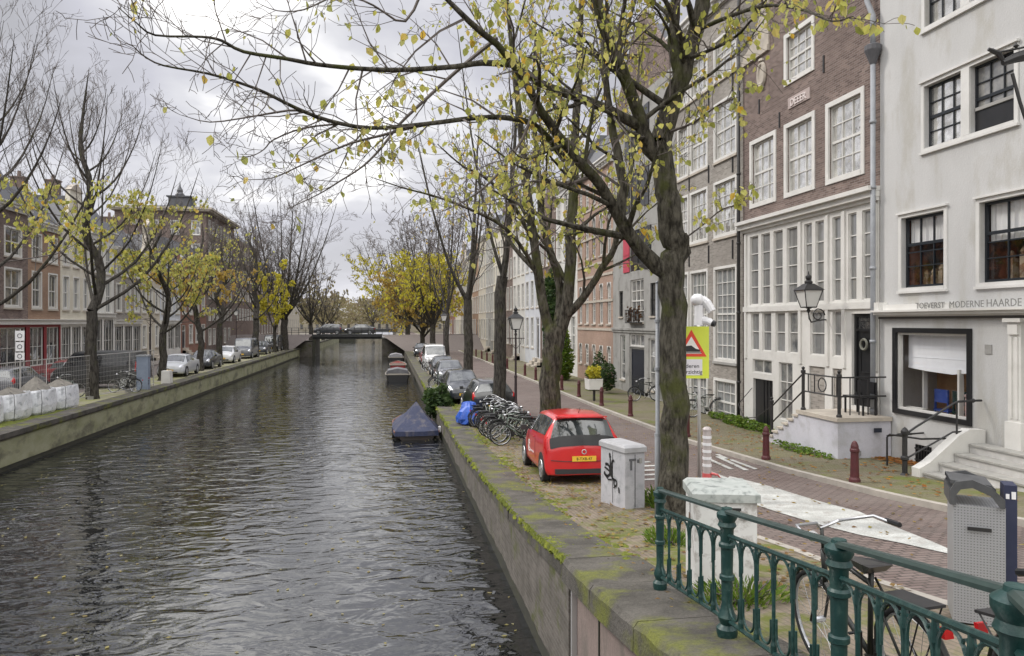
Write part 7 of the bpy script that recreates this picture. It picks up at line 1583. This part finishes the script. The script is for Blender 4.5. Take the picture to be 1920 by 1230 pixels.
# far bridge
def far_bridge():
    t = thing('far_bridge', 'flat dark canal bridge with railings crossing behind the moored boats', 'bridge', (-5, 108, 0)); off = t.location.copy()
    m = MB(); m.box(-10.3, -.9, 106, 113, 2.35, 2.95); m.box(-10.35, -.85, 105.8, 106, 2.62, 3.02); m.build('deck', mat('dark_bridge_steel', (.03, .032, .034), (.05, .05, .05), scale=3), t, off)
    m = MB(); m.box(-22, -10.3, 105, 114, -.5, 2.0); m.box(-.9, 3.2, 106, 113.5, -.5, 2.45); m.build('abutment', QUAYR, t, off)
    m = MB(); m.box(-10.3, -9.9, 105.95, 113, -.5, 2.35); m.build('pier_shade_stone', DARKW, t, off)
    m = MB(); m.raw([(-22, 100, GL), (-12.2, 100, GL), (-10.3, 106, 2.9), (-22, 106, 2.9), (-22, 113, 2.9), (-10.3, 113, 2.9)], [(0, 1, 2, 3), (3, 2, 5, 4)]); m.build('ramp', ASPH, t, off); m = MB(); m.raw([(2.2, 98, .9), (13, 98, .9), (13, 106, 2.9), (-.9, 106, 2.9), (-.9, 113, 2.9), (13, 113, 2.9)], [(0, 1, 2, 3), (3, 2, 4, 5)]); m.build('ramp', ASPH, t, off)
    m = MB()
    for z in (3.3, 3.6, 3.9): m.tube([(-14, 105.9, z), (2, 105.9, z)], .03, 4)
    for k in range(18): x = -14+k*.94; m.tube([(x, 105.9, 2.9), (x, 105.9, 3.95)], .035, 4)
    m.build('railing', IRON, t, off)
far_bridge()
for k, (x, c, kd, lb) in enumerate(((-8.4, DK, 'hatch', 'dark car on the left part of the far bridge'), (-4.0, BLK, 'sedan', 'black saloon on the right part of the far bridge'))): car(kd, lb, c, x, 108.5, R(90), 2.95, 'cars on the far bridge')
t = thing('farther_bridge', 'second low bridge with a stone pier seen under the first', 'bridge', (-5, 190, 0)); m = MB(); m.box(-12, 2.3, 188, 195, 2.3, 3.0); m.build('deck', MATS['dark_bridge_steel'], t, t.location); m = MB(); m.box(-11.9, -8.2, 188, 195, -.5, 2.3); m.build('pier', DARKW, t, t.location)

# ------------------------------------------------------------------ bicycles
def bike(label, fm, x=0, y=0, rz=0, gz=0, group=None, fine=False, tyre=TYRE, lean=0, steer=0):
    t = thing('bicycle', label, 'bicycle', (x, y, gz), rz, group); t.rotation_euler = (0, lean, rz); r = .34; yr, yf = -.53, .55; n = 28 if fine else 14
    for yy in (yr, yf):
        m = MB(); m.torus((0, yy, r), r-.018, .019, n, 6 if fine else 4); w = m.build('wheel', tyre, t, smooth=True)
        m = MB(); m.torus((0, yy, r), r-.04, .010, n, 4); m.lathe([(.022, -.05), (.022, .05)], 8, (0, yy, r), 'x')
        for k in range(18 if fine else 8): a = 6.283*k/(18 if fine else 8); m.tube([(.03*(-1)**k, yy, r), (0, yy+math.cos(a)*(r-.04), r+math.sin(a)*(r-.04))], .0016 if fine else .003, 3, cap=False)
        m.build('rim', RIM, w)
        m = MB(); a0, a1 = (20, 175) if yy < 0 else (30, 170); m.tube([(0, yy-math.cos(R(a0+(a1-a0)*k/8))*(r+.02), r+math.sin(R(a0+(a1-a0)*k/8))*(r+.02)) for k in range(9)], .016, 4); m.build('mudguard', fm if fine else tyre, t)
    B, S_, H0, H1 = (0, -.08, .29), (0, -.24, .82), (0, .36, .62), (0, .32, .86)
    m = MB(); fr = .017; m.tube([B, S_], fr, 7); m.tube([B, H0], fr*1.1, 7); m.tube([(0, -.22, .74), H1], fr, 7); m.tube([H0, H1], fr*1.15, 7)
    for q in (-.05, .05): m.tube([(q, yr, r), (q*.6, -.08, .29)], .010, 5); m.tube([(q, yr, r), (q*.5, -.23, .78)], .009, 5); m.tube([(q, yf, r), (q, .40, .60), (0, .37, .62)], .011, 5)
    m.tube([H1, (0, .30, 1.0)], .012, 6); m.tube([S_, (0, -.25, .85)], .013, 6); m.build('frame', fm, t, smooth=True)
    m = MB(); m.tube([(-.08, .20, 1.06), (-.27, .10, 1.08), (-.30, -.04, 1.05)], .011, 6); m.tube([(.08, .20, 1.06), (.27, .10, 1.08), (.30, -.04, 1.05)], .011, 6); m.tube([(-.08, .20, 1.06), (0, .32, 1.0), (.08, .20, 1.06)], .011, 6); hb = m.build('handlebar', RIM, t, smooth=True)
    m = MB(); m.tube([(-.30, .02, 1.06), (-.305, -.12, 1.045)], .017, 7); m.tube([(.30, .02, 1.06), (.305, -.12, 1.045)], .017, 7); m.build('grip', BLACKP, hb)
    m = MB(); m.raw([(-.03, -.02, .87), (.03, -.02, .87), (.085, -.29, .88), (.075, -.36, .87), (-.075, -.36, .87), (-.085, -.29, .88), (-.02, -.02, .84), (.02, -.02, .84), (.07, -.28, .82), (-.07, -.28, .82)], [(0, 1, 2, 3, 4, 5), (0, 1, 7, 6), (1, 2, 8, 7), (5, 0, 6, 9), (2, 3, 8), (4, 5, 9), (3, 4, 9, 8), (6, 7, 8, 9)]); m.build('saddle', BLACKP, t)
    m = MB(); m.lathe([(.085, -.004), (.085, .004)], 14, (.05, -.08, .29), 'x'); m.tube([(.06, -.08, .29), (.07, -.02, .13), (.15, -.02, .13)], .010, 5); m.tube([(-.06, -.08, .29), (-.07, -.14, .45), (-.15, -.14, .45)], .010, 5); m.build('crank', IRON, t)
    m = MB(); m.box(-.07, .07, -.80, -.42, .73, .745); m.tube([(.06, -.78, .73), (.05, yr, r)], .006, 4); m.tube([(-.06, -.78, .73), (-.05, yr, r)], .006, 4); m.build('carrier', IRON, t)
    m = MB(); m.lathe([(.03, 0), (.04, .05), (.035, .06)], 8, (0, .40, .93), 'y'); m.build('headlight', CHROME, t)
    m = MB(); m.box(-.025, .025, -.89, -.86, .60, .66); m.build('tail_lamp', REDL, t)
    return t
F1 = mat('black_frame_paint', (.02, .022, .02), rough=.4); F2 = mat('green_grey_frame_paint', (.16, .20, .17), rough=.4); F3 = mat('pale_frame_paint', (.45, .47, .45), rough=.4)
b1 = bike('black bicycle leaning against the green railing with chrome handlebar raised above it', F1, 2.98, 4.25, R(-3), g(4.25)-.02, fine=True, lean=R(-5)); b1.rotation_euler[0] = math.atan2(g(4.8)-g(3.7), 1.1)
b2 = bike('black bicycle with red tail lamp behind the railing at the lower right edge', F1, 3.0, 2.45, R(176), g(2.45)-.02, fine=True, lean=R(4)); b2.rotation_euler[0] = math.atan2(g(2.2)-g(3.3), 1.1)
BG = 'bicycles in the quayside rack'
bl = ['rack bicycle nearest the red car', 'second rack bicycle from the red car', 'third rack bicycle from the red car', 'fourth rack bicycle from the red car', 'fifth rack bicycle from the red car', 'middle bicycle of the rack', 'rack bicycle right of the slender elm base', 'rack bicycle in front of the slender elm', 'rack bicycle just left of the slender elm', 'third rack bicycle from the blue covered scooter', 'second rack bicycle from the blue covered scooter', 'rack bicycle next to the blue covered scooter']
protos = [bike('x', F2, tyre=TYRE), bike('x', F1), bike('x', F3)]
rg = random.Random(4)
for k in range(12):
    p = protos[k % 3]; o = p if k < 3 else dup(p); yy = 22.2+k*.44
    o.location = (3.95-.03*k+rg.uniform(-.12, .12), yy, g(yy)); o.rotation_euler = (0, R(rg.uniform(-6, 8)), R(90+rg.uniform(-16, 16)+(180 if k % 2 else 0))); o['label'] = ['green grey ', 'black ', 'pale '][k % 3]+bl[k]; o['group'] = BG
fb = [('black bicycle by the navy warehouse door', 11.9, 33.5, 95), ('bicycle against the grey brick facade left of the marker post', 12.1, 27.2, 92), ('second bicycle against the grey brick facade', 12.0, 28.3, 88), ('bicycle parked in front of the minibus on the left quay', -13.0, 40.0, 80), ('bicycle beside the quay utility cabinet', -13.1, 41.6, 70), ('bicycle behind the fence near the bare topped tree', -14.9, 38, 85),
      ('bicycle on the right quay near the far street lamp', 3.2, 57.5, 30), ('bicycle by the white van on the right quay', 3.1, 58.6, 40), ('bicycle beyond the overhanging bush', 3.0, 41.5, 60), ('bicycle just beyond the bush on the right quay', 3.1, 42.6, 80)]
for k, (lb, x, y, a) in enumerate(fb):
    o = dup(protos[(k+1) % 3]); o.location = (x, y, (g(y) if x < 9 else g(y)+.1) if x > 0 else GL); o.rotation_euler = (0, R(4), R(a)); o['label'] = lb; o['group'] = 'scattered parked bicycles'
# blue covered scooter
x, y = Xat(879, 27.3), 27.3; t = thing('covered_scooter', 'scooter under a bright blue cover at the end of the bicycle row', 'scooter', (x, y, .9)); rg = random.Random(2)
m = MB(); n = 16; R_ = []
for j, (h, sx_, sy_) in enumerate(((.12, .42, .55), (.3, .44, .6), (.55, .36, .5), (.72, .28, .34), (.86, .22, .16), (.9, .05, .05))):
    for i in range(n): a = 6.283*i/n; f = 1+.16*math.sin(a*5+j)+.1*noise.noise(Vector((a, h*3, 0))); m.v.append((math.cos(a)*sx_*f, math.sin(a)*sy_*f, h))
for j in range(5):
    for i in range(n): m.f.append((j*n+i, j*n+(i+1) % n, (j+1)*n+(i+1) % n, (j+1)*n+i)); m.m.append(0)
m.build('cover', mat('bright_blue_tarpaulin', (.03, .12, .55), (.02, .07, .36), scale=4, rough=.45, bump=.6, bscale=7), t, smooth=False)
for yy in (-.42, .42): m = MB(); m.lathe([(.12, -.05), (.2, -.05), (.2, .05), (.12, .05)], 14, (0, yy, .2), 'x'); m.build('wheel', TYRE, t)

# ------------------------------------------------------------------ boats
def hull(m, L, W, H, bow=.28, n=10, draft=.25):
    for i in range(n+1):
        u = i/n; w = W/2*(1-max(0, (u-(1-bow))/bow)**2*.9)*(1-max(0, (.12-u)/.12)*.15); y = -L/2+u*L; sh = H+.18*max(0, (u-.6)/.4)**2
        m.v += [(-w, y, sh), (-w*.86, y, .02), (-w*.4, y, -draft), (w*.4, y, -draft), (w*.86, y, .02), (w, y, sh)]
    for i in range(n):
        for j in range(5): a = i*6+j; m.f.append((a, a+1, a+7, a+6)); m.m.append(0)
    m.f.append((0, 1, 2, 3, 4, 5)); m.m.append(0); m.f.append(tuple(n*6+k for k in range(6))); m.m.append(0)
    for i in range(n): a = i*6; m.f.append((a, a+5, a+11, a+6)); m.m.append(0)
def boat_tent():
    t = thing('covered_boat', 'small boat under a peaked navy blue tarpaulin moored at the right quay', 'boat', (1.08, 32.6, 0)); t.rotation_euler = (0, 0, R(1))
    m = MB(); hull(m, 5.2, 1.75, .30); m.build('hull', mat('dark_hull_paint', (.025, .022, .022), (.05, .035, .03), scale=3, rough=.4), t)
    m = MB(); m.tube([(-.88, -2.6, .32), (-.89, -1, .32), (-.86, 1, .32), (-.5, 2.2, .38), (0, 2.62, .46), (.5, 2.2, .38), (.86, 1, .32), (.89, -1, .32), (.88, -2.6, .32)], .035, 6); m.build('rub_rail', mat('reddish_rub_rail', (.20, .10, .08)), t)
    TB = mat('navy_tarpaulin', (.014, .022, .065), (.03, .038, .085), scale=3, stretch=(2, 2, .5), rough=.6, bump=.8, bscale=5, c3=(.085, .08, .10), s3=1.6, grain=.2)
    m = MB(); ap = (.05, -1.35, 1.42); edge = [(-.86, -2.6, .36), (-.3, -2.66, .34), (.3, -2.66, .34), (.86, -2.6, .36), (.95, -1.3, .38), (.9, 0, .36), (.7, 1.4, .38), (0, 2.5, .5), (-.7, 1.4, .38), (-.9, 0, .36), (-.95, -1.3, .38)]
    mid = [(a*.52+ap[0]*.48, b*.52+ap[1]*.48, c*.52+ap[2]*.48-.09) for a, b, c in edge]; n = len(edge)
    m.raw([ap]+mid+edge+[(a*1.01, b*1.005, .16) for a, b, c in edge], [(0, i+1, (i+1) % n+1) for i in range(n)]+[(i+1, (i+1) % n+1, (i+1) % n+1+n, i+1+n) for i in range(n)]+[(i+1+n, (i+1) % n+1+n, (i+1) % n+1+2*n, i+1+2*n) for i in range(n)]); m.build('tarpaulin', TB, t)
    m = MB(); m.tube([(.05, -1.35, .3), (.05, -1.35, 1.47)], .025, 6); m.build('tent_pole', IRON, t)
    m = MB(); m.lathe([(0, -.16), (.08, -.1), (.08, .1), (0, .16)], 8, (.98, -1.9, .3)); m.build('fender', WP, t)
boat_tent()
def open_boat(x, y, L, W, label, rz=0, canopy=None, col_=None, H=.42):
    t = thing('moored_boat', label, 'boat', (x, y, 0), rz, 'boats moored along the right quay'); m = MB(); hull(m, L, W, H); m.build('hull', col_ or mat('black_hull_paint', (.018, .018, .02), rough=.35), t)
    m = MB(); P = [(-W/2, -L/2, H+.02), (-W/2-.01, 0, H+.02), (-W/2*.8, L*.32, H+.07), (0, L/2, H+.2), (W/2*.8, L*.32, H+.07), (W/2+.01, 0, H+.02), (W/2, -L/2, H+.02), (-W/2, -L/2, H+.02)]; m.tube(P, .045, 5); m.build('gunwale', mat('pale_wood_trim', (.24, .22, .19)) if 'pale_wood_trim' not in MATS else MATS['pale_wood_trim'], t)
    m = MB(); 
    for yy in (-L*.3, 0, L*.2): m.box(-W*.4, W*.4, yy-.15, yy+.15, H+.005, H+.05)
    m.build('bench', MATS['pale_wood_trim'], t)
    if canopy:
        m = MB(); h = H+(.38 if L < 7 else .7); m.raw([(-W*.42, -L*.3, h-.1), (0, -L*.3, h+.06), (W*.42, -L*.3, h-.1), (-W*.42, L*.15, h-.1), (0, L*.15, h+.06), (W*.42, L*.15, h-.1), (-W*.46, -L*.3, H+.03), (W*.46, -L*.3, H+.03), (-W*.46, L*.15, H+.03), (W*.46, L*.15, H+.03)], [(0, 1, 4, 3), (1, 2, 5, 4), (0, 3, 8, 6), (2, 7, 9, 5), (3, 4, 5, 9, 8), (0, 6, 7, 2, 1)]); m.build('canopy', canopy, t)
    return t
open_boat(.75, 62, 5.4, 1.9, 'black open boat with pale stern canopy moored behind the covered boat', canopy=mat('grey_canvas', (.10, .10, .11), (.16, .16, .17), scale=2), H=.55)
open_boat(.95, 76, 5, 1.6, 'dark red boat moored behind the black open boat', canopy=None, col_=mat('dark_red_hull', (.22, .02, .02), rough=.4), H=.5)
open_boat(.9, 90, 6.5, 1.7, 'small pale cabin boat nearest the far bridge', canopy=mat('pale_cabin', (.30, .30, .32)), H=.6)
t = thing('mooring_post', 'wooden mooring post in the water behind the covered boat', 'post', (1.95, 36.5, 0)); m = MB(); m.lathe([(.11, -1), (.11, 1.3), (.09, 1.36), (0, 1.38)], 10); m.build('post', BARK2, t); m = MB(); m.lathe([(.13, -.05), (.13, .05)], 10, (0, 0, 1.1)); m.build('iron_band', IRON, t)
